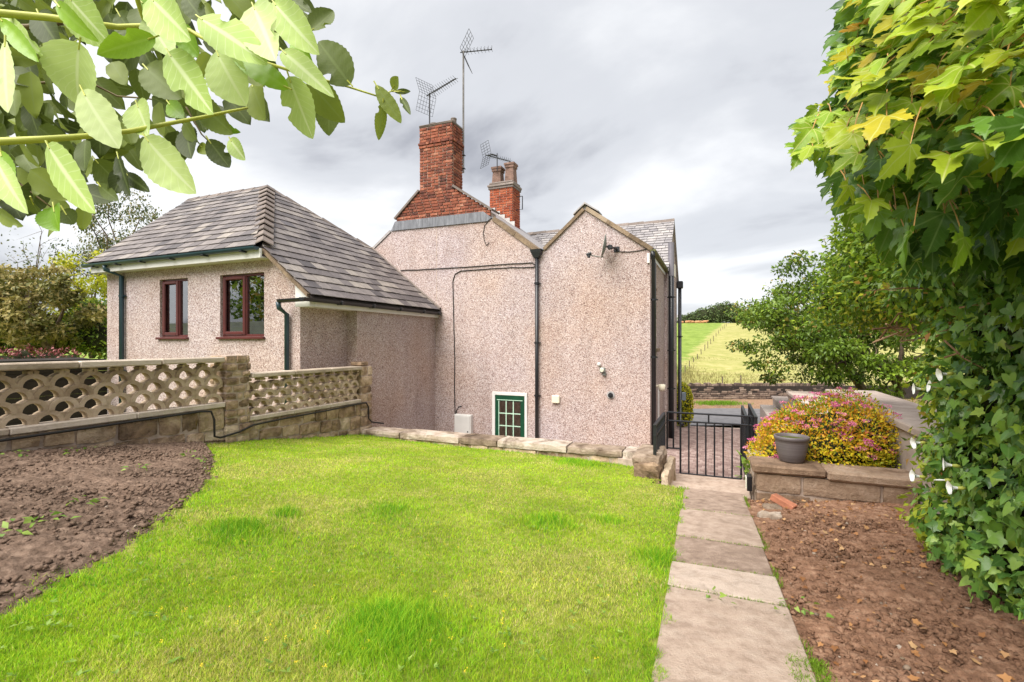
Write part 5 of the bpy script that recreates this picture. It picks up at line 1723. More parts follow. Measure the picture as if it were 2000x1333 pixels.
def flat_rail(name, label, u_, v0, v1, ztop, zbot, n):
    """railing of flat bars seen nearly end-on"""
    g = empty(name, (u_, v0, zbot), label, 'railing')
    for z_, h in ((ztop - 0.02, 0.02), (ztop - 0.15, 0.02), (zbot, 0.02)):
        sub(mk('rail', *boxg((u_ - 0.02, v0, z_), (u_ + 0.02, v1, z_ + h)), M['iron']), g)
    for i in range(n):
        v_ = v0 + 0.01 + (v1 - v0 - 0.04) * i / (n - 1)
        big = i in (0, n - 1)
        sub(mk('post' if big else 'bar', *boxg((u_ - (0.019 if big else .0095), v_, zbot + (-.06 if big else .0205)), (u_ + (0.019 if big else .0095), v_ + (0.04 if big else 0.018), ztop - (0.0205 if not big else 0.021))), M['iron']), g)
    return g


flat_rail('railing', 'short black iron railing left of gate on the stone block', -0.74, 6.45, 7.66, -1.045, -1.56, 11)
flat_rail('railing', 'black iron railing running back from the right gate post', 0.50, 7.66, 9.3, -1.04, -1.93, 14)
flat_rail('railing', 'folded gate leaf behind the right hand railing', 0.40, 8.1, 9.5, -1.10, -2.02, 12)

# ---------------------------------------------------------------- PLANTER, drive walls
pt = empty('stone_planter', (1.0, 6.0, -1.7), 'raised stone planter with flat coping beside the path', 'planter')
for (a, b) in ((0.335, 1.02), (1.025, 1.80)):
    sub(mk('coping', *chamfer_box((a, 5.765, -1.375 - 0.02 * (a > 1)), (b, 6.22, -1.285 - 0.012 * (a > 1)), 0.02, 0.008), M['brownstone']), pt)
rubble(pt, 5.81, 'u', 0.37, 1.78, lambda u_: -1.78, lambda u_: -1.377, 0.3, M['brownstone'], 0.17, 0.22, 0.4, 0.7, seed=31, sgn=-1, back=1, jit=0.006)
rubble(pt, 0.375, 'v', 5.83, 7.66, lambda v_: -2.15, lambda v_: -1.40 - 0.05 * (v_ - 5.8), 0.25, M['capstone'], 0.16, 0.24, 0.25, 0.5, seed=33, sgn=-1, back=1)
sub(mk('soil', [(0.55, 6.2, -1.40), (1.74, 6.2, -1.38), (1.74, 10.0, -1.5), (0.55, 10.0, -1.7)], [(0, 1, 2, 3)], M['soil_right']), pt)
sub(mk('back_wall', *boxg((0.45, 7.66, -2.6), (0.62, 10.0, -1.75)), M['wallcap']), pt)

dw = empty('drive_wall', (2.1, 12, -2.5), 'broad topped concrete wall stepping down beside the drive', 'wall')
for (v0, v1, zt) in ((4.3, 10.1, -0.82), (10.1, 15.4, -1.325), (15.4, 19.4, -1.87)):
    sub(mk('wall_face', *chamfer_box((1.79, v0 + .004, -3.3), (2.46, v1 - .004, zt - 0.08), 0.01, 0.0), M['wallcap']), dw)
    sub(mk('wall_cap', *chamfer_box((1.75, v0 + .002, zt - 0.08), (2.50, v1 + 0.03, zt), 0.015, 0.006), M['wallcap']), dw)
sub(mk('wall_face', *chamfer_box((1.30, 15.0, -3.2), (1.74, 18.2, -2.05), 0.015, 0.01), M['wallcap']), dw)

pot_c = ray(1546, 893, 5.30)
pot_c[2] = -1.283
pot = empty('plant_pot', tuple(pot_c), 'round grey ribbed plant pot standing on the planter corner', 'plant pot')
V, F = lathe([(0.001, 0.0), (0.105, 0.0), (0.118, 0.012), (0.142, 0.10), (0.158, 0.20), (0.160, 0.235), (0.170, 0.24), (0.172, 0.272), (0.165, 0.278), (0.152, 0.272), (0.148, 0.23)], pot_c, 40)
sub(mk('pot_body', V, F, M['pot'], None, True), pot)
V, F = lathe([(0.15, 0.245), (0.12, 0.25), (0.06, 0.254), (0.001, 0.256)], pot_c, 24)
sub(mk('compost', V, F, M['compost'], None, True), pot)

# loose brick and stones at the path edge
bq = on_ground(1541, 962)
Rm = Matrix.Rotation(math.radians(-28), 3, 'Z') @ Matrix.Rotation(math.radians(20), 3, 'Y')
V, F = chamfer_box((-0.11, -0.05, -0.033), (0.11, 0.05, 0.033), 0.006, 0.003)
V = [Rm @ Vector(p) + Vector((0.60, 5.50, float(soil_r_z(np.float64(.6), np.float64(5.5))) + 0.05)) for p in V]
tag(mk('loose_brick', V, F, M['clay']), 'single red brick lying tilted on soil below the planter', 'brick')
for i, (u_, v_, s_, lab) in enumerate(((0.44, 5.05, 0.085, 'rough pale stone on soil nearest the path'), (0.50, 5.42, 0.075, 'rough stone tucked under planter corner beside the brick'), (-1.02, 6.98, 0.035, 'small pale stone lying in grass near the low wall'))):
    zz = float(soil_r_z(np.float64(u_), np.float64(v_))) if u_ > 0 else float(ground_z(u_, v_)) + .02
    V, F = rough_box((u_ - s_ * 1.2, v_ - s_ * .8, zz - s_ * .5), (u_ + s_ * 1.2, v_ + s_ * .8, zz + s_ * .55), s_ * .6, s_ * 0.15, s_ * .5)
    tag(mk('stone', V, F, M['capstone']), lab, 'stone')
# small light on the planter flank
lt = empty('garden_light', (0.36, 5.80, -1.55), 'small dark framed light on the planter end wall', 'light')
c = np.array([0.345, 5.93, -1.52])
sub(mk('frame', *prism([c + (0, -.07, .07), c + (0, .09, .07), c + (0, -.04, -.09)], (-0.05, 0, 0)), M['iron']), lt)
sub(mk('lens', *prism([c + (-.052, -.05, .055), c + (-.052, .07, .055), c + (-.052, -.03, -.065)], (-0.012, 0, 0)), M['lamp_glass']), lt)
# folding line of the shed / lean-to on the far left
sh = empty('lean_to', (-13.4, 5.0, -2.0), 'low dark lean-to with black gutter behind the screen wall', 'shed')
for i in range(10):
    z0_ = -2.0 + i * 0.155
    sub(mk('board', *chamfer_box((-12.48, 2.0, z0_), (-12.42, 6.62, z0_ + 0.15), 0.006, 0.0), M['shed']), sh)
sub(mk('roof', *prism([(-12.36, 1.9, -0.40), (-12.36, 6.42, -0.40), (-13.3, 6.42, -0.33), (-13.3, 1.9, -0.33)], (0, 0, -0.05)), M['shed']), sh)
g_ = gutter((-12.36, 1.9, -0.34), (-12.36, 6.40, -0.35), 0.075, M['black_pvc'], None); sub(g_, sh)

# ---------------------------------------------------------------- FOLIAGE helpers
def sym(half):
    return half + [(-x, y) for x, y in half[::-1] if abs(x) > 1e-6]


def leaf_template(outline, cup=0.18, curl=-0.12, refine=1, wav=0.02):
    """outline (x, y), y from stalk to tip: each half filled on its own so the fold runs down the midrib"""
    half = [p for p in outline if p[0] >= -1e-9]
    bm = bmesh.new()
    mid = [bm.verts.new((0, y, 0)) for y in np.linspace(half[0][1], half[-1][1], 6)]
    for s in (1, -1):
        o = [bm.verts.new((s * x, y, 0)) for x, y in half[1:-1]]
        f = bm.faces.new(([mid[0]] + o + mid[:0:-1]) if s > 0 else ([mid[0]] + o + mid[:0:-1])[::-1])
    bmesh.ops.triangulate(bm, faces=bm.faces[:], quad_method='BEAUTY', ngon_method='BEAUTY')
    if refine:
        bmesh.ops.subdivide_edges(bm, edges=bm.edges[:], cuts=refine, use_grid_fill=True)
        bmesh.ops.triangulate(bm, faces=bm.faces[:])
    bm.verts.index_update()
    P = np.array([v.co[:2] for v in bm.verts]); F = np.array([[v.index for v in f.verts] for f in bm.faces])
    bm.free()
    z = cup * np.abs(P[:, 0]) + curl * P[:, 1] ** 2 - 0.9 * cup * P[:, 0] ** 2 + wav * np.sin(9 * P[:, 1] + 7 * P[:, 0])
    return np.column_stack([P[:, 0], P[:, 1], z]), F, P.copy()


def strip_leaf(n=7, w=0.34, cup=0.25, curl=-0.15, blunt=0.75, wav=0.0, bite=None, twist=0.0):
    """oval leaf in rows across; toothed edge, folded along the rib; bite = (row, side) where an insect has eaten it"""
    V = []; U = []; F = []
    for i in range(n):
        t = i / (n - 1)
        hw = w * math.sin(math.pi * min(1, t) ** blunt) ** 0.72 + 0.004
        hw *= 1 + (0.035 if i % 2 else -0.02)
        zc = curl * t * t
        ww = wav * math.sin(i * 1.7)
        for j, f in enumerate((-1, -.5, 0, .5, 1)):
            h_ = hw
            if bite and j == (0 if bite[1] < 0 else 4) and abs(i - bite[0]) < 2: h_ = hw * (0.62 if i != bite[0] else 0.52)
            x = f * h_
            z = zc + cup * hw * f * f + (ww * f) + twist * x * t
            V.append((x, t, z)); U.append((f * 0.5 * w / 0.3, t))
    for i in range(n - 1):
        for k in range(4):
            a = 5 * i + k
            F += [(a, a + 1, a + 6), (a, a + 6, a + 5)]
    return np.array(V), np.array(F), np.array(U)


T_WIL = strip_leaf(9, 0.30, 0.20, -0.10, 0.80, 0.012)
T_WIL2 = strip_leaf(9, 0.24, 0.35, -0.28, 0.85, 0.02)
T_SYC = leaf_template(sym([(0, 0.02), (0.08, -0.06), (0.20, -0.13), (0.31, -0.12), (0.36, -0.04), (0.46, -0.04), (0.42, 0.06), (0.34, 0.13), (0.48, 0.20), (0.58, 0.20), (0.60, 0.29), (0.70, 0.33), (0.66, 0.40), (0.72, 0.50), (0.63, 0.49), (0.62, 0.58), (0.53, 0.53), (0.45, 0.54), (0.38, 0.46), (0.22, 0.36), (0.27, 0.50), (0.25, 0.57), (0.31, 0.65), (0.23, 0.68), (0.24, 0.78), (0.15, 0.80), (0.13, 0.90), (0.06, 0.92), (0, 1.06)]), 0.20, -0.20, 1, 0.03)
T_SYC2 = leaf_template(sym([(0, 0.02), (0.08, -0.05), (0.18, -0.12), (0.30, -0.08), (0.40, 0.0), (0.36, 0.10), (0.46, 0.20), (0.54, 0.24), (0.55, 0.33), (0.62, 0.42), (0.55, 0.44), (0.56, 0.56), (0.45, 0.52), (0.34, 0.46), (0.20, 0.38), (0.25, 0.54), (0.21, 0.62), (0.26, 0.72), (0.17, 0.76), (0.15, 0.87), (0.06, 0.90), (0, 1.06)]), 0.50, -0.38, 1, 0.03)
T_IVY = leaf_template(sym([(0, 0), (0.18, -0.10), (0.40, -0.06), (0.36, 0.16), (0.58, 0.42), (0.30, 0.48), (0.16, 0.74), (0, 1.0)]), 0.2, -0.15, 0)
T_BIN = leaf_template(sym([(0, 0.08), (0.14, -0.10), (0.36, -0.12), (0.40, 0.08), (0.33, 0.38), (0.18, 0.70), (0, 1.0)]), 0.25, -0.2, 0)
T_SML = (np.array([(0, 0, 0), (0.26, 0.4, 0.08), (0, 0.5, 0), (-0.26, 0.4, 0.08), (0, 1.0, -0.12)]), np.array([(0, 1, 2), (0, 2, 3), (2, 1, 4), (3, 2, 4)]), np.array([(0, 0), (.26, .4), (0, .5), (-.26, .4), (0, 1)]))


def basis(d, n):
    """rotation whose Y axis is d and Z axis is close to n (arrays (k,3))"""
    y = d / np.linalg.norm(d, axis=1, keepdims=True)
    n = n - y * np.sum(n * y, 1, keepdims=True)
    z = n / (np.linalg.norm(n, axis=1, keepdims=True) + 1e-9)
    x = np.cross(y, z)
    return np.stack([x, y, z], axis=2)


def leaves_mesh(name, T, P, D, Nn, S, mat, rnd=None):
    V0, F0, U0 = T
    R = basis(D, Nn)
    k = len(P)
    VV = np.einsum('kij,vj->kvi', R, V0) * S[:, None, None] + P[:, None, :]
    FF = (F0[None] + len(V0) * np.arange(k)[:, None, None]).reshape(-1, 3)
    if rnd is None: rnd = rng.random(k)
    return big_mesh(name, VV.reshape(-1, 3), FF, mat, rnd=np.repeat(rnd, len(V0)), uv=np.tile(U0, (k, 1)))


def leaves_obj(name, T, P, D, Nn, S, mat, parent, rnd=None):
    return tag(sub(ob(name, leaves_mesh(name, T, P, D, Nn, S, mat, rnd)), parent), kind='stuff')


_tm = {}


def leaf_parts(name, T, key, P, D, Nn, S, mat, parent):
    """each leaf its own object sharing one mesh"""
    k = (key, mat.name)
    if k not in _tm:
        V0, F0, U0 = T
        _tm[k] = me_new(name, V0, F0, mat, True, None, U0)
    R = basis(D, Nn)
    inv = Matrix.Translation(parent.location).inverted()
    for i in range(len(P)):
        o = bpy.data.objects.new(name, _tm[k])
        COL.objects.link(o)
        o.parent = parent; o.matrix_parent_inverse = inv
        m4 = Matrix(R[i].tolist()).to_4x4() @ Matrix.Diagonal((S[i], S[i], S[i], 1))
        m4.translation = Vector(P[i])
        o.matrix_basis = m4


def rand_dirs(k):
    d = rng.normal(0, 1, (k, 3)); return d / np.linalg.norm(d, axis=1, keepdims=True)


def ico(sub_=2):
    bm = bmesh.new(); bmesh.ops.create_icosphere(bm, subdivisions=sub_, radius=1)
    V = np.array([v.co[:] for v in bm.verts]); F = [tuple(v.index for v in f.verts) for f in bm.faces]
    bm.free(); return V, F


ICO = ico(2)


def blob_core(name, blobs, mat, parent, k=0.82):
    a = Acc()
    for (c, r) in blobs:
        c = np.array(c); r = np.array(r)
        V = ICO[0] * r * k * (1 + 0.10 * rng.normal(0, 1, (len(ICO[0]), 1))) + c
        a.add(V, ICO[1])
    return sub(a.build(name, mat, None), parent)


def blob_points(blobs, n, keep=None, inside=0.86, shell=(0.88, 1.12)):
    """points on the outside of a union of ellipsoids with outward normals"""
    C = np.array([b[0] for b in blobs], float); R = np.array([b[1] for b in blobs], float)
    area = (R[:, 0] * R[:, 1] + R[:, 1] * R[:, 2] + R[:, 0] * R[:, 2]); area /= area.sum()
    PP = []; NN = []; tot = 0
    while tot < n:
        i = rng.choice(len(blobs), size=n, p=area)
        d = rand_dirs(n)
        p = C[i] + d * R[i] * rng.uniform(shell[0], shell[1], (n, 1))
        nn = d / R[i]; nn /= np.linalg.norm(nn, axis=1, keepdims=True)
        ok = np.ones(n, bool)
        for j in range(len(blobs)):
            q = np.sum(((p - C[j]) / R[j]) ** 2, 1)
            ok &= (q > inside ** 2) | (i == j)
        if keep is not None: ok &= keep(p, nn)
        PP.append(p[ok]); NN.append(nn[ok]); tot += int(ok.sum())
    return np.concatenate(PP)[:n], np.concatenate(NN)[:n]


def branchy(parent, base, tips, r0, mat, name='trunk', seed=1, split=0.45):
    """trunk plus limbs bending to the given tips, one mesh"""
    r = np.random.default_rng(seed)
    a = Acc()
    base = np.array(base, float); top = np.mean(np.array(tips), 0)
    fork = base + (top - base) * split
    n = 6
    P = [base + (fork - base) * t + r.normal(0, 0.03 * np.linalg.norm(fork - base) / 3, 3) * (0 < t < 1) for t in np.linspace(0, 1, n)]
    a.add(*tubeg(P, list(np.linspace(r0, r0 * 0.6, n)), 8))
    for tp_ in tips:
        tp_ = np.array(tp_, float)
        s_ = P[r.integers(2, n)]
        Q = []
        for t in np.linspace(0, 1, 6):
            q = s_ + (tp_ - s_) * t; q[2] += 0.12 * math.sin(math.pi * t) * np.linalg.norm(tp_ - s_)
            Q.append(q + r.normal(0, 0.02, 3) * np.linalg.norm(tp_ - s_) * (0 < t < 1))
        a.add(*tubeg(Q, list(np.linspace(r0 * 0.5, r0 * 0.07, 6)), 6))
        for _ in range(3):
            i = r.integers(2, 5); e_ = Q[i] + r.normal(0, 0.15, 3) * np.linalg.norm(tp_ - s_)
            a.add(*tubeg([Q[i], (Q[i] + e_) / 2 + r.normal(0, .03, 3), e_], [r0 * 0.16, r0 * 0.09, r0 * 0.03], 5))
    return sub(a.build(name, mat, None), parent)


def tree(name, label, base, centre, radii, n_clump, n_leaf, leaf_s, mat, r0, cat='tree', group=None, seed=1, flat=0.6, clump_r=0.22, droop=0.3, core=False, trunk_mat=None, T=T_SML, shape=None):
    t = empty(name, tuple(base), label, cat, group)
    g = np.random.default_rng(seed)
    centre = np.array(centre, float); radii = np.array(radii, float)
    cl = []
    while len(cl) < n_clump:
        d = g.normal(0, 1, 3); d /= np.linalg.norm(d)
        p = centre + d * radii * g.uniform(0.25, 1.0) ** 0.55
        if shape is not None and not shape(p): continue
        cl.append(p)
    cl = np.array(cl)
    i = g.integers(0, n_clump, n_leaf)
    sz = g.uniform(0.6, 1.35, n_clump) * clump_r * float(np.mean(radii))
    off = g.normal(0, 1, (n_leaf, 3)); off /= np.linalg.norm(off, axis=1, keepdims=True)
    off *= (g.random((n_leaf, 1)) ** 0.4)
    P = cl[i] + off * sz[i][:, None] * np.array([1, 1, flat])
    D = off * 0.7 + g.normal(0, 0.6, (n_leaf, 3)); D[:, 2] -= droop
    Nn = off * 0.4 + g.normal(0, 0.5, (n_leaf, 3)); Nn[:, 2] += 0.7
    tips = cl[g.choice(n_clump, size=min(n_clump, 14), replace=False)]
    branchy(t, base, tips, r0, trunk_mat or M['bark'], seed=seed)
    rn = np.clip(g.random(n_clump)[i] * 0.55 + g.random(n_leaf) * 0.45, 0, 0.999)
    leaves_obj('crown', T, P, D, Nn, leaf_s * g.uniform(0.6, 1.3, n_leaf), mat, t, rn)
    return t


# ---------------------------------------------------------------- TREES in the distance and behind the walls
def rp(x, y, d): return ray(x, y, d)


mt_ = rp(1600, 625, 14.0)
tree('roadside_tree', 'broad dark green tree leaning over the drive wall', rp(1700, 780, 14.5), mt_, (2.6, 2.0, 1.95), 95, 21000, 0.115, M['tree_leaf'], 0.14, seed=5, clump_r=0.22, flat=0.5)
tree('roadside_tree', 'second dark bush of tree behind the broad one by drive', rp(1760, 770, 13.0), rp(1725, 660, 12.6), (1.7, 1.7, 1.5), 55, 12000, 0.11, M['tree_leaf'], 0.12, seed=6, clump_r=0.26, flat=0.55)
tree('birch_tree', 'tall thin leaved tree showing sky through, left of extension roof', rp(250, 700, 22), rp(235, 470, 22), (2.5, 2.0, 2.6), 90, 6500, 0.13, M['birch_leaf'], 0.13, seed=8, clump_r=0.2, flat=1.0, droop=0.8)
tree('lime_green_tree', 'yellow green leafed tree behind the corner of the extension', rp(180, 700, 19), rp(165, 580, 19), (1.5, 1.3, 2.0), 60, 6000, 0.14, M['lime_leaf'], 0.1, seed=9, clump_r=0.26)
tree('conifer', 'olive brown feathery conifer with dark limbs at far left', rp(110, 700, 15.5), rp(85, 605, 15.5), (2.2, 1.6, 1.35), 110, 10000, 0.15, M['conifer'], 0.16, seed=10, clump_r=0.2, flat=0.35, droop=0.1)
tree('conifer', 'second olive conifer cut by the left edge of picture', rp(-60, 720, 16), rp(-40, 600, 16.5), (2.2, 1.8, 1.7), 90, 7000, 0.15, M['conifer'], 0.16, seed=11, clump_r=0.22, flat=0.4, droop=0.1)
bare = empty('bare_tree', tuple(rp(70, 690, 17)), 'sparse tree with bare upright twigs against sky at left', 'tree')
branchy(bare, rp(75, 690, 17), [rp(x, y, 17 + k * .2) for k, (x, y) in enumerate([(45, 470), (70, 430), (20, 500), (95, 520), (10, 560), (110, 480), (60, 520), (85, 450)])], 0.05, M['bark'], seed=31)
k = 500
cc = np.array([rp(x, y, 17) for x, y in [(45, 490), (30, 530), (70, 520), (95, 540), (15, 570), (60, 560)]])
i_ = rng.integers(0, len(cc), k)
leaves_obj('crown', T_SML, cc[i_] + rng.normal(0, 0.35, (k, 3)), rand_dirs(k), rand_dirs(k) + (0, 0, 1), rng.uniform(.07, .13, k), M['birch_leaf'], bare)
hb = empty('green_hedge', tuple(rp(60, 720, 14)), 'dark green bushes beneath the left hand trees', 'hedge')
bl = [(rp(x, y, 16.5 + random.uniform(-.5, .5)), (0.75, 0.6, 0.6)) for x, y in [(-60, 655), (0, 665), (55, 660), (110, 668), (165, 650), (205, 660), (180, 620)]]
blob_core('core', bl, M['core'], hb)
P, Nn = blob_points(bl, 5000)
leaves_obj('foliage', T_SML, P, Nn + rng.normal(0, .6, P.shape), Nn + rng.normal(0, .5, P.shape) + (0, 0, .5), rng.uniform(.08, .16, len(P)), M['tree_leaf'], hb)
rh = empty('red_hedge', (-13.6, 4.5, -1.2), 'dark red leaved hedge above the black gutter', 'hedge')
bl = [((-13.7 + random.uniform(-.05, .05), v_, -0.62 + random.uniform(-.04, .03)), (0.40, 0.36, 0.50)) for v_ in np.arange(0.6, 6.4, 0.36)]
blob_core('core', bl, M['core'], rh)
P, Nn = blob_points(bl, 5500)
leaves_obj('foliage', T_SML, P, Nn + rng.normal(0, .6, P.shape), Nn + rng.normal(0, .5, P.shape) + (0, 0, .5), rng.uniform(.04, .08, len(P)), M['red_leaf'], rh)

# neighbouring shed and trees out of view on the left: they only show as reflections in the windows
ns = empty('board_shed', (-17, -2.0, -1.9), 'grey boarded shed mirrored in the extension windows', 'shed')
for i in range(14):
    z0_ = -1.9 + i * 0.2
    sub(mk('board', *chamfer_box((-24, -1.55, z0_), (-9.5, -1.5, z0_ + 0.192), 0.008), M['board']), ns)
tree('garden_tree', 'leafy tree mirrored in the upper window panes', (-18, -4, -1.9), (-17, -4.5, 3.2), (6.0, 2.0, 3.0), 70, 7000, 0.3, M['tree_leaf'], 0.25, seed=41, clump_r=0.28)

# far side of the road: drystone wall, verge grass, field fence, cows, hedgerow, barn
dsw = empty('drystone_wall', c3(8, 24.3, -2.8), 'dark drystone field wall on far side of the road', 'wall')
r_ = random.Random(9)
def dz_base(a): return -2.82
acc = Acc(); n_obj = 0
for rr in range(8):
    z0_ = -2.85 + rr * 0.095
    a_ = 5.5
    while a_ < 16.5:
        ln_ = r_.uniform(0.16, 0.42) if rr < 7 else r_.uniform(0.07, 0.16)
        hh = 0.09 if rr < 7 else r_.uniform(0.13, 0.2)
        V, F = chamfer_box((a_ + .005, 24.1 + r_.uniform(-.02, .03) + rr * 0.012, z0_), (a_ + ln_ - .005, 24.5, z0_ + hh), 0.015, 0.01, r_)
        V = [cam2w(p[0], p[1], p[2]) for p in V]
        x_px = 1000 + a_ / 24.1 * FPX
        if 1330 < x_px < 1510 and n_obj < 290:
            sub(mk('stone', V, F, M['drystone']), dsw); n_obj += 1
        else: acc.add(V, F)
        a_ += ln_
tag(sub(acc.build('stone', M['drystone']), dsw), kind='stuff')
V, F = boxg((-40, 24.16, -2.9), (60, 24.45, -2.14)); V = [cam2w(*p) for p in V]
sub(mk('wall_core', V, F, M['shed']), dsw)

for k in range(16):
    d_ = 57 * (170 / 57) ** (k / 15.0)
    a_ = FENCE[0]
    # point on the fence line at that distance
    lo_, hi_ = 0.0, 400.0
    for _ in range(50):
        v_ = (lo_ + hi_) / 2; u_ = FENCE[0] + FENCE[1] * v_
        if -SY * u_ + CY * v_ < d_: lo_ = v_
        else: hi_ = v_
    zz = float(far_z(d_))
    h_ = 0.85 + 0.25 * random.random()
    tag(mk('fence_post', *tubeg([(u_, v_, zz - 0.3), (u_ + random.uniform(-.05, .05), v_, zz + h_)], 0.06, 6), M['post']), ['nearest', 'second nearest', 'third nearest', 'fourth nearest', 'fifth nearest', 'sixth nearest', 'seventh nearest', 'eighth nearest', 'eighth farthest', 'seventh farthest', 'sixth farthest', 'fifth farthest', 'fourth farthest', 'third farthest', 'second farthest', 'farthest'][k] + ' wooden post of the fence line beside the mown strip', 'fence post', 'posts of the field fence')
for k, (x, lab) in enumerate(((1411, 'left'), (1447, 'right'), (1500, 'far'))):
    p = ray(x, 755, 40); p[2] = -3.7
    tag(mk('fence_post', *tubeg([p, p + (0, 0, 0.95 + .1 * k)], 0.05, 6), M['post']), {'left': 'short post just behind drystone wall above the gate centre', 'right': 'short post behind drystone wall near the right railing', 'far': 'short post behind drystone wall right of the railings'}[lab], 'fence post', 'posts behind the drystone wall')


def cow(x, d, s, flip, label):
    p = ray(x, 632, d); p[2] = float(far_z(d)) - 0.05
    c_ = empty('cow', tuple(p), label, 'cow', 'tan cows along the top of the field')
    r = unit((CY, SY, 0)) * flip; f = np.array([0, 0, 1.0])
    def q(a, b, w=0): return p + r * a * s + f * b * s + np.array([-SY, CY, 0]) * w * s
    a = Acc()
    a.add(*tubeg([q(-0.95, 1.05), q(-0.85, 1.0), q(-0.4, 0.92), q(0.2, 0.92), q(0.7, 1.02), q(0.95, 1.12), q(1.2, 1.25), q(1.35, 1.22), q(1.6, 1.08)], [0.12, 0.32, 0.40, 0.42, 0.36, 0.24, 0.19, 0.17, 0.09], 10))
    for (b, w) in ((-0.75, .2), (-0.7, -.2), (0.62, .2), (0.68, -.2)):
        a.add(*tubeg([q(b, 0.85, w), q(b - 0.03, 0.45, w), q(b, 0.0, w)], [0.15, 0.075, 0.06], 7))
    a.add(*tubeg([q(-1.0, 1.2), q(-1.08, 0.9), q(-1.06, 0.5)], [0.04, 0.03, 0.04], 5))
    sub(a.build('body', M['cow'], None, True), c_)


for k, x in enumerate((1331, 1343, 1352, 1362, 1370, 1377)):
    cow(x, 176 + (k % 3) * 1.5, 0.78 + 0.1 * (k % 2), 1 if k % 2 else -1, ['leftmost', 'second from left', 'third from left', 'third from right', 'second from right', 'rightmost'][k] + ' tan cow in the row along the field top')

fh = empty('field_hedgerow', tuple(rp(1390, 632, 205)), 'dense row of dark trees and bushes along the skyline', 'hedgerow')
bl = []
for x, y, w, h in ((1335, 628, 4, 2.2), (1352, 624, 4, 2.6), (1370, 620, 5, 3.4), (1388, 617, 5, 4.0), (1405, 614, 5, 4.4), (1420, 612, 5, 4.6), (1440, 617, 6, 4.0), (1462, 620, 7, 4), (1490, 622, 8, 4), (1530, 622, 9, 4), (1580, 622, 9, 4), (1640, 624, 10, 4), (1700, 625, 10, 4)):
    bl.append((rp(x, y, 208 + random.uniform(-3, 3)), (w * .62, 3.0, h)))
    bl.append((rp(x + random.uniform(-6, 6), y - random.uniform(2, 8), 209), (w * .3, 1.6, h * 0.4)))
blob_core('core', bl, M['core'], fh, 0.9)
P, Nn = blob_points(bl, 9000)
leaves_obj('foliage', T_SML, P, Nn + rng.normal(0, .6, P.shape), Nn + rng.normal(0, .5, P.shape) + (0, 0, .4), rng.uniform(.5, 1.0, len(P)), M['far_leaf'], fh)
for x, d_, lab in ((1408, 215, 'taller rounded tree rising above the skyline hedgerow'), (1432, 216, 'thin topped tree on skyline right of the rounded one')):
    tree('skyline_tree', lab, rp(x, 630, d_), rp(x, 607, d_), (3.4, 3, 2.6), 26, 1400, 0.8, M['far_leaf'], 0.3, seed=int(x), clump_r=0.3)
bn = empty('barn', tuple(rp(1328, 632, 215)), 'grey roofed farm barn on the skyline beside the house', 'barn')
q0 = rp(1300, 632, 216); q1 = rp(1342, 632, 216)
for nm, z0_, z1_, mt2 in (('wall', 6.0, 9.6, M['barn']),):
    V, F = prism([(q0[0], q0[1], z0_), (q1[0], q1[1], z0_), (q1[0], q1[1], z1_), (q0[0], q0[1], z1_)], (-3, 7, 0)); sub(mk(nm, V, F, mt2), bn)
V, F = prism([(q0[0], q0[1] - .4, 9.5), (q1[0] + .4, q1[1] - .4, 9.5), (q1[0] - 1.5, q1[1] + 3.5, 12.4), (q0[0] - 1.5, q0[1] + 3.5, 12.4)], (0, 0, 0.25)); sub(mk('roof', V, F, M['slate_far']), bn)
# grass tuft and concrete cover on the far verge
tb = c3(9.3, 22.9, -2.86)

# golden clipped bush at the front corner of the house
gbp = ray(1331, 790, 16.9)
gbu = empty('clipped_bush', (gbp[0], gbp[1], -2.9), 'rounded golden clipped bush at the front corner of house', 'bush')
bl = [((gbp[0], gbp[1], gbp[2] + 0.05), (0.36, 0.36, 0.68)), ((gbp[0] + .02, gbp[1], gbp[2] - 0.35), (0.34, 0.34, 0.4))]
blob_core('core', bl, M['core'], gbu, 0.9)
P, Nn = blob_points(bl, 4200, shell=(0.94, 1.03))
leaves_obj('foliage', T_SML, P, Nn + rng.normal(0, .6, P.shape), Nn + rng.normal(0, .3, P.shape), rng.uniform(.04, .07, len(P)), M['gold_leaf'], gbu)

# ---------------------------------------------------------------- SPIRAEA and small plants
sp_ = empty('spiraea_bush', (1.15, 6.7, -1.4), 'golden leaved bush with flat pink flower heads in stone planter', 'bush')
bl = [((1.18, 6.75, -1.15), (0.52, 0.55, 0.42)), ((0.74, 6.62, -1.33), (0.34, 0.40, 0.20)), ((1.50, 6.62, -1.10), (0.34, 0.36, 0.36)), ((1.2, 6.45, -1.22), (0.45, 0.25, 0.26)), ((0.95, 7.05, -1.22), (0.40, 0.4, 0.28)), ((1.42, 7.0, -1.0), (0.34, 0.4, 0.36))]
for _ in range(16):
    a_ = random.uniform(0, 6.28); rr_ = random.uniform(.25, .62)
    bl.append(((1.12 + rr_ * math.cos(a_), 6.75 + .7 * rr_ * math.sin(a_), -0.86 - 0.42 * rr_ + random.uniform(-.06, .06)), (random.uniform(.12, .2), random.uniform(.12, .2), random.uniform(.08, .15))))
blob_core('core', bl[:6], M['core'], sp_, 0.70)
P, Nn = blob_points(bl, 17000, shell=(0.78, 1.25))
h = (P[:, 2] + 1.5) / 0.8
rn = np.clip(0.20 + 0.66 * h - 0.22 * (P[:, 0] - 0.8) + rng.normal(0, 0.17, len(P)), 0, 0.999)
leaves_obj('foliage', T_SML, P, Nn + rng.normal(0, .7, P.shape) + (0, 0, .4), Nn + rng.normal(0, .5, P.shape) + (0, 0, .5), rng.uniform(.022, .050, len(P)), M['spir_leaf'], sp_, rn)
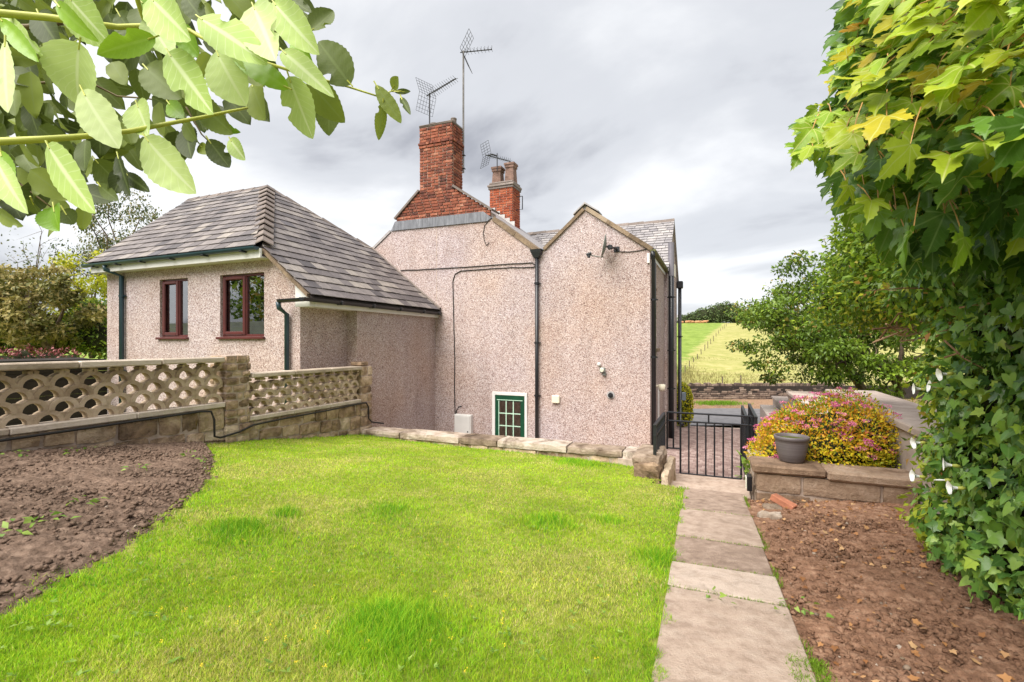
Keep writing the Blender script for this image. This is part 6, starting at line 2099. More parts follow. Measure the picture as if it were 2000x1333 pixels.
P, Nn = blob_points(bl, 150, keep=lambda p, n_: (n_[:, 2] > 0.1) & (n_[:, 1] < 0.6) & (vnoise(p[:, 0], p[:, 1] + p[:, 2], 7.0) > 0.42), shell=(1.22, 1.34))
fh_me = {}
for i in range(len(P)):
    kf = 46
    w = rng.uniform(0, 2 * math.pi, kf); rr = np.sqrt(rng.random(kf)) * rng.uniform(.028, .062)
    up_ = unit(Nn[i] * 0.5 + (0, 0, 0.8)); a1_ = unit(np.cross(up_, (0.3, 1, 0.2))); b1_ = np.cross(up_, a1_)
    Q = P[i] + a1_ * (rr * np.cos(w))[:, None] + b1_ * (rr * np.sin(w))[:, None] + up_ * rng.normal(0, .004, kf)[:, None]
    me_ = leaves_mesh('flower_head', T_SML, Q, rand_dirs(kf) + up_ * .3, np.tile(up_, (kf, 1)) + rng.normal(0, .3, (kf, 3)), np.full(kf, 0.019), M['spir_flower'], np.clip(rng.normal(rng.uniform(.2, .8), .15, kf), 0, .99))
    sub(ob('flower_head', me_), sp_)


def clump(name, label, c, n, s, mat, T=T_BIN, spread=0.12, hgt=0.08, cat='plant', group=None):
    t = empty(name, tuple(c), label, cat, group)
    P = np.array(c) + rng.normal(0, 1, (n, 3)) * (spread, spread, hgt * .4) + (0, 0, hgt * .6)
    Nn = rng.normal(0, .5, (n, 3)) + (0, 0, 1); D = (P - np.array(c)) * (1, 1, .3) / spread + rng.normal(0, .4, (n, 3))
    leaf_parts('leaf', T, id(T), P, D, Nn, s * rng.uniform(.6, 1.2, n), mat, t)
    return t


cz = lambda u_, v_: float(soil_r_z(np.float64(u_), np.float64(v_)))
pv = ray(1463, 922, 6.2)
clump('leafy_weed', 'bright green leafy plant at foot of the right gate post', (pv[0], pv[1], pv[2] - 0.08), 40, 0.075, M['weed'], spread=0.06, hgt=0.2)
for x, y, lab in ((1790, 1110, 'low weed spreading over the soil beside the hedge'), (1555, 1195, 'small weed at the path edge near picture bottom'), (1395, 1173, 'tiny green weed growing from the path joint')):
    q = on_ground(x, y); q[2] += 0.02
    clump('leafy_weed', lab, q, 16 if x > 1500 else 7, 0.030, M['weed'], spread=0.05 if x > 1500 else 0.03, hgt=0.02)
for x, y, lab in ((400, 1325 - 420, 'seedling near the far tip of left bed'), (265, 925, 'grassy seedling in middle of left bed'), (150, 995, 'small seedling standing in left bed'), (90, 1028, 'seedling near left picture edge in bed'), (22, 1050, 'thin bent seedling at the left edge'), (148, 890, 'weeds under the screen wall cable'), (40, 895, 'weeds at foot of wall by left edge'), (370, 895, 'little weed near the wall at bed end')):
    q = on_ground(x, y); q[2] += 0.03
    clump('seedling', lab, q, 9, 0.06, M['weed'], T=T_SML, spread=0.05, hgt=0.03, group='seedlings in the left bed')

# ---------------------------------------------------------------- GRASS
def blades(name, P, H, Wd, lean, col, mat=M['grass']):
    """bent blades: 5 vertices, 3 triangles each"""
    n = len(P)
    w = rng.uniform(0, 2 * math.pi, n)
    side = np.stack([np.cos(w), np.sin(w), np.zeros(n)], 1)
    ld = rng.uniform(0, 2 * math.pi, n)
    ln_ = np.stack([np.cos(ld), np.sin(ld), np.zeros(n)], 1) * (lean * rng.random(n))[:, None]
    up = np.array([0, 0, 1.0])
    b = P; m_ = P + up * (H * 0.55)[:, None] + ln_ * (H * 0.3)[:, None]; t = P + up * (H * 0.95)[:, None] + ln_ * (H * 0.95)[:, None]
    V = np.stack([b - side * Wd[:, None], b + side * Wd[:, None], m_ + side * Wd[:, None] * .8, m_ - side * Wd[:, None] * .8, t], 1).reshape(-1, 3)
    k = 5 * np.arange(n)[:, None]
    F = np.concatenate([k + [0, 1, 2], k + [0, 2, 3], k + [3, 2, 4]], 0)
    c4 = np.ones((n, 5, 4)); c4[:, :, :3] = col[:, None, :]
    return big_mesh(name, V, F, mat, col=c4.reshape(-1, 4))


def fbm(u, v, s, seed=0):
    g = np.random.default_rng(seed); r = np.zeros_like(u); amp = 1.0; tot = 0
    for o_ in range(4):
        for _ in range(3):
            a = g.uniform(0, 2 * math.pi); ph = g.uniform(0, 6.28)
            r += amp * np.sin(s * (u * math.cos(a) + v * math.sin(a)) + ph + 1.7 * np.sin(s * .61 * (v * math.cos(a) - u * math.sin(a)) + ph * 2))
        tot += amp * 1.7; amp *= 0.62; s *= 2.13
    return r / tot


n = 330000
x = rng.uniform(-500, 1500, n); y = 850 + 700 * rng.random(n) ** 0.9
d = np.full(n, 5.0)
for _ in range(14):
    a_ = (x - 1000) / FPX * d
    u = CY * a_ - SY * d; v = SY * a_ + CY * d
    d = np.clip(-ground_z(u, v) * FPX / (y - 670), 0.3, 14)
u1 = u; v1 = v
n2 = 120000
v2 = rng.uniform(0.05, 7.25, n2); u2 = rng.uniform(-6.15, -0.1, n2)
u = np.concatenate([u1, u2]); v = np.concatenate([v1, v2])
left = np.where(v < bv[-1], np.maximum(np.interp(v, bv, bu), -6.12), -6.12)
edge = 0.05 * np.sin(v * 9) + 0.04 * np.sin(v * 23 + 1) + 0.03 * np.sin(v * 51) - 0.16 * rng.random(len(v)) ** 3
ok = (u > left + edge) & (u < -0.172 - 0.0287 * v + 0.03 * np.sin(v * 13) + 0.02 * np.sin(v * 37 + 2) - np.where(v > 6.0, .3, 0)) & (v < 7.26) & (v > 0.05)
ok &= ~((u > -1.0) & (v > 6.3))
u = u[ok]; v = v[ok]; left = left[ok]; n = len(u)
f1 = fbm(u, v, 1.5, 1); f2 = fbm(u, v, 5.0, 2); f3 = fbm(u, v, 3.0, 5)
TUFT = [(765, 1000, .20), (480, 1040, .22), (1070, 1020, .20), (1185, 1015, .12), (770, 1245, .26), (1130, 905, .30), (560, 1005, .1), (1290, 1090, .16)]
tuft = np.zeros(n)
for tx, ty, tr in TUFT:
    q = on_ground(tx, ty); tuft = np.maximum(tuft, np.exp(-((u - q[0]) ** 2 + (v - q[1]) ** 2) / (tr * tr)))
tuft = np.clip(tuft * (1.0 + 0.6 * f2), 0, 1)
near_edge = np.exp(-np.clip(-0.18 - 0.0287 * v - u, 0, 9) / 0.08) * 0.6 + np.exp(-np.clip(u - left, 0, 9) / 0.15) * 0.35 + np.exp(-np.clip(7.25 - v, 0, 9) / 0.16) * 0.8
lush = np.clip(tuft + near_edge + 0.28 * np.clip(f1, 0, 1), 0, 1)
cols = np.array([(0.47, 0.61, 0.036), (0.34, 0.57, 0.030), (0.62, 0.63, 0.14), (0.72, 0.59, 0.31), (0.16, 0.41, 0.020)])
w_dry = np.clip(0.30 + 1.05 * f3 - 0.9 * lush + 0.22 * f2, 0.05, 0.85)
r = rng.random(n)
pick = np.where(r < w_dry * 0.55, 2, np.where(r < w_dry * 0.85, 3, np.where(rng.random(n) < 0.45 - 0.3 * f2, 1, 0)))
pick = np.where((rng.random(n) < lush * 0.8), np.where(rng.random(n) < 0.6, 4, 1), pick)
col = cols[pick] * rng.uniform(0.7, 1.22, (n, 1)) * (1 + 0.16 * fbm(u, v, 2.2, 9) + 0.12 * fbm(u, v, 8.0, 12))[:, None]
col = np.clip(col, 0, 0.85)
H = (0.010 + 0.018 * rng.random(n)) * (1 + 2.6 * np.clip(tuft, 0, 1) + 0.9 * np.clip(near_edge, 0, 1)) * np.where(pick == 3, 0.7, 1.0)
dist = np.sqrt(u * u + v * v)
Wd = np.clip(0.00055 * dist, 0.0010, 0.0032)
P = np.stack([u, v, ground_z(u, v) + lump(u, v, 0.012) - 0.012], 1)
gm = blades('grass', P, H, Wd, np.full(n, 1.1), col)
tag(ob('grass', gm), 'short yellow green lawn grass with darker tufts', 'grass', kind='stuff')
# grass and moss creeping into the slab joints and over both edges of the path
jv = []; ju = []
for a_ in JO[1:-1]:
    m2 = 260; c_ = rng.random(m2) ** 2 * rng.choice([-1, 1], m2)
    ju.append(path_u(a_) + np.where(c_ > 0, .31 - .5 * c_, -.31 - .5 * c_)); jv.append(a_ + rng.normal(0, .006, m2))
m2 = 1500; vv = rng.uniform(.6, 5.9, m2); wob = vnoise(vv, vv * 0 + 3, 3.1)
ju.append(path_u(vv) + .312 + rng.normal(0, .012, m2)); jv.append(np.where(wob > .52, vv, 2.2 + .25 * rng.random(m2)))
ju = np.concatenate(ju); jv = np.concatenate(jv); n_ = len(ju)
tag(ob('path_edge_grass', blades('path_edge_grass', np.stack([ju, jv, -1.145 - .0892 * jv - .012], 1), rng.uniform(.012, .034, n_), np.full(n_, .0018), np.full(n_, 1.2), np.array([(0.22, 0.36, 0.03)]) * rng.uniform(.5, 1.3, (n_, 1)))), 'moss and grass creeping along the path joints and edge', 'grass', kind='stuff')
# broad-leaved weeds in the lawn and yellow flowers
k = 130
xx = rng.uniform(300, 1330, k); yy = 880 + 450 * rng.random(k) ** 0.8
Q = np.array([on_ground(a, b) for a, b in zip(xx, yy)])
m_ = (Q[:, 0] < -0.4) & (Q[:, 0] > np.interp(Q[:, 1], bv, bu) + .1)
Q = Q[m_]; k = len(Q)
Q[:, 2] += 0.028
P = np.repeat(Q, 5, 0) + rng.normal(0, .004, (k * 5, 3)); w = rng.uniform(0, 6.28, k * 5)
D = np.stack([np.cos(w), np.sin(w), np.full(k * 5, .35)], 1)
fo = empty('buttercups', (-2.5, 4, -1.5), 'tiny yellow flowers dotted through the lawn', 'flowers'); fo['kind'] = 'stuff'
leaves_obj('flower', T_SML, P, D, np.tile((0, 0, 1.0), (k * 5, 1)), np.full(k * 5, 0.0075), M['petal_yellow'], fo)
k = 170
xx = rng.uniform(0, 1320, k); yy = 900 + 430 * rng.random(k) ** 0.7
Q = np.array([on_ground(a, b) for a, b in zip(xx, yy)])
m_ = (Q[:, 0] < -0.4) & (Q[:, 0] > np.interp(Q[:, 1], bv, bu) + .05)
Q = Q[m_]; k = len(Q); Q[:, 2] += 0.012
P = np.repeat(Q, 4, 0); w = rng.uniform(0, 6.28, k * 4)
lw_ = tag(ob('lawn_weeds', leaves_mesh('lawn_weeds', T_SML, P, np.stack([np.cos(w), np.sin(w), rng.uniform(.1, .9, k * 4)], 1), np.tile((0, 0, 1.0), (k * 4, 1)), rng.uniform(.014, .03, k * 4), M['weed'])), 'small broad leaved weeds growing in the lawn', 'weeds', kind='stuff')

# long grass on the bank right of the drive wall
n = 36000
u = 2.45 + 7 * rng.random(n) ** 1.5; v = rng.uniform(3.5, 17, n)
z = -0.98 - 0.055 * v + 0.12 * np.sin(u * 1.3 + v) + 0.05 * (u - 2.3) * np.where(v < 14, 0.3, -0.4)
col = np.array([(0.17, 0.27, 0.03), (0.30, 0.36, 0.05), (0.42, 0.40, 0.14)])[rng.integers(0, 3, n)] * rng.uniform(.7, 1.25, (n, 1))
tag(ob('long_grass', blades('long_grass', np.stack([u, v, z - .03], 1), rng.uniform(.18, .5, n), np.full(n, .006), np.full(n, .8), col)), 'long unmown grass on the bank behind the drive wall', 'grass', kind='stuff')
# rough grass at the foot of the field and on the verge
n = 26000
b_ = 39 + 34 * rng.random(n) ** 1.4; a_ = b_ * rng.uniform(0.30, 0.82, n)
W3 = np.stack([CY * a_ - SY * b_, SY * a_ + CY * b_, far_z(b_) - .05], 1)
strip = W3[:, 0] - (FENCE[0] + FENCE[1] * W3[:, 1])
nearf = np.exp(-np.abs(strip) / 1.2)
keep_ = (strip < 0) | (rng.random(n) < 0.35) | (rng.random(n) < nearf)
W3 = W3[keep_]; strip = strip[keep_]; nearf = nearf[keep_]; n = len(W3)
col = np.where((strip < 0)[:, None], np.array([(0.15, 0.21, 0.035)]), np.array([(0.29, 0.26, 0.10)])) * rng.uniform(.65, 1.3, (n, 1))
tag(ob('field_grass', blades('field_grass', W3, rng.uniform(.12, .35, n) * (1 + 1.2 * nearf), np.full(n, .025), np.full(n, .9), col)), 'rough tufted grass over the near part of field', 'grass', kind='stuff')
n = 1500
a_ = 9.6 + 1.0 * rng.normal(0, .55, n); b_ = 22.9 + rng.normal(0, .22, n)
W3 = np.stack([CY * a_ - SY * b_, SY * a_ + CY * b_, np.full(n, -2.88)], 1)
tag(ob('verge_tuft', blades('verge_tuft', W3, rng.uniform(.08, .22, n), np.full(n, .010), np.full(n, .8), np.array([(0.2, 0.36, 0.03)]) * rng.uniform(.7, 1.2, (n, 1)))), 'green grass tuft on the far roadside verge', 'grass', kind='stuff')
V, F = chamfer_box((6.9, 22.75, -2.93), (8.1, 23.3, -2.78), 0.02); V = [cam2w(*p) for p in V]
tag(mk('concrete_cover', V, F, M['clay']), 'flat reddish slab lying on the far roadside verge', 'slab')

# fallen leaves on the right bed
n = 400
v = 5.75 - 4.5 * rng.random(n) ** 1.9; u = rng.uniform(.38, 1.5, n)
P = np.stack([u, v, soil_r_z(u, v) + .022], 1)
tag(ob('leaf_litter', leaves_mesh('leaf_litter', T_IVY, P, rand_dirs(n) * (1, 1, .25), rng.normal(0, .45, (n, 3)) + (0, 0, 1), rng.uniform(.012, .040, n), M['dry_leaf'])), 'dry brown leaves scattered over the right hand bed', 'leaf litter', kind='stuff')

# ---------------------------------------------------------------- IVY HEDGE on the right with bindweed
hg = empty('ivy_hedge', (1.9, 2.8, -1.3), 'tall ivy covered hedge along the right side of bed', 'hedge')
bl = []
hr = random.Random(12)
for v_ in np.arange(0.4, 4.3, 0.42):
    for z_ in np.arange(-1.15, 1.9, 0.42):
        bl.append(((1.78 + hr.uniform(-.07, .07) - 0.05 * (z_ > 0.4) + (0.12 if v_ > 3.9 else 0), v_, z_), (0.52, 0.36, 0.36)))
# upper part carries on over the drive wall as an overhang
for v_ in np.arange(4.1, 7.7, 0.45):
    for z_ in np.arange(0.55, 2.05 - 0.10 * (v_ - 4) - 0.5 * max(0, v_ - 6.6), 0.36):
        bl.append(((1.98 - 0.03 * (v_ - 4.1) + hr.uniform(-.15, .15), v_, z_ + hr.uniform(-.08, .08)), (0.58, 0.42, 0.34)))
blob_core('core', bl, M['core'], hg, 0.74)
facing = lambda p, n_: (np.sum(n_ * -p / np.linalg.norm(p, axis=1, keepdims=True), 1) > -0.25)
def seen(p):
    b = -SY * p[:, 0] + CY * p[:, 1]; a = CY * p[:, 0] + SY * p[:, 1]
    b = np.maximum(b, 0.05)
    return (a / b < 1.22) & (np.abs(p[:, 2] / b) < 0.85)


near = lambda p, n_: facing(p, n_) & (p[:, 1] < 4.7) & (seen(p) | (rng.random(len(p)) < 0.15))
far_ = lambda p, n_: facing(p, n_) & (p[:, 1] > 4.0)


def hang(Nn, k=0.7): return np.array([0, 0, -1.0]) * k + Nn * 0.45 + rng.normal(0, .45, Nn.shape)


P, Nn = blob_points(bl, 300, near, shell=(1.0, 1.14))
half = 150
leaf_parts('leaf', T_IVY, 'ivy', P[:half], hang(Nn[:half]), Nn[:half] + rng.normal(0, .35, (half, 3)) + (0, 0, .3), rng.uniform(.05, .085, half), M['ivy'], hg)
leaf_parts('leaf', T_BIN, 'bin', P[half:], hang(Nn[half:]), Nn[half:] + rng.normal(0, .35, (half, 3)) + (0, 0, .3), rng.uniform(.06, .095, half), M['bindweed'], hg)
P, Nn = blob_points(bl, 8500, near, shell=(0.78, 1.12))
leaves_obj('foliage', T_IVY, P, hang(Nn), Nn + rng.normal(0, .4, P.shape) + (0, 0, .3), rng.uniform(.035, .075, len(P)), M['ivy'], hg)
P, Nn = blob_points(bl, 4200, near, shell=(0.9, 1.16))
leaves_obj('foliage', T_BIN, P, hang(Nn), Nn + rng.normal(0, .4, P.shape) + (0, 0, .3), rng.uniform(.04, .075, len(P)), M['bindweed'], hg)
P, Nn = blob_points(bl, 22000, far_, shell=(0.8, 1.25))
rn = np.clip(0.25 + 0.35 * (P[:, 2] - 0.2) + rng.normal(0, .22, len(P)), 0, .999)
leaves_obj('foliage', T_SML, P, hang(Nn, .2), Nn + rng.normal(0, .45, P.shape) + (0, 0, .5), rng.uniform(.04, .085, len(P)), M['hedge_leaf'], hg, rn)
# bare twigs under the overhang
a = Acc(); tr_ = np.random.default_rng(4)
for i in range(22):
    s_ = ray(1690 + tr_.uniform(0, 170), 590 + tr_.uniform(0, 85), 4.4 + tr_.uniform(-.5, .9))
    e_ = ray(1690 + tr_.uniform(0, 190), 600 + tr_.uniform(0, 70), 4.3 + tr_.uniform(-.5, .9))
    mid = (s_ + e_) / 2 + tr_.normal(0, .06, 3)
    a.add(*tubeg([s_, mid, e_], [0.008, 0.006, 0.003], 5))
for i in range(40):
    s_ = ray(tr_.uniform(1820, 2050), tr_.uniform(430, 700), 2.9 + tr_.uniform(-.2, .5)); e_ = s_ + tr_.normal(0, .22, 3) * (1, 1, .5)
    a.add(*tubeg([s_, (s_ + e_) / 2 + tr_.normal(0, .04, 3), e_], [0.006, 0.005, 0.002], 5))
tag(sub(a.build('twig', M['twig']), hg), kind='stuff')
# bindweed flowers
LEFTV = np.array([-CY, -SY, 0])
bw = empty('bindweed', (1.3, 3.2, -1.25), 'white trumpet bindweed flowers climbing the ivy hedge', 'climbing plant')
for x, y, d_, dirx in ((1838, 732, 2.95, -1), (1818, 755, 3.05, -1), (1788, 760, 3.3, -1), (1787, 866, 3.25, -1), (1847, 908, 2.9, -1), (1785, 930, 3.15, -1), (1858, 953, 2.75, -1), (1836, 938, 2.85, 0)):
    c = ray(x, y, d_ - 0.10)
    ry = unit(c); lf = LEFTV - ry * np.dot(LEFTV, ry)
    axd = unit(unit(lf) - ry * 0.26 + rng.normal(0, .12, 3) + (0, 0, .12))
    sc = 0.050 if dirx else 0.04
    s1 = unit(np.cross(axd, (0, 0, 1))); s2 = np.cross(s1, axd)
    V = []; F = []; sg = 20
    prof = [(0.10, -0.9), (0.13, -0.55), (0.22, -0.15), (0.48, 0.12), (0.72, 0.2)] if dirx else [(0.06, -0.9), (0.1, -0.4), (0.13, 0.1), (0.07, .5), (0.01, .75)]
    for r_, t in prof:
        for k in range(sg):
            w = 2 * math.pi * k / sg; rr = r_ * (1 + 0.06 * math.cos(5 * w) * (r_ > .4))
            V.append(c + (axd * t + s1 * rr * math.cos(w) + s2 * rr * math.sin(w)) * sc)
    for i in range(len(prof) - 1):
        for k in range(sg):
            k2 = (k + 1) % sg; F.append((i * sg + k, i * sg + k2, (i + 1) * sg + k2, (i + 1) * sg + k))
    fl_ = sub(mk('flower', V, F, M['flower_white'], None, True), bw)
    V, F = tubeg([c - axd * sc * 1.25, c - axd * sc * 0.95, c - axd * sc * .55], [0.006, 0.011, 0.008], 8)
    sub(mk('calyx', V, F, M['stem'], None, True), bw)

# ---------------------------------------------------------------- SYCAMORE overhead on the right
sy = empty('sycamore_tree', (2.6, 1.6, -1.2), 'sycamore with large lobed leaves hanging in at upper right', 'tree')
OUT = [(1565, 300), (1575, 225), (1610, 185), (1640, 100), (1665, 20), (1690, -60), (2120, -60), (2120, 470), (1960, 470), (1880, 500), (1800, 520), (1730, 470), (1690, 425), (1645, 385), (1615, 330)]


def in_poly(x, y, poly):
    c_ = False; j = len(poly) - 1
    for i in range(len(poly)):
        if (poly[i][1] > y) != (poly[j][1] > y) and x < (poly[j][0] - poly[i][0]) * (y - poly[i][1]) / (poly[j][1] - poly[i][1]) + poly[i][0]: c_ = not c_
        j = i
    return c_


def scatter(poly, n, mind, seed):
    r = random.Random(seed); P = []
    x0, x1 = min(p[0] for p in poly), max(p[0] for p in poly); y0, y1 = min(p[1] for p in poly), max(p[1] for p in poly)
    tries = 0
    while len(P) < n and tries < 60000:
        tries += 1
        q = (r.uniform(x0, x1), r.uniform(y0, y1))
        if in_poly(*q, poly) and all((q[0] - p[0]) ** 2 + (q[1] - p[1]) ** 2 > mind * mind for p in P[-260:]): P.append(q)
    return P


LEFTW = np.array([-CY, -SY, 0]); TOCAM = np.array([SY, -CY, 0])
pts = scatter(OUT, 300, 19, 3)
Pn = []; Dn = []; Nn = []; Sn = []; Kn = []
sr = np.random.default_rng(8)
twigs = Acc()
for (x, y) in pts:
    edge_l = (x - 1560) / 440.0
    dd = 1.75 - 0.35 * edge_l + sr.uniform(-.25, .35) + 0.15 * (y > 330)
    p = ray(x, y, dd)
    low = np.clip((y - 150) / 350, 0, 1)
    D_ = LEFTW * sr.uniform(.45, 1.0) * (1 - .5 * low) + np.array([0, 0, -1.0]) * (0.28 + 0.75 * low + sr.normal(0, .15)) + TOCAM * sr.normal(0.1, .25)
    N_ = np.array([0, 0, 1.05 - .6 * low]) + TOCAM * sr.uniform(.0, .7) + LEFTW * (0.1 + sr.normal(0, .35)) + sr.normal(0, .25, 3)
    s_ = sr.uniform(.08, .135) * (0.72 + 0.3 * min(1, edge_l * 2))
    D_ = unit(D_)
    b0_ = p - D_ * s_ * 0.5
    Pn.append(b0_); Dn.append(D_); Nn.append(N_); Sn.append(s_)
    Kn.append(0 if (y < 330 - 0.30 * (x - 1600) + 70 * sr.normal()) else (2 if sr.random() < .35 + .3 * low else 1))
    st = b0_ - D_ * s_ * sr.uniform(.6, 1.3) + np.array([0, 0, .02]) + TOCAM * -0.06
    twigs.add(*tubeg([b0_, (b0_ + st) / 2 + np.array([0, 0, .008]), st], [0.0016, 0.0018, 0.0022], 5))
Pn = np.array(Pn); Dn = np.array(Dn); Nn = np.array(Nn); Sn = np.array(Sn); Kn = np.array(Kn)
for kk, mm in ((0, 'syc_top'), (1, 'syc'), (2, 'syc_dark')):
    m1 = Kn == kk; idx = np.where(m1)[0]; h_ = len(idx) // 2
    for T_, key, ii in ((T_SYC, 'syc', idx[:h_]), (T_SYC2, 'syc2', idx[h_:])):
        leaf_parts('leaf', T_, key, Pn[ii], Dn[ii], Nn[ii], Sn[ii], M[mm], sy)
tag(sub(twigs.build('leaf_stalk', M['petiole']), sy), kind='stuff')
# many more of the same leaves between them
k = 520
pts = scatter(OUT, k, 0, 77)
P = []; D = []; Q = []
for (x, y) in pts:
    edge_l = (x - 1560) / 440.0; low = np.clip((y - 150) / 350, 0, 1)
    P.append(ray(x, y, 1.95 - 0.3 * edge_l + sr.uniform(-.1, .45) + .15 * (y > 330)))
    D.append(LEFTW * sr.uniform(.3, 1.0) * (1 - .5 * low) + np.array([0, 0, -1.0]) * (0.3 + 0.7 * low + sr.normal(0, .2)) + TOCAM * sr.normal(0.1, .3))
    Q.append(np.array([0, 0, 0.8 - .4 * low]) + TOCAM * sr.uniform(0, .9) + sr.normal(0, .35, 3))
P = np.array(P); D = np.array(D); Q = np.array(Q); k = len(P)
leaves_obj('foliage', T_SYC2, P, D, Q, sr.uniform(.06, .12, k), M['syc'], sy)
# foliage deeper in the crown
k = 1500
pts = scatter([(1650, 60), (1700, -80), (2250, -80), (2250, 520), (1900, 520), (1760, 450), (1680, 350), (1640, 250)], k, 0, 5)
P = np.array([ray(x, y, sr.uniform(1.95, 2.9)) for x, y in pts]); k = len(P)
D = LEFTW * sr.uniform(.2, 1, (k, 1)) + np.array([0, 0, -1.0]) * sr.uniform(.2, 1, (k, 1)) + sr.normal(0, .35, (k, 3))
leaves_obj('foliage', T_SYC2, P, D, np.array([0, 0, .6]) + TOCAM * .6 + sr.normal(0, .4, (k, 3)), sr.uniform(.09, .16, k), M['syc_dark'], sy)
a = Acc()
for (q0_, q1_, q2_, r_) in (((2150, 350, 2.5), (1850, 210, 2.1), (1640, 215, 1.9), .018), ((2150, 160, 2.4), (1880, 110, 2.1), (1680, 90, 1.9), .016), ((2150, 300, 2.5), (1960, 300, 2.2), (1730, 330, 1.95), .014), ((2150, 380, 2.4), (1980, 400, 2.2), (1800, 450, 2.0), .012), ((2100, -60, 2.3), (1900, 0, 2.0), (1720, 20, 1.9), .014)):
    a.add(*tubeg([ray(*q0_), ray(*q1_), ray(*q2_)], [r_, r_ * .6, r_ * .25], 7))
a.add(*tubeg([(3.0, 1.7, -1.3), (3.0, 1.7, 0.2), ray(2150, 300, 2.5), ray(2150, 100, 2.5)], [.11, .09, .05, .03], 10))
sub(a.build('branch', M['bark']), sy)

# ---------------------------------------------------------------- LEAFY BRANCH overhead on the left
wb = empty('overhanging_branch', (-1.6, 0.5, 0.4), 'close leafy branch with pale oval leaves across upper left', 'branch')
Z = 2.439
BIG = [  # stalk end, tip (positions in an enlargement of the photo's corner), width, distance, tone
    (380, 205, 335, 500, 245, .72, 0), (390, 430, 545, 700, 165, .70, 0), (225, 690, 410, 1005, 170, .68, 0), (25, 195, 10, 525, 120, .66, 0), (650, 495, 725, 660, 150, .80, 0), (690, 655, 905, 915, 195, .74, 0),
    (800, 250, 1015, 545, 175, .72, 0), (1030, 245, 1155, 495, 200, .76, 0), (1205, 30, 1345, 320, 200, .74, 0), (715, -10, 935, 210, 195, .70, 0), (945, 85, 1220, 235, 180, .72, 0), (1300, 10, 1475, 215, 155, .80, 0),
    (1670, 405, 1500, 180, 170, .86, 2), (1375, 365, 1485, 662, 185, .76, 0), (1470, 385, 1635, 585, 150, .84, 3), (1345, 245, 1560, 420, 105, .78, 0), (1570, 470, 1560, 645, 155, .90, 3), (320, -20, 520, 215, 210, .74, 0),
    (700, 90, 830, 290, 130, .78, 0), (690, 320, 880, 485, 160, .86, 3), (1375, 425, 1090, 245, 105, .74, 1), (740, 180, 455, 245, 110, .70, 1), (270, 20, 420, 175, 85, .70, 1), (0, 90, 155, 275, 75, .72, 1), (10, 70, 185, 250, 65, .74, 0),
    (1480, 150, 1590, 60, 110, .95, 2), (1370, -10, 1480, 55, 60, .90, 3), (990, 665, 1100, 805, 95, .95, 2), (890, 605, 890, 735, 115, 1.0, 2), (1095, 665, 1170, 765, 75, .95, 0), (255, 985, 275, 1100, 165, .80, 1), (150, 955, 190, 1035, 120, .85, 2), (300, 1000, 350, 1070, 90, .84, 2),
    (1790, 405, 1910, 585, 75, .92, 2), (1870, 425, 1900, 365, 55, .95, 2), (1825, 490, 1800, 672, 55, .92, 2), (1910, 465, 1955, 548, 32, .95, 3), (1880, 440, 1955, 435, 26, .96, 3), (-20, 760, 75, 985, 120, .62, 0), (0, 720, 60, 905, 100, .66, 1), (-10, 1010, 80, 1075, 75, .8, 2),
    (450, 760, 590, 900, 130, 1.0, 2), (560, 740, 620, 935, 95, .98, 2), (600, 830, 690, 905, 60, 1.0, 2), (500, 720, 560, 760, 90, 1.05, 2), (470, 880, 540, 950, 60, 1.0, 2), (800, 490, 870, 560, 80, .9, 1), (950, 690, 990, 735, 55, .98, 2), (1200, 400, 1250, 560, 150, 1.0, 2),
    (940, 480, 1110, 640, 130, .88, 3), (1060, 600, 1140, 630, 45, .9, 1), (180, 60, 260, 210, 130, .84, 3), (560, 60, 640, 180, 110, .9, 3), (1060, 200, 1120, 330, 90, .92, 3), (1390, 200, 1480, 290, 90, .86, 1), (840, 120, 950, 270, 110, .9, 1), (660, 0, 760, 80, 90, .86, 1), (880, -20, 960, 90, 100, .84, 3)]
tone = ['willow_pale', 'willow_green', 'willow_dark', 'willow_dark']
fr_ = random.Random(2)
stalks = Acc()
for (x0, y0, x1, y1, w_, d_, tn) in BIG:
    a_ = ray(x0 / Z, y0 / Z, d_); b_ = ray(x1 / Z, y1 / Z, d_ + fr_.uniform(-.05, .03))
    ln_ = np.linalg.norm(b_ - a_); wid = w_ / Z / FPX * d_
    V0, F0, U0 = strip_leaf(23, 0.5 * wid / ln_, fr_.uniform(.05, .45), fr_.uniform(-.20, .08), fr_.uniform(.72, 1.0), fr_.uniform(.001, .006), (fr_.randint(5, 18), fr_.choice((-1, 1))) if fr_.random() < .35 else None, fr_.uniform(-.5, .5))
    D_ = (b_ - a_)[None]; tilt = fr_.uniform(-.35, .35)
    N_ = (TOCAM + LEFTW * tilt + np.array([0, 0, fr_.uniform(-.45, .2)]))[None]
    R = basis(D_, N_)[0]
    V = (R @ V0.T).T * ln_ + a_
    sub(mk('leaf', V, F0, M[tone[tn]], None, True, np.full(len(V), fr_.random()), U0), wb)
    st = a_ - unit(D_[0]) * 0.006 + np.array([0, 0, .002])
    stalks.add(*tubeg([a_ + unit(D_[0]) * .01, st], [0.0012, 0.0014], 5))
tag(sub(stalks.build('leaf_stalk', M['stem']), wb), kind='stuff')
REG = [[(-120, 230), (170, 260), (300, 330), (420, 330), (560, 430), (720, 300), (930, 420), (1080, 560), (860, 640), (860, 720), (640, 760), (560, 860), (470, 860), (400, 900), (420, 1000), (300, 1030), (160, 960), (-120, 960)],
       [(-120, -80), (1380, -80), (1480, 60), (1330, 140), (1250, 230), (1000, 300), (860, 260), (500, 230), (200, 260), (-120, 300)],
       [(-120, 380), (260, 430), (420, 560), (260, 700), (-120, 700)]]
cand = []
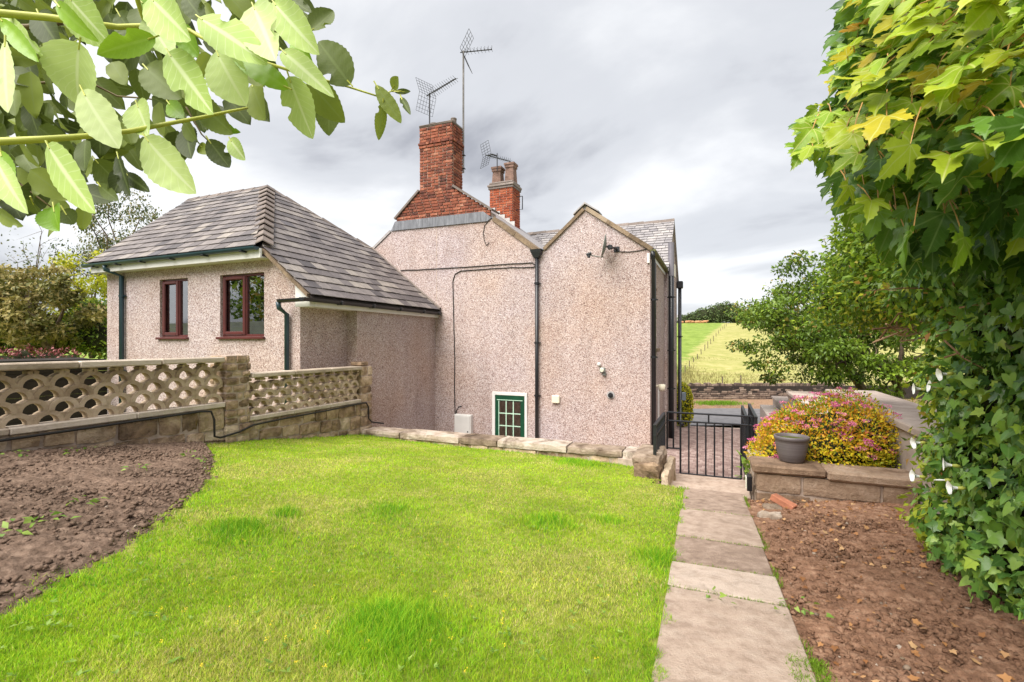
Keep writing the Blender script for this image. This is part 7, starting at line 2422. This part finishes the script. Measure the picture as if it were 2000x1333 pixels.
for i, (rg, nn_) in enumerate(zip(REG, (100, 110, 36))):
    for (x, y) in scatter(rg, nn_, 34, 20 + i): cand.append((x, y))
P = []; D = []; Nn = []; S = []
for (x, y) in cand:
    d_ = fr_.uniform(.98, 1.7)
    P.append(ray(x / Z, y / Z, d_)); S.append(fr_.uniform(.055, .085) * (0.75 + .3 * d_))
    w = fr_.uniform(-2.6, -0.2)
    D.append(-LEFTW * math.cos(w) + np.array([0, 0, math.sin(w)]) + TOCAM * fr_.uniform(-.3, .3))
    Nn.append(TOCAM * fr_.uniform(.3, 1) + np.array([0, 0, fr_.uniform(-.6, .6)]) + LEFTW * fr_.uniform(-.6, .6))
P = np.array(P); D = np.array(D); Nn = np.array(Nn); S = np.array(S)
q = len(P) // 2
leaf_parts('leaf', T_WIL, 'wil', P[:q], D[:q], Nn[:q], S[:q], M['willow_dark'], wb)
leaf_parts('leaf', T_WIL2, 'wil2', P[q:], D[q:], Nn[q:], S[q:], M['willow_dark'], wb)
pts = scatter([(-60, -40), (1300, -40), (1400, 120), (1250, 420), (1050, 560), (800, 600), (620, 620), (420, 900), (250, 980), (-60, 980)], 46, 70, 61)
P = np.array([ray(x / Z, y / Z, fr_.uniform(.86, 1.05)) for x, y in pts]); k = len(P)
w = np.array([fr_.uniform(-2.2, -0.5) for _ in range(k)])[:, None]
D = -LEFTW * np.cos(w) + np.array([0, 0, 1.0]) * np.sin(w) + rng.normal(0, .2, (k, 3))
leaf_parts('leaf', T_WIL, 'wil', P, D, TOCAM + rng.normal(0, .45, (k, 3)), rng.uniform(.055, .09, k), M['willow_dark'], wb)
# darker foliage further along the branch, out at the corner
k = 420
pts = scatter([(-700, -300), (500, -300), (430, 60), (200, 130), (160, 240), (90, 380), (20, 480), (-700, 900)], k, 0, 9)
P = np.array([ray(x / Z * 1.0, y / Z, fr_.uniform(1.5, 2.4)) for x, y in pts]); k = len(P)
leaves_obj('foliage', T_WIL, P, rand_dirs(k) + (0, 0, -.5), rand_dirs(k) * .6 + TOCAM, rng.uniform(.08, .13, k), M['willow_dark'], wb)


def stem(pts, r0, r1, mat, nm='stem'):
    Pq = [ray(x / Z, y / Z, d_) for x, y, d_ in pts]
    Q = []
    for i in range(len(Pq) - 1):
        for t in (0, .5): Q.append(Pq[i] * (1 - t) + Pq[i + 1] * t)
    Q.append(Pq[-1])
    sub(mk(nm, *tubeg(Q, list(np.linspace(r0, r1, len(Q))), 7), M[mat], None, True), wb)


stem([(-200, 690, .66), (0, 675, .68), (200, 665, .70), (400, 650, .73), (620, 625, .77), (800, 590, .80), (960, 560, .83), (1100, 530, .86), (1180, 515, .88)], .0058, .0020, 'stem')
stem([(-200, 50, .70), (0, 65, .72), (230, 85, .75), (420, 110, .77), (560, 130, .80), (700, 125, .82), (900, 145, .85), (1020, 210, .83), (1200, 280, .86), (1360, 330, .88), (1500, 370, .9), (1660, 415, .92), (1800, 460, .93)], .0060, .0016, 'stem')
stem([(640, -60, .74), (660, 20, .76), (690, 110, .78), (760, 220, .80), (830, 290, .82)], .0040, .0022, 'stem')
stem([(-100, 130, .9), (130, 130, .92), (300, 110, .95)], .006, .004, 'stem_dark')
stem([(400, 670, 1.0), (450, 720, 1.02), (500, 790, 1.05), (640, 830, 1.05)], .0022, .0012, 'stem_dark')
stem([(-100, 800, 1.0), (60, 850, 1.02), (180, 940, 1.03), (260, 1000, 1.04)], .0026, .0014, 'stem_dark')
stem([(870, 480, 1.0), (920, 570, 1.0), (960, 640, 1.0), (1000, 680, 1.0)], .0020, .0012, 'stem_dark')
stem([(150, 400, 1.1), (400, 380, 1.12), (560, 460, 1.15), (700, 470, 1.15), (850, 500, 1.15)], .003, .0014, 'stem_dark')
stem([(1800, 460, .93), (1840, 500, .93), (1820, 520, .92)], .0014, .0008, 'stem')
stem([(1800, 460, .93), (1880, 430, .95), (1930, 440, .96)], .0014, .0008, 'stem')

# ---------------------------------------------------------------- parts that were gathered under an Empty: let their main mesh carry the rest
MAIN = {'chimney': 'mortar_core', 'pillar': 'mortar_core', 'window': 'frame', 'door': 'frame'}
for e_ in [o for o in COL.objects if o.type == 'EMPTY' and o.parent is not None]:
    kind = e_.name.split('.')[0]; nm = e_.name; gp = e_.parent
    kids = [o for o in COL.objects if o.parent == e_]
    main = next(o for o in kids if o.name.split('.')[0] == MAIN[kind])
    bpy.data.objects.remove(e_, do_unlink=True)
    main.name = nm
    main.parent = gp; main.matrix_parent_inverse = Matrix.Translation(gp.location).inverted()
    for o in kids:
        if o != main:
            o.parent = main; o.matrix_parent_inverse = Matrix.Identity(4)
